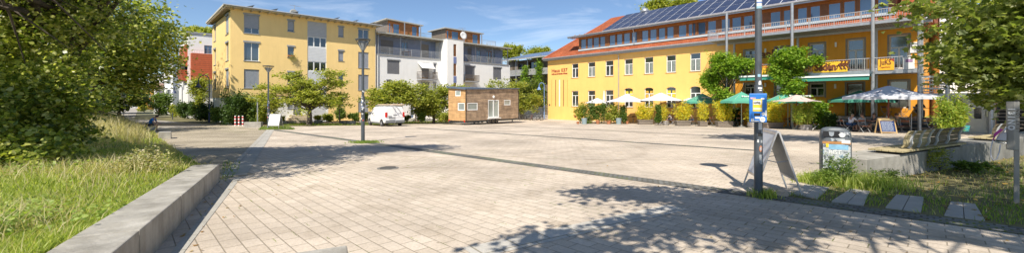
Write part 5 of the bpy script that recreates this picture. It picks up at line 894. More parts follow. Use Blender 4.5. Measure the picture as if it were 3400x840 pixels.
# wisteria on the columns
def wist(label, l, bl, stem): 
    b = FH.W(FH.S(l, pD), pD-.1); t = tree('wisteria', label, b, [(P3(px, py, 1).x*0+((px-CX)/FX*Y), Y, 1.5-(py-HY)*Y/FY, rx*Y/FX, .9, ry*Y/FY) for px, py, rx, ry in bl for Y in [FH.W(FH.S(px, pD-.4), pD-.4).y]], .12, 4.0, 620, 20, .17, .20, WIST, DIAM, limbs=26, cat='climber', flat=.9, droop=.6, shell=.5, lump=9, shoots=40)
wist('wisteria swallowing the first steel column of the balcony', 2413, [(2395, 235, 40, 50), (2370, 290, 35, 50), (2440, 225, 50, 28), (2480, 220, 25, 18), (2410, 330, 30, 30), (2345, 260, 15, 30), (2430, 200, 40, 18)], 0)
wist('wisteria on the middle column beside the Süden banner', 2630, [(2630, 200, 48, 30), (2620, 250, 45, 40), (2640, 295, 32, 30), (2600, 215, 30, 30), (2690, 203, 35, 12), (2640, 180, 30, 18)], 0)
sh(2715, 430, 318, 60, FH.W(FH.S(2715, -4), -4.2).y, 'bushy climber left of the terrace door', WIST, .18, 220); 
# ================================================================ CAFE
def umbrella(px, base_py, apex, edge, halfw, canvas, label, polem, Y=None, droop=.05, text_=None, pole_r=.03, tilt=0, sides=8):
    if Y is None: g = G(px, base_py); Y = g.y
    x = (px-CX)/FX*Y; b = Vector((x, Y, gz(Y))); t = thing('parasol', label, 'parasol', b, RNG.uniform(0, .7), 'cafe parasols'); ht = 1.5-(apex-HY)*Y/FY-b.z; he = 1.5-(edge-HY)*Y/FY-b.z; r = halfw*Y/FX/math.sqrt(1+((px-CX)/FX)**2)*1.16
    n = sides*3; mb = MB(); prof = [(.02, ht), (.12, ht-.02), (r*.5, ht-(ht-he)*.56), (r, he)]
    def rad(k, q): a = (k % 3)/3; cc = math.cos(math.pi/sides)/math.cos((a-.5)*math.tau/sides) if q > 1 else 1; return cc
    vs = []; 
    for q, (rr, z) in enumerate(prof):
        for k in range(n): rk = rr*rad(k, q); vs.append((rk*math.cos(k*math.tau/n), rk*math.sin(k*math.tau/n), z+(0 if k % 3 == 0 else -.05*(q > 1)*0+.04*(q == 3))))
    fs = [(i*n+k, i*n+(k+1) % n, (i+1)*n+(k+1) % n, (i+1)*n+k) for i in range(3) for k in range(n)]
    lo = [(v[0]*.995, v[1]*.995, v[2]-.02) for v in vs]; vo = vs[3*n:]; va = [(v[0]*1.005, v[1]*1.005, v[2]-.20) for v in vo]
    mb.add(vs+va, fs+[(3*n+k, 3*n+(k+1) % n, 4*n+(k+1) % n, 4*n+k) for k in range(n)] if text_ is not None or droop > .06 else fs); mb.build('canopy', canvas, t)
    MB().tube([(0, 0, 0), (0, 0, ht+.08)], pole_r, 8).build('pole', polem, t); MB().lathe([(.30, 0), (.30, .06), (.08, .12), (.05, .35)], 12).build('foot', CONCD, t)
    mb = MB(); [mb.tube([(0, 0, ht-.45), (rr_*math.cos(k*math.tau/sides), rr_*math.sin(k*math.tau/sides), he+(ht-he)*.5)], .012, 4) for k in range(sides) for rr_ in (r*.5,)]; [mb.tube([(0.05*math.cos(k*math.tau/sides), .05*math.sin(k*math.tau/sides), ht-.04), (r*.98*math.cos(k*math.tau/sides), r*.98*math.sin(k*math.tau/sides), he-.02)], .012, 4) for k in range(sides)]; mb.build('ribs', polem, t)
    if text_:
        sl = math.atan2(ht-he, r)
        Mw = Matrix.Translation(b) @ Matrix.Translation((-r*.30, -r*.56, he+(ht-he)*.46)) @ Matrix.Rotation(math.atan2(ht-he, r*.97)+.0, 4, 'X')
        text('Fürstenberg', r*.2, WHT, 'lettering', t, Mw, shear=.3, bold=.006, extrude=.02)
    return t
WCV = flatm('white_canvas', (.66, .66, .66), .9); GCV = flatm('green_canvas', (.09, .34, .24), .9, .06); CCV = flatm('cream_canvas', (.66, .60, .50), .9); PCV = flatm('blush_canvas', (.56, .45, .40), .9); LCV = flatm('pale_canvas', (.56, .57, .62), .9)
REDP = flatm('red_wood_pole', (.22, .06, .03), .5); GP = flatm('pale_green_pole', (.5, .58, .5), .5)
umbrella(1983, 411, 326, 343, 41, WCV, 'small white parasol at the left end of the cafe', DGREY, Y=47.5)
umbrella(2081, 411, 313, 339, 66, WCV, 'large white parasol, second from the left end of the cafe', DGREY, Y=46)
umbrella(2194, 411, 308, 335, 68, WCV, 'large white parasol above the three seated guests', DGREY, Y=44)
umbrella(2291, 411, 325, 340, 50, WCV, 'white parasol tucked left of the first green parasol', DGREY, Y=43.5)
umbrella(2332, 411, 311, 338, 58, GCV, 'green parasol furthest to the left', GP, Y=41.5, text_=1)
umbrella(2462, 411, 306, 336, 66, GCV, 'green parasol just left of the blue vending box', GP, Y=35.4, text_=1)
umbrella(2500, 411, 318, 342, 60, WCV, 'white parasol behind the blue vending box', DGREY, Y=37.6)
umbrella(2616, 411, 302, 336, 74, GCV, 'green parasol behind the blush coloured parasol', GP, Y=34, text_=1)
umbrella(2645, 430, 315, 338, 75, PCV, 'blush coloured round parasol with red brown pole', REDP, Y=31, sides=8)
umbrella(2854, 430, 301, 333, 103, GCV, 'green parasol over the man in the white shirt', GP, Y=32.5, text_=1)
umbrella(2950, 430, 285, 322, 150, LCV, 'largest cream parasol with wooden pole behind the chalkboard', REDP, Y=27, pole_r=.045, sides=8, droop=.07)
s = thing('folded_parasol', 'closed white parasol standing against the yellow hall wall', 'parasol', FH.W(FH.S(2024), -1.2), 0, 'cafe parasols'); MB().lathe([(.12, 1.6), (.26, 1.75), (.2, 2.6), (.06, 4.0), (.02, 4.1)], 8).build('canopy', WCV, s); MB().tube([(0, 0, 0), (0, 0, 1.7)], .03, 6).build('pole', DGREY, s)
def bamboo(px, pyb, top, wpx, Y, label, mat=BAMB, n=900, leaf=.20):
    x = (px-CX)/FX*Y; z0 = 1.5-(pyb-HY)*Y/FY; h = (pyb-top)*Y/FY; w_ = wpx*Y/FX/2; t = thing('bamboo', label, 'bamboo', (x, Y, z0), 0, 'bamboo in the cafe planters'); mb = MB(); pts = []
    for _ in range(30):
        a = random.uniform(-w_*.7, w_*.7); d_ = random.uniform(-.2, .2); hh = h*random.choice([.55, .75, .85, .95, 1.1])*random.uniform(.85, 1.05); l = a*.35+random.gauss(0, .22)*w_; mb.tube([(a, d_, -.05), (a+l*.4, d_*1.3, hh*.6), (a+l*1.2, d_*1.6, hh)], [.014, .01, .004], 4, False)
        for k in range(n//22): u = random.uniform(.08, 1.02)**.8; sp = .05+.10*math.sin(min(1, u)*2.6); pts.append((x+a+l*u*u*1.2+random.gauss(0, sp), Y+d_*(1+.5*u)+random.gauss(0, sp), z0+hh*u+random.gauss(0, .04)))
    mb.build('canes', M('bamboo_cane', (.42, .36, .08), .5, .2), t); leaf_obj('leaves', np.array(pts), leaf, mat, t, LANCE, up=.0, droop=.6, off=(x, Y, z0)); return t
def planter(px, pyb, pyt, wpx, Y, label, kind='box'):
    x = (px-CX)/FX*Y; zb = gz(Y); zt = 1.5-(pyt-HY)*Y/FY; h = max(.28, (pyb-pyt)*Y/FY*.97); w_ = wpx*Y/FX/2; g_ = {'box': 'timber planters of the cafe', 'pot': 'terracotta pots', 'barrel': 'barrel planters', 'tub': 'zinc tubs'}[kind]; t = thing({'box': 'planter_box', 'pot': 'plant_pot', 'barrel': 'barrel_planter', 'tub': 'zinc_tub'}[kind], label, 'planter' if kind != 'pot' else 'pot', (x, Y, zb), 0, g_)
    if kind == 'box':
        mb = MB(); mb.hexa([(-w_*.96, -.24, .04), (w_*.96, -.24, .04), (w_*.96, .24, .04), (-w_*.96, .24, .04)], [(-w_, -.28, h-.03), (w_, -.28, h-.03), (w_, .28, h-.03), (-w_, .28, h-.03)]); mb.build('box', PWOOD, t)
        mb = MB(); mb.box(-w_-.03, w_+.03, -.32, -.26, h-.06, h+.01).box(-w_-.03, w_+.03, .26, .32, h-.06, h+.01).box(-w_-.04, -w_+.03, -.26, .26, h-.06, h+.01).box(w_-.03, w_+.04, -.26, .26, h-.06, h+.01); [mb.box(sx*(w_-.05)-.04, sx*(w_-.05)+.04, -.30, .30, 0, .05) for sx in (-1, 1)]; mb.build('rim', M('rim_wood', (.26, .22, .18), .8, .2), t)
    elif kind == 'pot': MB().lathe([(w_*.66, 0), (w_*.95, h*.75), (w_*1.0, h*.78), (w_*1.0, h), (w_*.85, h), (w_*.8, h*.9)], 14).build('pot', TERR, t)
    elif kind == 'barrel':
        MB().lathe([(w_*.86, 0), (w_, h*.5), (w_*.92, h), (w_*.8, h), (w_*.8, h*.9)], 14).build('staves', PWOOD, t); mb = MB(); [mb.lathe([(w_*r_+.005, h*z), (w_*r_+.012, h*(z+.05)), (w_*r_+.005, h*(z+.1))], 14) for r_, z in ((.92, .12), (1.0, .42), (.96, .80))]; mb.build('hoops', M('zinc_band', (.5, .5, .52), .4, .1, metal=.5), t)
    else: MB().lathe([(w_*.8, 0), (w_, h), (w_*.9, h), (w_*.85, h*.9)], 14).build('tub', M('tub_blue', (.26, .34, .36), .6, .15), t); MB().tube([(w_*1.01*math.cos(k*.449), w_*1.01*math.sin(k*.449), h) for k in range(15)], .02, 5).build('rim', STEEL, t)
    return t, Y, x
for i, (px, pyb, pyt, w_, top) in enumerate([(2142, 414, 398, 46, 342), (2267, 418, 400, 47, 340), (2333, 420, 402, 26, 338), (2404, 422, 402, 49, 340), (2566, 427, 407, 54, 335)]):
    Y = G(px, pyb).y; planter(px, pyb, pyt, w_, Y, ['grey timber planter box, first from the left, below the two white parasols', 'grey timber planter box between the three guests and the green parasol', 'short timber planter box under the first green parasol', 'long timber planter box left of the folding chairs by the vending box', 'large timber planter box just right of the stickered post'][i])
    bamboo(px, pyt, top, w_*1.12, Y, ['yellowing bamboo in the first planter box from the left', 'yellow bamboo right of the three guests', 'narrow yellow bamboo under the first green parasol', 'dense yellow bamboo left of the woman in red', 'tall yellow green bamboo right of the stickered post'][i], n=int(1300*w_/46))
Y = G(2497, 424).y; planter(2500, 424, 405, 34, Y, 'low barrel planter behind the stickered post', 'barrel'); bamboo(2500, 405, 345, 40, Y, 'bamboo in the barrel behind the stickered post', n=800)
Y = G(2676, 432).y; planter(2676, 432, 413, 36, Y, 'barrel planter with zinc hoops beside the blush parasol', 'barrel'); bamboo(2670, 413, 338, 62, Y, 'rounded green bamboo in the hooped barrel', BAMG, 1500)
Y = G(2210, 416).y; planter(2211, 416, 400, 22, Y, 'small barrel planter between the seated guests', 'barrel'); bamboo(2203, 400, 350, 22, Y, 'thin bamboo between the seated guests', n=420)
bamboo(2538, 395, 296, 26, 35.5, 'tall thin bamboo rising above the green parasols', n=420)
for i, (px, pyb, pyt, w_, kind, lab) in enumerate([(2021, 410.5, 396, 16, 'pot', 'terracotta pot right of the second pot at the left cafe end'), (1985, 409, 396, 13, 'pot', 'terracotta pot in the middle of the left cafe shrubs'), (1919, 406, 397, 10, 'pot', 'small terracotta pot nearest the hall corner'), (1940, 405, 385, 19, 'tub', 'blue grey zinc tub near the hall corner'), (2054, 407, 387, 19, 'tub', 'pale zinc tub under the large white parasol'), (2083, 408, 398, 9, 'pot', 'small dark pot under the white parasol')]):
    Y = 44; planter(px, pyb, pyt, w_, Y, lab, kind)
for px, pyb, top, w_, Y, lab, mat in [(1928, 406, 335, 40, 46.5, 'yellow green shrub nearest the hall corner', CHERRY), (1960, 407, 328, 46, 46, 'tall bushy shrub at the left cafe end', SHRUB), (1998, 408, 338, 46, 45.6, 'shrub under the small white parasol', SHRUB), (2038, 408, 333, 42, 45, 'shrub left of the pale zinc tub', CHERRY), (2070, 408, 348, 24, 44.5, 'shrub under the large white parasol', SHRUB), (2020, 397, 374, 14, 43.8, 'small plant in the terracotta pot', CHERRY), (2185, 408, 345, 20, 40.2, 'leafy plant beside the first bamboo', SHRUB), (2440, 412, 350, 36, 38, 'dark green shrub behind the woman in red', DSHRUB), (2760, 418, 375, 40, 30.5, 'potted flowers on the terrace corner', DSHRUB)]: sh(px, pyb, top, w_, Y, lab, mat, .15, 120, 18, group='cafe shrubs')
bamboo(3152, 440, 322, 62, 22.5, 'feathery bright green bush between benches and lift', BAMG, 2600, .22)
tb_ = thing('plant_tub', 'turquoise tub holding the feathery bush', 'tub', P3(3205, 436, 23)); MB().lathe([(.14, 0), (.19, .34), (.16, .34), (.15, .3)], 16).build('tub', flatm('turquoise', (.03, .32, .36), .5), tb_)
# folding chairs and tables
def fold_chair(loc, rz, label):
    t = thing('folding_chair', label, 'chair', loc, rz, 'folding cafe chairs'); mb = MB(); [mb.box(-.21, .21, -.2+k*.085, -.13+k*.085, .44, .46) for k in range(5)]; mb.build('seat', BENR, t)
    mb = MB(); mb.box(-.21, .21, .26, .275, .72, .86); mb.build('backrest', BENR, t)
    for sx in (-.22, .22): MB().tube([(sx, -.25, 0), (sx, .19, .47), (sx, .28, .88)], .013, 5).build('leg', STEEL, t); MB().tube([(sx*.9, .27, 0), (sx*.9, -.2, .45)], .013, 5).build('leg', STEEL, t)
    MB().tube([(-.22, -.2, .06), (.22, -.2, .06)], .01, 4).tube([(-.2, .22, .08), (.2, .22, .08)], .01, 4).build('stretcher', STEEL, t); return t
def fold_table(loc, rz, label):
    t = thing('folding_table', label, 'table', loc, rz, 'folding cafe tables'); mb = MB(); [mb.box(-.5, .5, -.35+k*.12, -.245+k*.12, .73, .755) for k in range(6)]; mb.build('tabletop', BENR, t)
    for sx in (-.4, .4): MB().tube([(sx, -.32, 0), (sx, .30, .73)], .016, 5).build('leg', STEEL, t); MB().tube([(sx*.94, .32, 0), (sx*.94, -.30, .73)], .016, 5).build('leg', STEEL, t)
    return t
ch0 = fold_chair((0, 0, -50), 0, 'x'); tb0 = fold_table((0, 0, -50), 0, 'x'); used = {'c': False, 't': False}
def place(kind, loc, rz, label):
    src = ch0 if kind == 'c' else tb0
    if not used[kind]: used[kind] = True; src.matrix_basis = Matrix.Translation(Vector(loc)) @ Matrix.Rotation(rz, 4, 'Z'); src['label'] = label; return src
    return dup(src, loc, rz, label)
def gp(px, py): return tuple(G(px, py))
CH = [(2060, 407, .3, 'folding chair behind the pale zinc tub'), (2076, 408, 2.8, 'folding chair left of the long white table'), (2108, 409, .2, 'folding chair under the second white parasol'), (2172, 412, 1.2, 'folding chair left of the first seated guest'), (2190, 413, -1.2, 'pale folding chair facing the first guest'), (2234, 414, 1.4, 'folding chair of the guest in the middle'), (2247-20, 413, -.6, 'folding chair behind the small barrel'), (2305, 417, .7, 'folding chair of the dark dressed guest at the left of the green parasol'), (2293, 414, -2, 'folding chair behind the dark dressed guest'), (2369, 418, .4, 'folding chair with orange back under the green parasol'), (2435, 420, -.1, 'folding chair left of the woman in red'), (2458, 421, -.2, 'folding chair of the woman in red'), (2476, 418, .2, 'folding chair right of the woman in red'), (2632, 424, 1.6, 'folding chair left of the blush parasol pole'), (2705, 430, 1.4, 'folding chair right of the hooped barrel'), (2735, 430, -1.3, 'folding chair leaning near the terrace corner'), (2870, 440, -.1, 'folding chair of the child like guest facing away'), (2808, 437, 1.3, 'folding chair of the man in the white shirt'), (3008, 440, 2.2, 'folding chair right of the chalkboard'), (2983, 441, .1, 'folding chair under the guest seen from behind'), (2925, 440, -1.2, 'folding chair hidden behind the chalkboard'), (3100, 440, .1, 'brown folding chair on the ground before the terrace steps')]
for px, py, rz, lab in CH: place('c', gp(px, py), rz, lab)
for px, py, rz, lab in [(2092, 409, .1, 'slatted table below the second white parasol'), (2205, 411, .1, 'slatted table of the three guests'), (2325, 414, .2, 'slatted table under the first green parasol'), (2450, 418, .2, 'slatted table of the woman in red'), (2618, 424, .1, 'slatted table left of the blush parasol'), (2716, 427, .3, 'slatted table between hooped barrel and terrace'), (2845, 435, .1, 'slatted table of the man in the white shirt'), (2892, 437, .1, 'slatted table left of the chalkboard')]: place('t', gp(px, py), rz, lab)
def onT(px, yl): s = FH.S(px, yl); return tuple(FH.W(s, yl, zT))
for px, yl, rz, lab in [(2945, -1.6, FH.a+.9, 'empty terrace chair left of the terrace table'), (2998, -1.6, FH.a-1.2, 'empty terrace chair below the white window'), (3052, -2.0, FH.a+1.3, 'terrace chair of the man in black'), (3105, -1.9, FH.a-1.2, 'terrace chair right of the man in black')]: place('c', onT(px, yl), rz, lab)
for px, yl, lab in [(2968, -1.6, 'terrace table below the white window'), (3082, -1.9, 'terrace table right of the man in black')]: place('t', onT(px, yl), FH.a, lab)
# heater posts on the terrace
hp_ = thing('stair_handrail', 'thin metal handrail post on the terrace steps', 'handrail', FH.W(FH.S(3026, yT-.8), yT-.8)); MB().tube([(0, 0, 0), (0, 0, 1.9)], .03, 6).build('post', STEEL, hp_); MB().tube([(0, 0, 1.2), (.3, 1.2, 1.9), (.3, 1.2, .9)], .025, 6).build('rail', STEEL, hp_)
# chalkboard
g = G(2941, 443); cbd = thing('chalkboard', 'pavement chalkboard with blue panel in a light wood frame', 'chalkboard', g, -.12); w_ = .48; h = 1.02
for sg, nm in ((-1, 'front'), (1, 'rear')):
    T = Matrix.Translation((0, sg*.28, 0)) @ Matrix.Rotation(sg*.25, 4, 'X'); mb = MB(); mb.box(-w_, -w_+.06, -.02, .02, 0, h, T).box(w_-.06, w_, -.02, .02, 0, h, T).box(-w_+.06, w_-.06, -.02, .02, h-.16, h, T).box(-w_+.06, w_-.06, -.02, .02, .06, .12, T); fr = mb.build('frame', M('light_wood', (.50, .34, .16), .6, .15), cbd); pn = MB().box(-w_+.06, w_-.06, -.008, .008, .12, h-.16, T).build('panel', flatm('chalk_blue', (.02, .045, .15), .8), fr)
    if sg < 0:
        mb = MB(); random.seed(3)
        for k in range(9):
            z = .2+k*.07; x = -w_+.12
            while x < w_-.2: l = random.uniform(.02, .09); mb.box(x, x+l, -.014, -.009, z, z+.022, T); x += l+.02
        mb.build('chalk_writing', flatm('chalk', (.6, .65, .7)), pn)
        mb = MB(); mb.box(-w_+.16, w_-.16, -.03, -.021, h-.12, h-.05, T); mb.build('header', flatm('header', (.12, .13, .08)), fr)
# ================================================================ TINY HOUSE
gC = Vector((-4.76, 40.8)); th = math.atan2(.785, .62); FT = Frame(gC.x, gC.y, gz(41.5), th); FT2 = Frame(gC.x-2.55*.785, gC.y+2.55*.62, FT.o.z, th-math.pi/2)
LT = FT.S(1721); T = thing('tiny_house', 'timber clad tiny house on a three axle trailer with glass double door', 'tiny house', FT.o, FT.a)
hb = FT.H(1550, 402); h0 = FT.H(1546, 297); h1 = FT.H(1721, 295)
TW = M_brick('tiny_house_cladding', (.56, .40, .26), (.36, .26, .18), (.16, .11, .07), 1.5, .11, .008, plane='xz', stain=.45, sscale=1.6, bump=.4); TW2 = M_brick('tiny_house_cladding_end', (.66, .41, .19), (.50, .30, .14), (.18, .10, .05), 1.2, .11, .008, plane='xz', stain=.3, sscale=1.6, bump=.4)
def rt(l, r, t, b): return (FT.S(l), FT.S(r), FT.H(l, b), FT.H(l, t))
def r2(l, r, t, b): return (FT2.S(l), min(FT2.S(r), 2.5), FT2.H(r, b), FT2.H(r, t))
kx = lambda v: 1450+v/3.5325; ky = lambda v: 250+v/3.5333
win = [rt(kx(360), kx(480), ky(323), ky(412)), rt(kx(790), kx(865), ky(288), ky(352))]; dr_ = rt(kx(602), kx(730), ky(288), ky(500))
hs = win+[dr_]; mb = MB(); wall_holes(mb, 0, LT, hb, min(h0, h1)-.02, hs, depth=.08)
mb.poly([(0, 0, min(h0, h1)-.02), (LT, 0, min(h0, h1)-.02), (LT, 0, h1), (0, 0, h0)]); mb.build('wall', TW, T, FT)
w2 = [r2(kx(218), kx(280), ky(178), ky(245)), r2(kx(248), kx(328), ky(325), ky(415))]
e0 = h0+.12; mb = wall_holes(MB(), 0, 2.55, hb, h0-.1, w2, depth=.08); mb.poly([(0, 0, h0-.1), (2.55, 0, h0-.1), (2.55, 0, h0), (0, 0, h0+.15)]); mb.build('end_wall', TW2, T, FT2)
mb = MB(); mb.quad((LT, 0, hb), (LT, 2.55, hb), (LT, 2.55, h1), (LT, 0, h1)); mb.quad((0, 2.55, hb), (LT, 2.55, hb), (LT, 2.55, h1), (0, 2.55, h0+.15)); mb.quad((0, 0, hb), (LT, 0, hb), (LT, 2.55, hb), (0, 2.55, hb)); mb.build('rear_walls', TW, T, FT)
for q in win: window(T, FT, q, .0, WHT, M_glass('pale_pane', (.30, .34, .32), .25) if 'pale_pane' not in MC else MC['pale_pane'], 1, fw=.08)
for q in w2: window(T, FT2, q, .0, WHT, MC['pale_pane'], 1, fw=.08)
window(T, FT, dr_, .0, WHT, MC['pale_pane'], 2, fw=.10, name='double_door')
MB().box(dr_[0]-.1, dr_[1]+.1, -.25, -.01, dr_[2]-.1, dr_[2]-.02).build('door_step', WHT, T, FT)
c = FT.S(kx(665)); z = FT.H(kx(665), ky(255)); mb = MB(); mb.lathe([(.02, 0), (.15, .0), (.17, .05), (.13, .11), (.02, .14)], 14, Matrix.Translation((c, -.01, z)) @ Matrix.Rotation(R(90), 4, 'X')); mb.build('round_lamp', WHT, T, FT, smooth=True)
RB = M_stripe('blue_grey_roof_sheet', (.12, .16, .22), (.06, .08, .11), 'x', .3, soft=.25, metal=.3, var=.08)
mb = MB(); mb.hexa([(-.18, -.14, h0-.02), (LT+.12, -.14, h1-.02), (LT+.12, 2.7, h1-.02), (-.18, 2.7, h0+.2)], [(-.18, -.14, h0+.12), (LT+.12, -.14, h1+.10), (LT+.12, 2.7, h1+.14), (-.18, 2.7, h0+.38)]); mb.build('roof', RB, T, FT)
for x, y in ((.0, -.03), (LT, -.03)): MB().box(x-.04, x+.04, y-.03, y+.0, hb, h0).build('corner_trim', BLACK, T, FT)
mb = MB(); mb.box(-.1, LT-.1, .15, .25, hb-.2, hb-.02).box(-.1, LT-.1, 2.3, 2.4, hb-.2, hb-.02); [mb.box(.1+k*1.3, .18+k*1.3, .25, 2.3, hb-.15, hb-.03) for k in range(7)]; mb.box(LT-.1, LT+1.2, 1.2, 1.35, hb-.2, hb-.08); mb.build('chassis', DGREY, T, FT)
wb = [FT.S(kx(v)) for v in (612, 657, 702)]
for s in wb:
    for y in (.05, 2.2):
        Tm = Matrix.Translation((s, y, .30)) @ Matrix.Rotation(R(90), 4, 'X'); ty = MB().lathe([(.16, -.1), (.28, -.1), (.30, -.06), (.30, .06), (.28, .1), (.16, .1)], 18, Tm).build('wheel', BLACK, T, FT, smooth=True); MB().lathe([(.02, .07), (.12, .09), (.17, .105), (.17, -.1), (.02, -.1)], 12, Tm).build('rim', ALU, ty, FT)
for s in (FT.S(kx(460)), FT.S(kx(905))): MB().box(s-.04, s+.04, .2, .28, .05, hb-.1).box(s-.12, s+.12, .12, .36, 0, .05).build('support_leg', DGREY, T, FT)
for s in (.12, 2.35): MB().box(s-.07, s+.12, -.05, .02, .3, .5).build('tail_light', flatm('lamp_red', (.55, .02, .01), .3), T, FT2)
# ================================================================ VAN
VM = M('van_paint', (.80, .80, .79), .25, .02, 1, spec=.6); VG = M_glass('van_glass', (.02, .025, .03)); PLA = M('grey_plastic', (.16, .165, .17), .6, .1)
hx, hyy = -.643, .766; vb = Vector((-11.75, 36.9)); V = thing('van', 'white delivery van with ladder rack on its roof, rear doors facing the square', 'van', (vb.x, vb.y, gz(38.5)), math.atan2(hyy, hx))
# local: x forward, y left (so right side towards +x view is -y); rear-left corner at origin, width 1.92 towards -y, length 4.95
VL, VW = 4.95, 1.92
secs = []   # cross sections along x: (x, half width bottom, half width mid, half width top, z bottom, z belt, z top)
st_ = [(0.0, .90, .93, .80, .42, 1.02, 1.80), (.06, .94, .95, .83, .36, 1.02, 1.90), (.9, .95, .96, .84, .30, 1.04, 1.93), (2.6, .95, .96, .84, .28, 1.05, 1.92), (3.2, .95, .96, .81, .28, 1.05, 1.87), (3.65, .95, .95, .76, .28, 1.06, 1.70), (4.15, .94, .93, .72, .28, 1.06, 1.32), (4.6, .88, .86, .64, .30, .90, 1.02), (4.88, .76, .74, .5, .34, .66, .80), (4.95, .66, .64, .4, .40, .56, .66)]
vs = []; 
for x, a, b, c, zb, zm, zt in st_:
    hsec = [(-a*.9, zb), (-a, zb+.08), (-b, zm-.3 if zm > .9 else (zb+zm)/2), (-b*.985, zm), (-(b+c)/2, (zm+zt)/2+.02), (-c, zt-.10), (-c*.88, zt-.02), (0, zt+.02)]; hsec += [(-p[0], p[1]) for p in reversed(hsec[:-1])]
    vs.append([(x, -VW/2+p[0], p[1]) for p in hsec])
n = len(vs[0]); mb = MB(); mb.add([p for s in vs for p in s], [(i*n+k, i*n+(k+1) % n, (i+1)*n+(k+1) % n, (i+1)*n+k) for i in range(len(vs)-1) for k in range(n)]+[tuple(range(n)), tuple(range((len(vs)-1)*n, len(vs)*n))])
bd = mb.build('body', VM, V)
def onside(x, z, sg=1, out=.012):   # y on the van side at height z
    for i in range(len(st_)-1):
        if st_[i][0] <= x <= st_[i+1][0]:
            u = (x-st_[i][0])/(st_[i+1][0]-st_[i][0]); _, a, b, c, zb, zm, zt = [p+(q-p)*u for p, q in zip(st_[i], st_[i+1])]
            w_ = np.interp(z, [zb, zb+.08, zm-.3, zm, (zm+zt)/2+.02, zt-.1], [a*.9, a, b, b*.985, (b+c)/2, c]); return -VW/2+sg*(w_+out)
    return -VW/2+sg*.9
for sg in (1, -1):
    q = [(3.0, 1.14), (3.88, 1.12), (3.62, 1.52), (3.42, 1.68), (3.0, 1.70)]; mb = MB(); mb.poly([(x, onside(x, z, sg, .010), z) for x, z in q]); mb.build('side_window', VG, V)
    mb = MB(); [mb.box(x, x+.012, *(sorted((onside(x, z, sg, .004), onside(x, z, sg, -.02)))), z-.12, z+.12) for x in (2.9, 1.3, 3.95) for z in (.55, .78, 1.0, 1.2)]; mb.build('door_gap', PLA, V)
    mb = MB(); mb.box(1.1, 3.75, *sorted((onside(2, .4, sg, .02), onside(2, .4, sg, -.05))), .27, .40); mb.build('sill_trim', PLA, V)
    MB().box(2.62, 2.82, *sorted((onside(2.7, 1., sg, .035), onside(2.7, 1., sg, 0))), 1.0, 1.04).build('door_handle', PLA, V)
    mb = MB(); y = onside(3.75, 1.15, sg, .0); mb.box(3.72, 3.86, min(y, y+sg*.22), max(y, y+sg*.22), 1.08, 1.36); mb.build('wing_mirror', PLA, V, bevel=.02)
    mb = MB(); y = -VW/2+sg*.84; mb.box(-.035, .12, min(y-.08*sg, y+.10*sg), max(y-.08*sg, y+.10*sg), .92, 1.38); mb.build('tail_light', MC['lamp_red'], V, bevel=.015)
    for x in (.88, 3.98):
        arch = [(x+.40*math.cos(a), .33+.40*math.sin(a)) for a in [math.pi*k/10 for k in range(11)]]; mb = MB(); mb.poly([(p, onside(x, .6, sg, .006), q_) for p, q_ in arch]); mb.build('wheel_arch', BLACK, V)
        Tm = Matrix.Translation((x, -VW/2+sg*.87, .33)) @ Matrix.Rotation(R(90), 4, 'X'); ty = MB().lathe([(.2, -.11), (.30, -.11), (.335, -.07), (.335, .07), (.30, .11), (.2, .11)], 22, Tm).build('wheel', BLACK, V, smooth=True); MB().lathe([(.02, -.115), (.07, -.12), (.16, -.10), (.21, -.115), (.21, .115), (.16, .10), (.07, .12), (.02, .115)], 14, Tm).build('rim', M('wheel_cover', (.38, .38, .39), .4, .15, 8), ty)
mb = MB(); mb.box(-.10, .10, -VW+.03, -.03, .36, .62); mb.build('bumper', PLA, V, bevel=.03)
mb = MB(); mb.box(-.012, .0, -VW/2-.006, -VW/2+.006, .62, 1.80).box(-.012, 0, -VW+.14, -.14, .86, .875); mb.build('rear_door_gap', PLA, V)
pl = MB().box(-.035, -.005, -VW/2+.04-.0, -VW/2+.60, .70, .82).build('number_plate', M('plate_white', (.6, .6, .58), .5, .3, 30), V); MB().box(-.045, -.006, -VW/2+.02, -VW/2+.62, .84, .90).build('plate_bar', BLACK, V)
tx = text('Partner', .12, GREYF, 'lettering', V, WM[V.name] @ Matrix.Translation((-.02, -.35, .98)) @ Matrix.Rotation(R(-90), 4, 'Z') @ Matrix.Rotation(R(90), 4, 'X')) if False else None
mb = MB(); mb.box(-.03, -.008, -.62, -.28, .98, 1.03).box(-.03, -.008, -1.15, -.78, 1.10, 1.16); mb.build('badge', PLA, V)
MB().box(-.22, -.1, -VW/2-.03, -VW/2+.03, .42, .60).build('tow_hook', STEEL, V)
rk = link('roof_rack', None, None, WM[V.name] @ Matrix.Translation((0, 0, 0))); tag(rk, 'aluminium roof rack with wooden ladder on the white van', 'roof rack')
mb = MB(); [mb.box(x, x+.05, -VW+.2, -.2, 1.96, 2.0).box(x, x+.05, -.25, -.2, 1.88, 1.96).box(x, x+.05, -VW+.2, -VW+.25, 1.88, 1.96) for x in (.1, 1.0, 1.9, 2.8)]; mb.build('bars', STEEL, rk); MB().tube([(0, -.22, 2.02), (2.9, -.22, 2.02)], .03, 6).tube([(0, -VW+.22, 2.02), (2.9, -VW+.22, 2.02)], .03, 6).build('side_rail', ALU, rk)
ld = link('ladder', None, None, WM[V.name] @ Matrix.Translation((0, 0, 0))); tag(ld, 'pale wooden ladder lying along the van roof rack', 'ladder'); mb = MB(); mb.box(-.5, 3.3, -.62, -.56, 2.06, 2.14).box(-.5, 3.3, -1.02, -.96, 2.06, 2.14); [mb.box(-.4+k*.3, -.37+k*.3, -.96, -.62, 2.08, 2.12) for k in range(13)]; mb.build('rungs', M('ladder_wood', (.55, .42, .30), .7, .15), ld)
mb = MB(); mb.box(-.3, 2.2, -1.75, -1.5, 2.05, 2.16); mb.build('plank', M('ladder_wood'), ld)
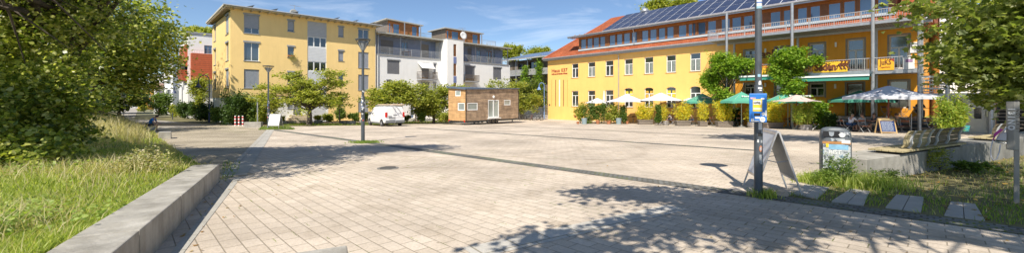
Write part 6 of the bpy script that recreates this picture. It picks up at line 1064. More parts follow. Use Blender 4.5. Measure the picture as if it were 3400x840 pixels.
# ================================================================ LAMPS
LMP = M('lamp_glass', (.30, .32, .33), .3, .1)
def lamp(px, pyb, top, halfw, r, label, stickers=0, Y=None):
    Y = Y or G(px, pyb).y; x = (px-CX)/FX*Y; z = gz(Y); t = thing('street_lamp', label, 'street lamp', (x, Y, z), 0, 'cone headed street lamps on the square'); H = 1.5-(top-HY)*Y/FY-z; w_ = halfw*Y/FX
    MB().tube([(0, 0, -.1), (0, 0, H*.45)], r, 14).tube([(0, 0, H*.45), (0, 0, H-.52)], r*.72, 12).build('pole', STEELD, t, smooth=False)
    MB().lathe([(w_*.97, H-.02), (w_, H), (w_, H+.025), (.05, H+.075), (.01, H+.08)], 22).build('shade', STEELD, t); MB().lathe([(.07, H-.52), (.10, H-.46), (w_*.62, H-.14), (w_*.60, H-.12), (.02, H-.2)], 18).build('reflector', LMP, t)
    mb = MB(); [mb.tube([(.06*math.cos(a), .06*math.sin(a), H-.5), (w_*.92*math.cos(a), w_*.92*math.sin(a), H-.01)], .014, 4) for a in [k*math.tau/6+.3 for k in range(6)]]; mb.build('stays', STEELD, t)
    if stickers:
        cols = [flatm('sticker_white', (.7, .7, .68)), flatm('sticker_red', (.5, .08, .06)), flatm('sticker_blue', (.1, .2, .5)), flatm('sticker_black', (.03, .03, .03))]
        for k in range(stickers):
            a = random.uniform(-2.6, -.5); zz_ = random.uniform(.9, 2.3) if stickers < 25 else random.uniform(1.0, 2.4); s_ = random.uniform(.03, .06); rr = r+.003; mb = MB(); vs = [(rr*math.cos(a+i*s_*5), rr*math.sin(a+i*s_*5), zz_+j*s_*1.6) for j in (0, 1) for i in (0, 1, 2, 3)]; mb.add(vs, [(i, i+1, i+5, i+4) for i in range(3)]); mb.build('sticker', random.choice(cols[:1]*3+cols), t)
    return t
lamp(1205, 472, 132, 24, .085, 'tall stickered street lamp standing alone on the square', 26); lamp(891, 427, 220, 17, .085, 'smaller looking street lamp behind the blank white board', 12)
NP = G(2518, 655)
def near_pole():
    Y = 6.85; x = (2518-CX)/FX*Y; z = gz(Y); t = thing('street_lamp', 'near street lamp post plastered with stickers and carrying a blue box', 'street lamp', (x, Y, z), 0, 'cone headed street lamps on the square'); H = 4.95
    MB().tube([(0, 0, -.1), (0, 0, 1.95)], .066, 20).tube([(0, 0, 1.95), (0, 0, H-.5)], .052, 18).build('pole', STEELD, t, smooth=False)
    MB().lathe([(.34, H-.02), (.35, H), (.35, H+.025), (.05, H+.07), (.01, H+.08)], 22).build('shade', STEELD, t); MB().lathe([(.06, H-.52), (.10, H-.46), (.22, H-.14), (.02, H-.2)], 18).build('reflector', LMP, t)
    cw, cbk, cr_, cb_ = flatm('sticker_white'), flatm('sticker_black'), flatm('sticker_orange', (.62, .25, .12)), flatm('sticker_blue')
    for py0, py1, a0, a1, m, rr in [(440, 452, -2.2, -1.1, cbk, .0), (404, 430, -2.1, -1.2, cw, .0), (432, 442, -1.5, -.8, flatm('sticker_grey', (.35, .37, .38)), 0), (462, 472, -2.4, -2.0, cw, 0), (464, 473, -1.6, -1.1, flatm('sticker_grey'), 0), (482, 503, -1.95, -1.2, cr_, 0), (486, 499, -1.75, -1.4, cw, .002), (512, 540, -1.9, -1.3, flatm('sticker_grey'), 0), (530, 543, -1.7, -1.2, flatm('sticker_grey'), .001), (0, 30, -2.6, -.5, cw, 0), (8, 12, -2.6, -.5, cb_, .002), (22, 30, -2.6, -.5, flatm('sticker_sky', (.3, .5, .6)), .002), (247, 256, -2.3, -1.5, flatm('sticker_sky'), .0), (268, 288, -2.1, -1.2, cw, 0), (290, 296, -2.2, -1.2, cw, 0), (298, 302, -1.9, -1.3, cw, 0)]:
        z0, z1 = 1.5-(py1-HY)*Y/FY-z, 1.5-(py0-HY)*Y/FY-z; r_ = (.066 if z1 < 1.95 else .052)+.0025+rr; n = 5; mb = MB()
        if m in (cr_,) or (py0 in (268, 486)):
            c_ = (z0+z1)/2; h_ = (z1-z0)/2; am = (a0+a1)/2; aw = (a1-a0)/2; vs = [(r_*math.cos(am+aw*math.cos(k*math.tau/14)), r_*math.sin(am+aw*math.cos(k*math.tau/14)), c_+h_*math.sin(k*math.tau/14)) for k in range(14)]+[(r_*math.cos(am), r_*math.sin(am), c_)]; mb.add(vs, [(k, (k+1) % 14, 14) for k in range(14)])
        else: mb.add([(r_*math.cos(a0+(a1-a0)*i/n), r_*math.sin(a0+(a1-a0)*i/n), zz_) for zz_ in (z0, z1) for i in range(n+1)], [(i, i+1, n+2+i, n+1+i) for i in range(n)])
        mb.build('sticker', m, t)
    return t, Y, x, z
npt, NY, NX, NZ = near_pole()
# blue box on the post
zt, zb_ = 1.5-(311-HY)*NY/FY, 1.5-(404-HY)*NY/FY; bw = .126; KU = .252/57; vb_ = thing('vending_box', 'bright blue box with yellow poster and worn stickers on the near post', 'dispenser box', (NX-.045, NY-.06, zb_), -.55)
BLU = M('worn_blue_paint', (.03, .19, .58), .45, .15, 5); hh = zt-zb_; mb = MB(); mb.box(-bw, bw, -.16, 0, 0, hh); mb.build('case', BLU, vb_, bevel=.012)
mb = MB(); u = lambda px: (px-2517.5)*KU; v = lambda py: (404-py)*NY/FY*.98
def dec(x0, x1, y0, y1, m, nm, d=0, par=vb_): return MB().box(u(x0), u(x1), -.163-d, -.1605-d, v(y1), v(y0)).build(nm, m, par)
pst = dec(2501, 2531, 328, 368, flatm('poster_yellow', (.80, .58, .04)), 'poster'); dec(2503, 2528, 332, 346, flatm('sticker_white'), 'poster_print', .004, pst)
mb = MB(); random.seed(5); [mb.box(u(2504+k*2.2), u(2505.4+k*2.2), -.172, -.1685, v(344-random.uniform(0, 3)), v(335+random.uniform(0, 3))) for k in range(10)]; mb.build('poster_lettering', BLACK, pst); dec(2503, 2530, 356, 363, flatm('pale_yellow', (.7, .72, .5)), 'poster_print', .004, pst)
dec(2505, 2525, 374, 383, BLACK, 'slot', .002); dec(2508, 2524, 386, 392, flatm('sticker_white'), 'torn_sticker', .001); dec(2527, 2538, 324, 329, flatm('sticker_white'), 'torn_sticker'); dec(2492, 2510, 322, 328, M('mottled_sticker', (.5, .35, .45), .6, .6, 30), 'torn_sticker'); dec(2495, 2504, 392, 402, flatm('sticker_white'), 'torn_sticker'); dec(2504, 2522, 398, 402, flatm('sticker_grey'), 'torn_sticker'); dec(2541, 2545, 364, 384, flatm('sticker_white'), 'torn_sticker')
for cx_, cy_, rr_ in ((2535, 376, 5.5), (2532, 394, 9)):
    mb = MB(); mb.prism([(u(cx_)+rr_*KU*math.cos(k*math.tau/20), v(cy_)+rr_*NY/FY*math.sin(k*math.tau/20)) for k in range(20)], 'y', -.165, -.1605); o = mb.build('round_sticker', flatm('sticker_white'), vb_)
    MB().box(u(cx_-rr_*.6), u(cx_+rr_*.6), -.168, -.1655, v(cy_+1.2), v(cy_-1.2)).build('sticker_print', flatm('sticker_grey'), o)
mb = MB(); [mb.tube([(s*.08, -.02, zz_), (s*.08, .09, zz_), (0, .15, zz_)], .01, 4) for s in (-1, 1) for zz_ in (.1, hh-.1)]; mb.build('bracket', STEEL, vb_)
# open poster stand (near A-board)
def aboard(f, w_, spread, h, gap, frame_m, inner_m, outer_m, name, label, cat, legw=.03):
    # f: frame with x along the ridge, y across
    t = thing(name, label, cat, f.o, f.a)
    for sg in (-1, 1):
        lean_ = math.atan2(spread/2-.02, h); T = Matrix.Translation((0, sg*.02, h)) @ Matrix.Rotation(sg*lean_, 4, 'X') @ Matrix.Translation((0, 0, -h/math.cos(lean_))); L_ = h/math.cos(lean_)
        mb = MB(); [mb.box(x-legw/2, x+legw/2, -.012, .012, 0, L_, T) for x in (-w_/2+legw/2, w_/2-legw/2)]; mb.box(-w_/2+legw, w_/2-legw, -.012, .012, L_-.04, L_, T).box(-w_/2+legw, w_/2-legw, -.012, .012, gap, gap+.04, T); fr = mb.build('frame', frame_m, t)
        o = MB(); o.box(-w_/2+legw, w_/2-legw, -.006 if sg > 0 else .0, .0 if sg > 0 else .006, gap+.04, L_-.04, T); o.build('panel_back', inner_m, fr); o = MB(); o.box(-w_/2+legw, w_/2-legw, *((.0005, .007) if sg > 0 else (-.007, -.0005)), gap+.04, L_-.04, T); o.build('panel', outer_m, fr)
    mb = MB(); [mb.tube([(x, -spread*.22, h*.55), (x, 0, h*.52), (x, spread*.22, h*.55)], .007, 4) for x in (-w_/2+.05, w_/2-.05)]; mb.tube([(-w_/2, 0, h+.01), (w_/2, 0, h+.01)], .022, 8); mb.build('hinge', frame_m, t); return t
fa, fb_, fc_, fd_ = Vector((4.57, 7.73)), Vector((4.30, 6.95)), Vector((5.25, 7.78)), Vector((5.06, 7.04))
ctr = (fa+fb_+fc_+fd_)/4; ax = ((fa-fb_)+(fc_-fd_)).normalized(); fs_ = Frame(ctr.x, ctr.y, gz(ctr.y), math.atan2(ax.y, ax.x))
aboard(fs_, .78, .74, 1.12, .28, ALU, M('panel_grey', (.40, .41, .40), .5, .08), M('poster_pale', (.55, .60, .68), .35, .06), 'poster_stand', 'open aluminium poster stand leaning in A shape beside the near post', 'A-board')
g = G(911, 428); f = Frame(g.x, g.y+.15, g.z, -.10); aboard(f, .98, .62, 1.22, .26, ALU, M('panel_grey'), flatm('blank_board', (.80, .80, .78), .5, .02), 'poster_stand', 'blank white A-board in the grass at the far side of the square', 'A-board')
# ================================================================ LITTER BIN
Yb = 8.25; xb = (2791-CX)/FX*Yb; zb0 = gz(Yb); BH = 1.5-(424-HY)*Yb/FY-zb0; bn = thing('litter_bin', 'grey street litter bin covered in torn posters and graffiti', 'litter bin', (xb, Yb+.14, zb0), -.52)
hw_ = .262; dp = .17
def outline(sx, sy, n=6, r=.12):
    pts = []
    for cx_, cy_, a0 in ((hw_*sx-r, dp*sy-r, 0), (-hw_*sx+r, dp*sy-r, 90), (-hw_*sx+r, -dp*sy+r, 180), (hw_*sx-r, -dp*sy+r, 270)):
        for k in range(n+1): a = R(a0+90*k/n); pts.append((cx_+r*math.cos(a), cy_+r*math.sin(a)))
    return pts
BINM = M('bin_metal', (.15, .16, .17), .5, .3, 5, metal=.2); lv = [(0, 1, 1), (BH*.80, 1, 1), (BH*.90, .97, .97), (BH*.955, .86, .9), (BH*.985, .68, .8), (BH, .45, .6)]
def binsec(l0, l1):
    mb = MB(); ls = lv[l0:l1]; vs = []; 
    for z, a, b in ls: vs += [(p[0]+( -.03*(1-a)*2), p[1], z) for p in outline(a, b)]
    n = len(outline(1, 1)); mb.add(vs, [(i*n+k, i*n+(k+1) % n, (i+1)*n+(k+1) % n, (i+1)*n+k) for i in range(len(ls)-1) for k in range(n)]+[tuple(reversed(range(n))), tuple(range((len(ls)-1)*n, len(ls)*n))]); return mb
binsec(0, 2).build('body', BINM, bn, smooth=False); binsec(1, 6).build('lid', M('bin_lid', (.11, .125, .14), .5, .3, 8), bn, smooth=False)
ub = lambda px: (px-2775)*.524/105; vb2 = lambda py: 1.5-(py-HY)*Yb/FY-zb0
def bd_(x0, x1, y0, y1, m, nm, d=.0, par=bn): return MB().box(ub(x0), ub(x1), -dp-.012-d, -dp-.002-d+.001, vb2(y1), vb2(y0)).build(nm, m, par)
bd_(2729, 2784, 436, 455, BLACK, 'opening', .002); mb = MB(); mb.prism([(ub(2748), vb2(438)), (ub(2766), vb2(438)), (ub(2764), vb2(450)), (ub(2757), vb2(454)), (ub(2750), vb2(450))], 'y', -dp-.02, -dp-.014); mb.build('crest_plate', M('crest', (.3, .33, .36), .4, .2, 20), bn)
mb = MB(); mb.prism([(ub(2792)+.05*math.cos(k*.42), vb2(448)+.05*math.sin(k*.42)) for k in range(15)], 'y', -dp-.018, -dp-.003); mb.build('sticker', flatm('sticker_white'), bn)
bd_(2727, 2820, 470, 478, M('orange_band', (.45, .22, .08), .6, .35, 8), 'orange_band', .003); 
def M_torn(name, cols, sc_, thr):
    m, nt, b = mat_base(name); tc = N(nt, 'ShaderNodeTexCoord'); n_ = N(nt, 'ShaderNodeTexNoise'); n_.inputs['Scale'].default_value = sc_; n_.inputs['Detail'].default_value = 8; n_.inputs['Roughness'].default_value = .7; nt.links.new(tc.outputs['Object'], n_.inputs[0])
    r = ramp(nt, [(p, c) for p, c in zip(thr, cols)]); r.color_ramp.interpolation = 'CONSTANT'; nt.links.new(n_.outputs[0], r.inputs[0]); nt.links.new(r.outputs[0], b.inputs['Base Color']); b.inputs['Roughness'].default_value = .8; return m
TORN = M_torn('torn_poster', [(.07, .08, .09), (.30, .33, .35), (.50, .52, .52), (.22, .32, .40), (.10, .11, .12)], 6, [0, .44, .49, .58, .64])
ps = bd_(2729, 2819, 479, 560, TORN, 'torn_poster'); bd_(2748, 2812, 480, 496, M('sky_print', (.22, .42, .58), .7, .25, 9), 'poster_sky', .003, ps); bd_(2739, 2748, 476, 490, flatm('poster_yellow'), 'poster_corner', .003, ps)
text('BIST', .11, flatm('sticker_white'), 'lettering', ps, WM[bn.name] @ Matrix.Translation((ub(2748), -dp-.018, vb2(511))) @ Matrix.Rotation(R(90), 4, 'X'), bold=.004); text('18.08', .05, BLACK, 'lettering', ps, WM[bn.name] @ Matrix.Translation((ub(2734), -dp-.018, vb2(540))) @ Matrix.Rotation(R(90), 4, 'X'), bold=.002)
bd_(2755, 2800, 460, 469, TORN, 'torn_sticker', .001); bd_(2790, 2818, 464, 475, flatm('sticker_white'), 'torn_sticker', .005)
text('SNIK', .09, flatm('graffiti', (.5, .52, .54)), 'graffiti', bn, WM[bn.name] @ Matrix.Translation((ub(2778), -dp*.97-.016, BH*.865)) @ Matrix.Rotation(R(76), 4, 'X'), extrude=.012, shear=.2)
for px, lab, rr_ in ((2790, 'bushy weed growing against the litter bin', .34), (2740, 'grassy weed at the left foot of the litter bin', .26)):
    y = 7.98; x = (px-CX)/FX*y; bush('weed_plant', lab, (x, y, gz(y)), (rr_, .22, .34 if rr_ > .3 else .16), 90 if rr_ > .3 else 40, 14, .06, SHRUB if px > 2750 else GRASSD, 'weed', shape=LANCE, tr=.01, stems=9)
bush('weed_plant', 'slender weed sprouting at the joint of the bench wall', (10.15, 9.45, gz(9.4)), (.22, .15, .36), 60, 10, .07, CHERRY, 'weed', shape=LANCE, tr=.01); bush('weed_plant', 'weed at the bench wall corner by the bin', (7.5, 8.0, gz(8)), (.4, .2, .17), 60, 12, .06, SHRUB, 'weed', shape=LANCE, tr=.01)
bush('weed_plant', 'leafy weed in front of the dark bench wall', (11.0, 9.5, gz(9.4)), (.5, .3, .15), 60, 12, .07, SHRUB, 'weed', tr=.01)
# ================================================================ PUMP POST
Yp = 6.3; xp = (3373-CX)/FX*Yp; zp = gz(Yp); pp_ = thing('pump_post', 'grey steel service post with pink handled hose at the right', 'service post', (xp, Yp, zp), -.85); kk = .131/44; Hh_ = 1.5-(337-HY)*Yp/FY-zp; Hb = 1.5-(498-HY)*Yp/FY-zp; PM = M('post_grey', (.30, .29, .26), .5, .12, 4, metal=.3)
MB().box(-7*kk, 12*kk, -.02, .06, -.1, Hb).build('post', PM, pp_, bevel=.006)
mb = MB(); pts = [(-32*kk, -.03), (-6*kk, -.065), (12*kk, -.03), (12*kk, .08), (-32*kk, .08)]; mb.prism(pts, 'z', Hb-.0, Hh_); bx_ = mb.build('head', PM, pp_, bevel=.008)
TXR = Matrix.Rotation(R(90), 4, 'X') @ Matrix.Rotation(R(-90), 4, 'Z')
text('131NO', .10, flatm('sticker_white'), 'graffiti', bx_, WM[pp_.name] @ Matrix.Translation((-26*kk, -.041, Hh_-.10)) @ Matrix.Rotation(-.42, 4, 'Z') @ TXR, extrude=.006, bold=.003, space=1.25)
text('NOT EXIST', .06, flatm('faded_ink', (.12, .10, .08)), 'graffiti', bx_, WM[pp_.name] @ Matrix.Translation((0*kk, -.053, Hh_-.12)) @ Matrix.Rotation(.58, 4, 'Z') @ TXR, extrude=.004, space=1.3)
def pv(px, py, dy=0): return ((px-3373)*kk, dy, 1.5-(py-HY)*Yp/FY-zp)
MB().tube([pv(3341, 477, -.03), pv(3316, 477, -.04), pv(3302, 474, -.05), pv(3306, 466, -.05), pv(3341, 425, -.03)], .010, 6).build('handle_frame', ALU, pp_); MB().hexa([pv(3310, 467, -.06), pv(3341, 467, -.06), pv(3341, 466, .02), pv(3310, 466, .02)], [pv(3322, 443, -.06), pv(3341, 441, -.06), pv(3341, 440, .02), pv(3322, 442, .02)]).build('holder', flatm('pale_grey', (.5, .5, .52)), pp_)
MB().tube([pv(3295, 467, -.08), pv(3303, 448, -.09), pv(3325, 430, -.08)], [.014, .020, .018], 8).build('grip', flatm('magenta', (.45, .05, .28), .4), pp_); MB().tube([pv(3294, 468, -.08), pv(3286, 500, -.08), pv(3288, 525, -.08), pv(3297, 537, -.07), pv(3308, 530, -.06), pv(3317, 505, -.05), pv(3320, 482, -.04)], .008, 8).build('hose', flatm('pale_hose', (.55, .55, .58), .4), pp_)
# ================================================================ small street things
def arc(px, pyb, top, reach, Y, label, mat):
    x = (px-CX)/FX*Y; z0 = 1.5-(pyb-HY)*Y/FY; z0 = min(z0, gz(Y)+.2); H = 1.5-(top-HY)*Y/FY-z0; r_ = reach*Y/FX/2; t = thing('arc_lamp', label, 'street lamp', (x, Y, z0), 0, 'blue arched street lamps'); pts = [(0, 0, 0), (0, 0, H-r_*1.1)]+[(-r_+r_*math.cos(a), 0, H-r_*1.1+r_*1.1*math.sin(a)) for a in [R(k*20) for k in range(1, 10)]]+[(-2*r_, 0, H-r_*1.6)]
    MB().tube(pts, .05, 7).build('pole', mat, t); MB().tube([(0, 0, 0), (0, 0, 1.1)], .085, 8).build('base', mat, t); MB().lathe([(.33, H-r_*1.6-.42), (.30, H-r_*1.6-.38), (.16, H-r_*1.6-.12), (.07, H-r_*1.6+.02)], 12, Matrix.Translation((-2*r_, 0, 0))).build('shade', mat, t)
LB_ = flatm('light_blue_paint', (.16, .27, .50), .5); DB_ = flatm('dark_blue_paint', (.03, .05, .12), .5)
arc(1807, 396, 275, 17, 58, 'light blue arched lamp beside the yellow hall', LB_); arc(695, 395, 249, 36, 43, 'larger dark arched lamp near the yellow block', DB_); arc(605, 385, 280, 26, 60, 'smaller dark arched lamp in front of the white house', DB_)
for i, (px, b) in enumerate([(781, 416), (793, 415.5), (806, 417)]):
    g = Vector(((px-CX)/FX*38.8, 38.8, gz(38.8))); t = thing('bollard', ['left red and white bollard by the yellow block', 'middle red and white bollard by the yellow block', 'right red and white bollard by the yellow block'][i], 'bollard', g, 0, 'red and white bollards'); h = .95
    MB().tube([(0, 0, 0), (0, 0, h)], .07, 10).lathe([(.07, h), (.06, h+.04), (.01, h+.06)], 10).build('post', WHT, t); mb = MB(); [mb.tube([(0, 0, h*z_), (0, 0, h*(z_+.16))], .073, 10) for z_ in (.12, .47, .8)]; mb.build('red_band', flatm('signal_red', (.55, .03, .02)), t)
for i, (l, r_, t_, b_, lab) in enumerate([(813, 863, 404, 424, 'long pale concrete block beside the bollards'), (932, 951, 401, 414, 'dark concrete block behind the blank board'), (1043, 1066, 398, 412, 'dark concrete block right of the tree trunk'), (1130, 1152, 400, 412, 'concrete block left of the tall lamp, first of two'), (1154, 1178, 401, 414, 'concrete block left of the tall lamp, second of two'), (1193, 1202, 397, 410, 'concrete block just left of the tall lamp'), (1385, 1440, 394, 402, 'planter edging block between van and tiny house'), (1300, 1375, 392, 403, 'long low garden edging right of the van')]):
    g = G((l+r_)/2, b_); k_ = g.y/FX; w_ = (r_-l)*k_/2; h = (b_-t_)*g.y/FY*.92; o = MB().box(-w_, w_, 0, .5, -.05, h).build('stone_block', CONCD if i in (1, 2, 3, 6) else CONC, None, Frame(g.x, g.y, g.z, .25 if i == 0 else .1), bevel=.02); tag(o, lab, 'concrete block', 'concrete blocks before the flats')
g = G(1030, 417)
for px, pb, tp, Y, lab in ((855, 420, 340, 36, 'thin grey post between the bollards and the smaller lamp'), (1127, 408, 325, 41, 'dark thin tree stake right of the street tree')): x = (px-CX)/FX*Y; t = thing('post', lab, 'post', (x, Y, gz(Y))); h = 1.5-(tp-HY)*Y/FY-gz(Y); MB().tube([(0, 0, 0), (0, 0, h)], .05, 8).build('shaft', STEEL if px < 900 else BARK, t); MB().ball((0, 0, h), .055).build('cap', DGREY, t)
# canopy over the garden gate by the van
gx = P3(1365, 398, 50); gt = thing('garden_gate', 'timber garden canopy right of the van', 'garden canopy', (gx.x, gx.y, gz(50)), .6); mb = MB(); [mb.box(x, x+.1, y, y+.1, 0, 2.2) for x in (-1.2, .9) for y in (0, .9)]; mb.build('post', BRNW, gt); MB().box(-1.5, 1.3, -.3, 1.3, 2.21, 2.32).build('roof', M('roof_metal'), gt)
# left street: sign, short bollards
x_ = (411-CX)/FX*45; t = thing('road_sign', 'small square sign on a thin post at the lawn edge', 'sign', (x_, 45, lawn_z(x_, 45))); H_ = 1.5-(315-HY)*45/FY-lawn_z(x_, 45); MB().tube([(0, 0, 0), (0, 0, H_+.3)], .03, 6).build('post', STEELD, t); pl_ = MB().box(-.30, .30, -.04, -.02, H_-.3, H_+.35).build('plate', WHT, t); mb = MB(); mb.ball((0, -.05, H_+.02), (.2, .012, .2)); mb.build('emblem', DGREY, pl_)
for px, Y, lab in ((479, 84, 'dark bollard in the left street'), (512, 80, 'white bollard in the left street'), (527, 82, 'red bollard in the left street'), (573, 58, 'dark bollard by the hedge of the left street')): x = (px-CX)/FX*Y; o = MB().tube([(0, 0, 0), (0, 0, .95)], .06, 8).ball((0, 0, .97), .065).build('bollard', WHT if px == 512 else (flatm('signal_red') if px == 527 else STEELD), None, Frame(x, Y, gz(Y), 0)); tag(o, lab, 'bollard', 'bollards in the left street')
# bicycles
def bicycle(loc, rz, label, col):
    t = thing('bicycle', label, 'bicycle', loc, rz, 'bicycles parked by the fence')
    for x in (-.52, .52):
        Tm = Matrix.Translation((x, 0, .34)) @ Matrix.Rotation(R(90), 4, 'X'); pts = [(.33*math.cos(k*math.tau/18), .33*math.sin(k*math.tau/18), 0) for k in range(19)]; w_ = MB().tube(pts, .022, 5, T=Tm).build('wheel', BLACK, t); mb = MB(); [mb.tube([(0, 0, 0), (.32*math.cos(k*math.tau/10), .32*math.sin(k*math.tau/10), 0)], .004, 3, T=Tm) for k in range(10)]; mb.build('spokes', ALU, w_)
    MB().tube([(-.52, 0, .34), (-.05, 0, .30), (.38, 0, .78), (-.14, 0, .76), (-.05, 0, .30)], .018, 5).tube([(-.52, 0, .34), (-.14, 0, .76)], .012, 5).tube([(.52, 0, .34), (.36, 0, .86)], .016, 5).build('frame', col, t); MB().tube([(.30, -.28, .98), (.36, 0, .94), (.30, .28, .98)], .013, 5).tube([(.36, 0, .84), (.36, 0, .95)], .013, 5).build('handlebar', BLACK, t); MB().prism([(-.28, -.02), (-.26, .05), (-.02, .02), (-.02, -.02)], 'z', .86, .91).tube([(-.14, 0, .76), (-.16, 0, .87)], .013, 5).build('saddle', BLACK, t)
for i, (px, Y, rz, c_, lab) in enumerate([(1752, 56, .9, (.05, .05, .06), 'bicycle nearest the metal locker'), (1765, 55.5, 1.2, (.3, .05, .04), 'dark red bicycle in the middle of the rack'), (1778, 55, 1.0, (.10, .12, .2), 'blue grey bicycle in the rack'), (1787, 54.5, .3, (.4, .4, .4), 'silver bicycle seen side on by the blue lamp'), (1797, 55.5, 1.3, (.5, .5, .5), 'pale bicycle closest to the blue lamp'), (1730, 57, 1.2, (.12, .05, .04), 'bicycle half hidden by the tiny house')]): x = (px-CX)/FX*Y; bicycle((x, Y, gz(Y)), rz, lab, flatm('bike_paint_%s' % ['black', 'red', 'blue', 'silver', 'pale', 'brown'][i], c_, .4))
# ================================================================ PEOPLE
SK = flatm('skin', (.48, .27, .18), .6, .03)
def skin_mesh(pts, edges, rad, sub=1):
    me = bpy.data.meshes.new('s'); me.from_pydata(pts, edges, []); o = bpy.data.objects.new('s', me); COL.objects.link(o); md = o.modifiers.new('s', 'SKIN'); md.use_smooth_shade = True
    sv = me.skin_vertices[0].data if me.skin_vertices else None
    if sv is None:
        bpy.context.view_layer.objects.active = o; bpy.ops.mesh.customdata_skin_add(); sv = me.skin_vertices[0].data
    for i, r_ in enumerate(rad): sv[i].radius = (r_, r_) if not isinstance(r_, tuple) else r_
    sv[0].use_root = True; m2 = o.modifiers.new('u', 'SUBSURF'); m2.levels = sub; m2.render_levels = sub; bpy.context.view_layer.update()
    out = bpy.data.meshes.new_from_object(o.evaluated_get(bpy.context.evaluated_depsgraph_get())); bpy.data.objects.remove(o); return out
def person(loc, rz, label, shirt, pants, hair, seat=.45, lean=.12, head=0.0, arms='table', longp=False, longhair=False, bald=False, look=0):
    t = thing('person', label, 'person', loc, rz)      # local +y is where they face; pelvis above the seat
    s = seat+.09; L_ = lean; V_ = Vector
    hip = V_((0, 0, s)); waist = V_((0, .03+L_*.2, s+.18)); chest = V_((0, .02+L_*.75, s+.36)); neck = V_((0, L_, s+.50)); hd = V_((0, L_*1.15+head*.10, s+.60-head*.05)); hd2 = V_((0, L_*1.2+.03+head*.16, s+.72-head*.1))
    P = [hip, waist, chest, neck, hd, hd2]; E_ = [(0, 1), (1, 2), (2, 3), (3, 4), (4, 5)]; Rr = [(.15, .11), (.135, .10), (.165, .11), (.062, .06), (.085, .095), (.082, .095)]; arm_e, leg_e = [], []
    for sx in (-1, 1):
        i = len(P); kn = V_((sx*.11, .44, s+.02)); an = V_((sx*.12, .40, .09)); toe = V_((sx*.13, .56, .04)); P += [V_((sx*.09, .03, s-.01)), kn, an, toe]; Rr += [.085, .062, .042, .038]; E_ += [(0, i), (i, i+1), (i+1, i+2), (i+2, i+3)]; leg_e.append((i, i+1, i+2))
        i = len(P); sh_ = V_((sx*.185, L_*.9, s+.44)); 
        if arms == 'table': el = V_((sx*.25, L_+.14, s+.22)); ha = V_((sx*.12, L_+.36, s+.26))
        else: el = V_((sx*.25, L_+.06, s+.18)); ha = V_((sx*.10, L_+.30, s+.10))
        P += [sh_, el, ha, ha+(ha-el).normalized()*.07]; Rr += [.056, .042, .028, .032]; E_ += [(2, i), (i, i+1), (i+1, i+2), (i+2, i+3)]; arm_e.append((i, i+1, i+2, i+3))
        pm = P[i+3]; d_ = (ha-el).normalized(); sd_ = d_.cross(V_((0, 0, 1))).normalized()
        for k in range(4): j = len(P); f0 = pm+d_*.02+sd_*(-.026+.0175*k); P += [f0+d_*.035, f0+d_*(.06+.01*(k in (1, 2)))-V_((0, 0, .02))]; Rr += [.009, .007]; E_ += [(i+3, j), (j, j+1)]
        j = len(P); P += [pm+sd_*(-sx*-.035)+d_*.0]; Rr += [.010]; E_ += [(i+2, j)]
    me = skin_mesh(P, E_, Rr); me.materials.clear(); me.materials.append(SK); body = link('body', me, t)
    def cloth(nm, idx, ed, rr, col):
        m_ = skin_mesh([P[i] for i in idx], ed, rr); m_.materials.clear(); m_.materials.append(col); return link(nm, m_, t)
    a0, a1 = arm_e; up = [P[0]+V_((0, 0, .02)), P[1], P[2], P[3]+V_((0, 0, -.045))]
    pts = up+[P[a0[0]], P[a0[0]].lerp(P[a0[1]], .75), P[a1[0]], P[a1[0]].lerp(P[a1[1]], .75)]
    m_ = skin_mesh(pts, [(0, 1), (1, 2), (2, 3), (2, 4), (4, 5), (2, 6), (6, 7)], [(.175, .135), (.155, .12), (.185, .128), .075, .070, .060, .070, .060]); m_.materials.clear(); m_.materials.append(shirt); link('shirt', m_, t)
    l0, l1 = leg_e; u = 1.0 if longp else .9; pts = [P[0], P[l0[0]], P[l0[0]].lerp(P[l0[1]], u), P[l1[0]], P[l1[0]].lerp(P[l1[1]], u)]; ed = [(0, 1), (1, 2), (0, 3), (3, 4)]; rr = [(.165, .125), .102, .080, .102, .080]
    if longp: pts += [P[l0[2]], P[l1[2]]]; ed += [(2, 5), (4, 6)]; rr += [.062, .062]
    m_ = skin_mesh(pts, ed, rr); m_.materials.clear(); m_.materials.append(pants); link('trousers', m_, t)
    hc_ = hd.lerp(hd2, .5)
    if not bald:
        mb = MB(); mb.ball(hc_+V_((0, -.025, .045)), (.094, .10, .098), 12, 8)
        if longhair: mb.ball(hc_+V_((0, -.065, -.05)), (.085, .05, .15), 10, 6)
        mb.build('hair', hair, t, smooth=True).matrix_basis = Matrix.Identity(4)
    else: MB().ball(hc_+V_((0, -.035, .02)), (.090, .085, .07), 12, 8).build('hair', hair, t, smooth=True)
    fc = hc_+V_((0, .088, -.01)); mb = MB(); mb.ball(fc+V_((0, .012, -.005)), (.012, .018, .022), 6, 4); mb.build('nose', SK, body, smooth=True); mb = MB(); [mb.ball(fc+V_((sx*.032, .004, .022)), (.011, .008, .008), 6, 4) for sx in (-1, 1)]; mb.build('eyes', BLACK, body); MB().box(-.022, .022, fc.y-.004, fc.y+.008, fc.z-.045, fc.z-.038).build('mouth', flatm('lips', (.35, .12, .10)), body)
    mb = MB(); [mb.ball(hc_+V_((sx*.088, 0, .0)), (.012, .02, .028), 6, 4) for sx in (-1, 1)]; mb.build('ears', SK, body)
    mb = MB()
    for sx in (-1, 1): mb.add([(sx*.12-.045, .33, 0), (sx*.12+.045, .33, 0), (sx*.13+.045, .60, 0), (sx*.13-.045, .60, 0), (sx*.12-.04, .34, .09), (sx*.12+.04, .34, .09), (sx*.13+.035, .59, .05), (sx*.13-.035, .59, .05)], [(3, 2, 1, 0), (4, 5, 6, 7), (0, 1, 5, 4), (1, 2, 6, 5), (2, 3, 7, 6), (3, 0, 4, 7)])
    mb.build('shoes', BLACK, t, bevel=.015); return t
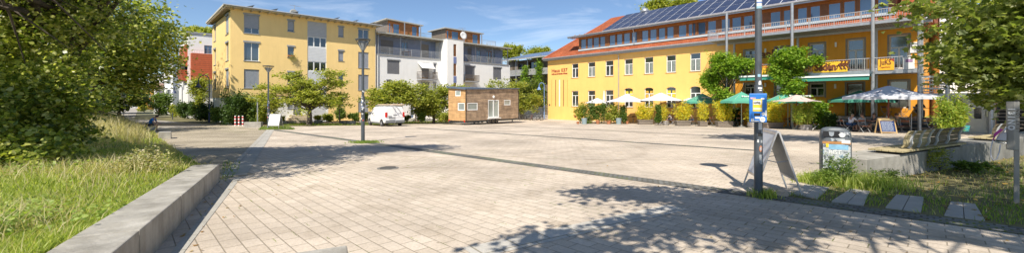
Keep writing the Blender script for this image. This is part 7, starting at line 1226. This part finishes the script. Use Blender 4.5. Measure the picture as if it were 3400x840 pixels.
cl = lambda n_, c_=None: flatm('cloth_'+n_, c_, .9, .1); HB, HD_, HG = flatm('hair_brown', (.08, .04, .02)), flatm('hair_dark', (.02, .015, .012)), flatm('hair_grey', (.22, .18, .14))
person((MAN.x-.05, MAN.y+.1, gz(MAN.y)-.02), R(-70), 'man in a bright blue shirt sitting bent forward on a low block', cl('blue', (.03, .18, .50)), cl('navy', (.03, .035, .06)), HD_, seat=.40, lean=.30, head=1, arms='lap')
def seated(px, pyb, rz, label, *a, **k): g = G(px, pyb); return person((g.x, g.y, g.z), rz, label, *a, **k)
seated(2823, 437, R(-80), 'man in a white shirt and blue shorts at the table under the green parasol', cl('white', (.70, .70, .74)), cl('bluejean', (.04, .10, .22)), HG, lean=.16, bald=True)
seated(2868, 438, R(10), 'guest in a pale patterned top seated by the green parasol pole', cl('pale', (.34, .38, .40)), cl('grey', (.2, .2, .2)), HB, lean=.1)
seated(2912, 438, R(75), 'long haired woman in a dark top left of the chalkboard', cl('darkteal', (.05, .08, .11)), cl('beige', (.4, .35, .28)), HB, lean=.15, longhair=True)
seated(2983, 439, R(10), 'guest in an olive top seen from behind, right of the chalkboard', cl('olive', (.14, .13, .09)), cl('denim', (.06, .08, .14)), HB, lean=.12)
b = onT(3052, -2.0); person(b, FH.a+R(200), 'man in a black shirt sitting on the terrace', cl('black', (.015, .015, .018)), cl('darkgrey', (.08, .08, .09)), HD_, lean=.12, longp=True)
seated(2465, 419, R(60), 'woman in a red top left of the blue vending box', cl('red', (.42, .04, .08)), cl('white2', (.6, .6, .62)), HD_, lean=.14, longhair=True)
seated(2188, 412, R(-60), 'guest in a grey top, left one of the three under the large white parasol', cl('lightgrey', (.42, .42, .46)), cl('navy'), HD_, lean=.14); seated(2216, 411, R(160), 'guest in a brown top, middle one of the three under the large white parasol', cl('brown', (.20, .14, .09)), cl('navy'), HD_, lean=.14); seated(2229, 413, R(60), 'guest in a light top, right one of the three under the large white parasol', cl('sand', (.5, .46, .42)), cl('navy'), HD_, lean=.14)
seated(2297, 415, R(30), 'dark dressed guest left of the first green parasol', cl('black'), cl('navy'), HD_, lean=.14); seated(2634, 423, R(70), 'guest half hidden behind the blush parasol pole', cl('taupe', (.24, .20, .18)), cl('navy'), HB, lean=.14, longhair=True)
seated(2345, 415, R(-60), 'guest in shadow under the first green parasol', cl('maroon', (.15, .05, .05)), cl('navy'), HD_, lean=.14)
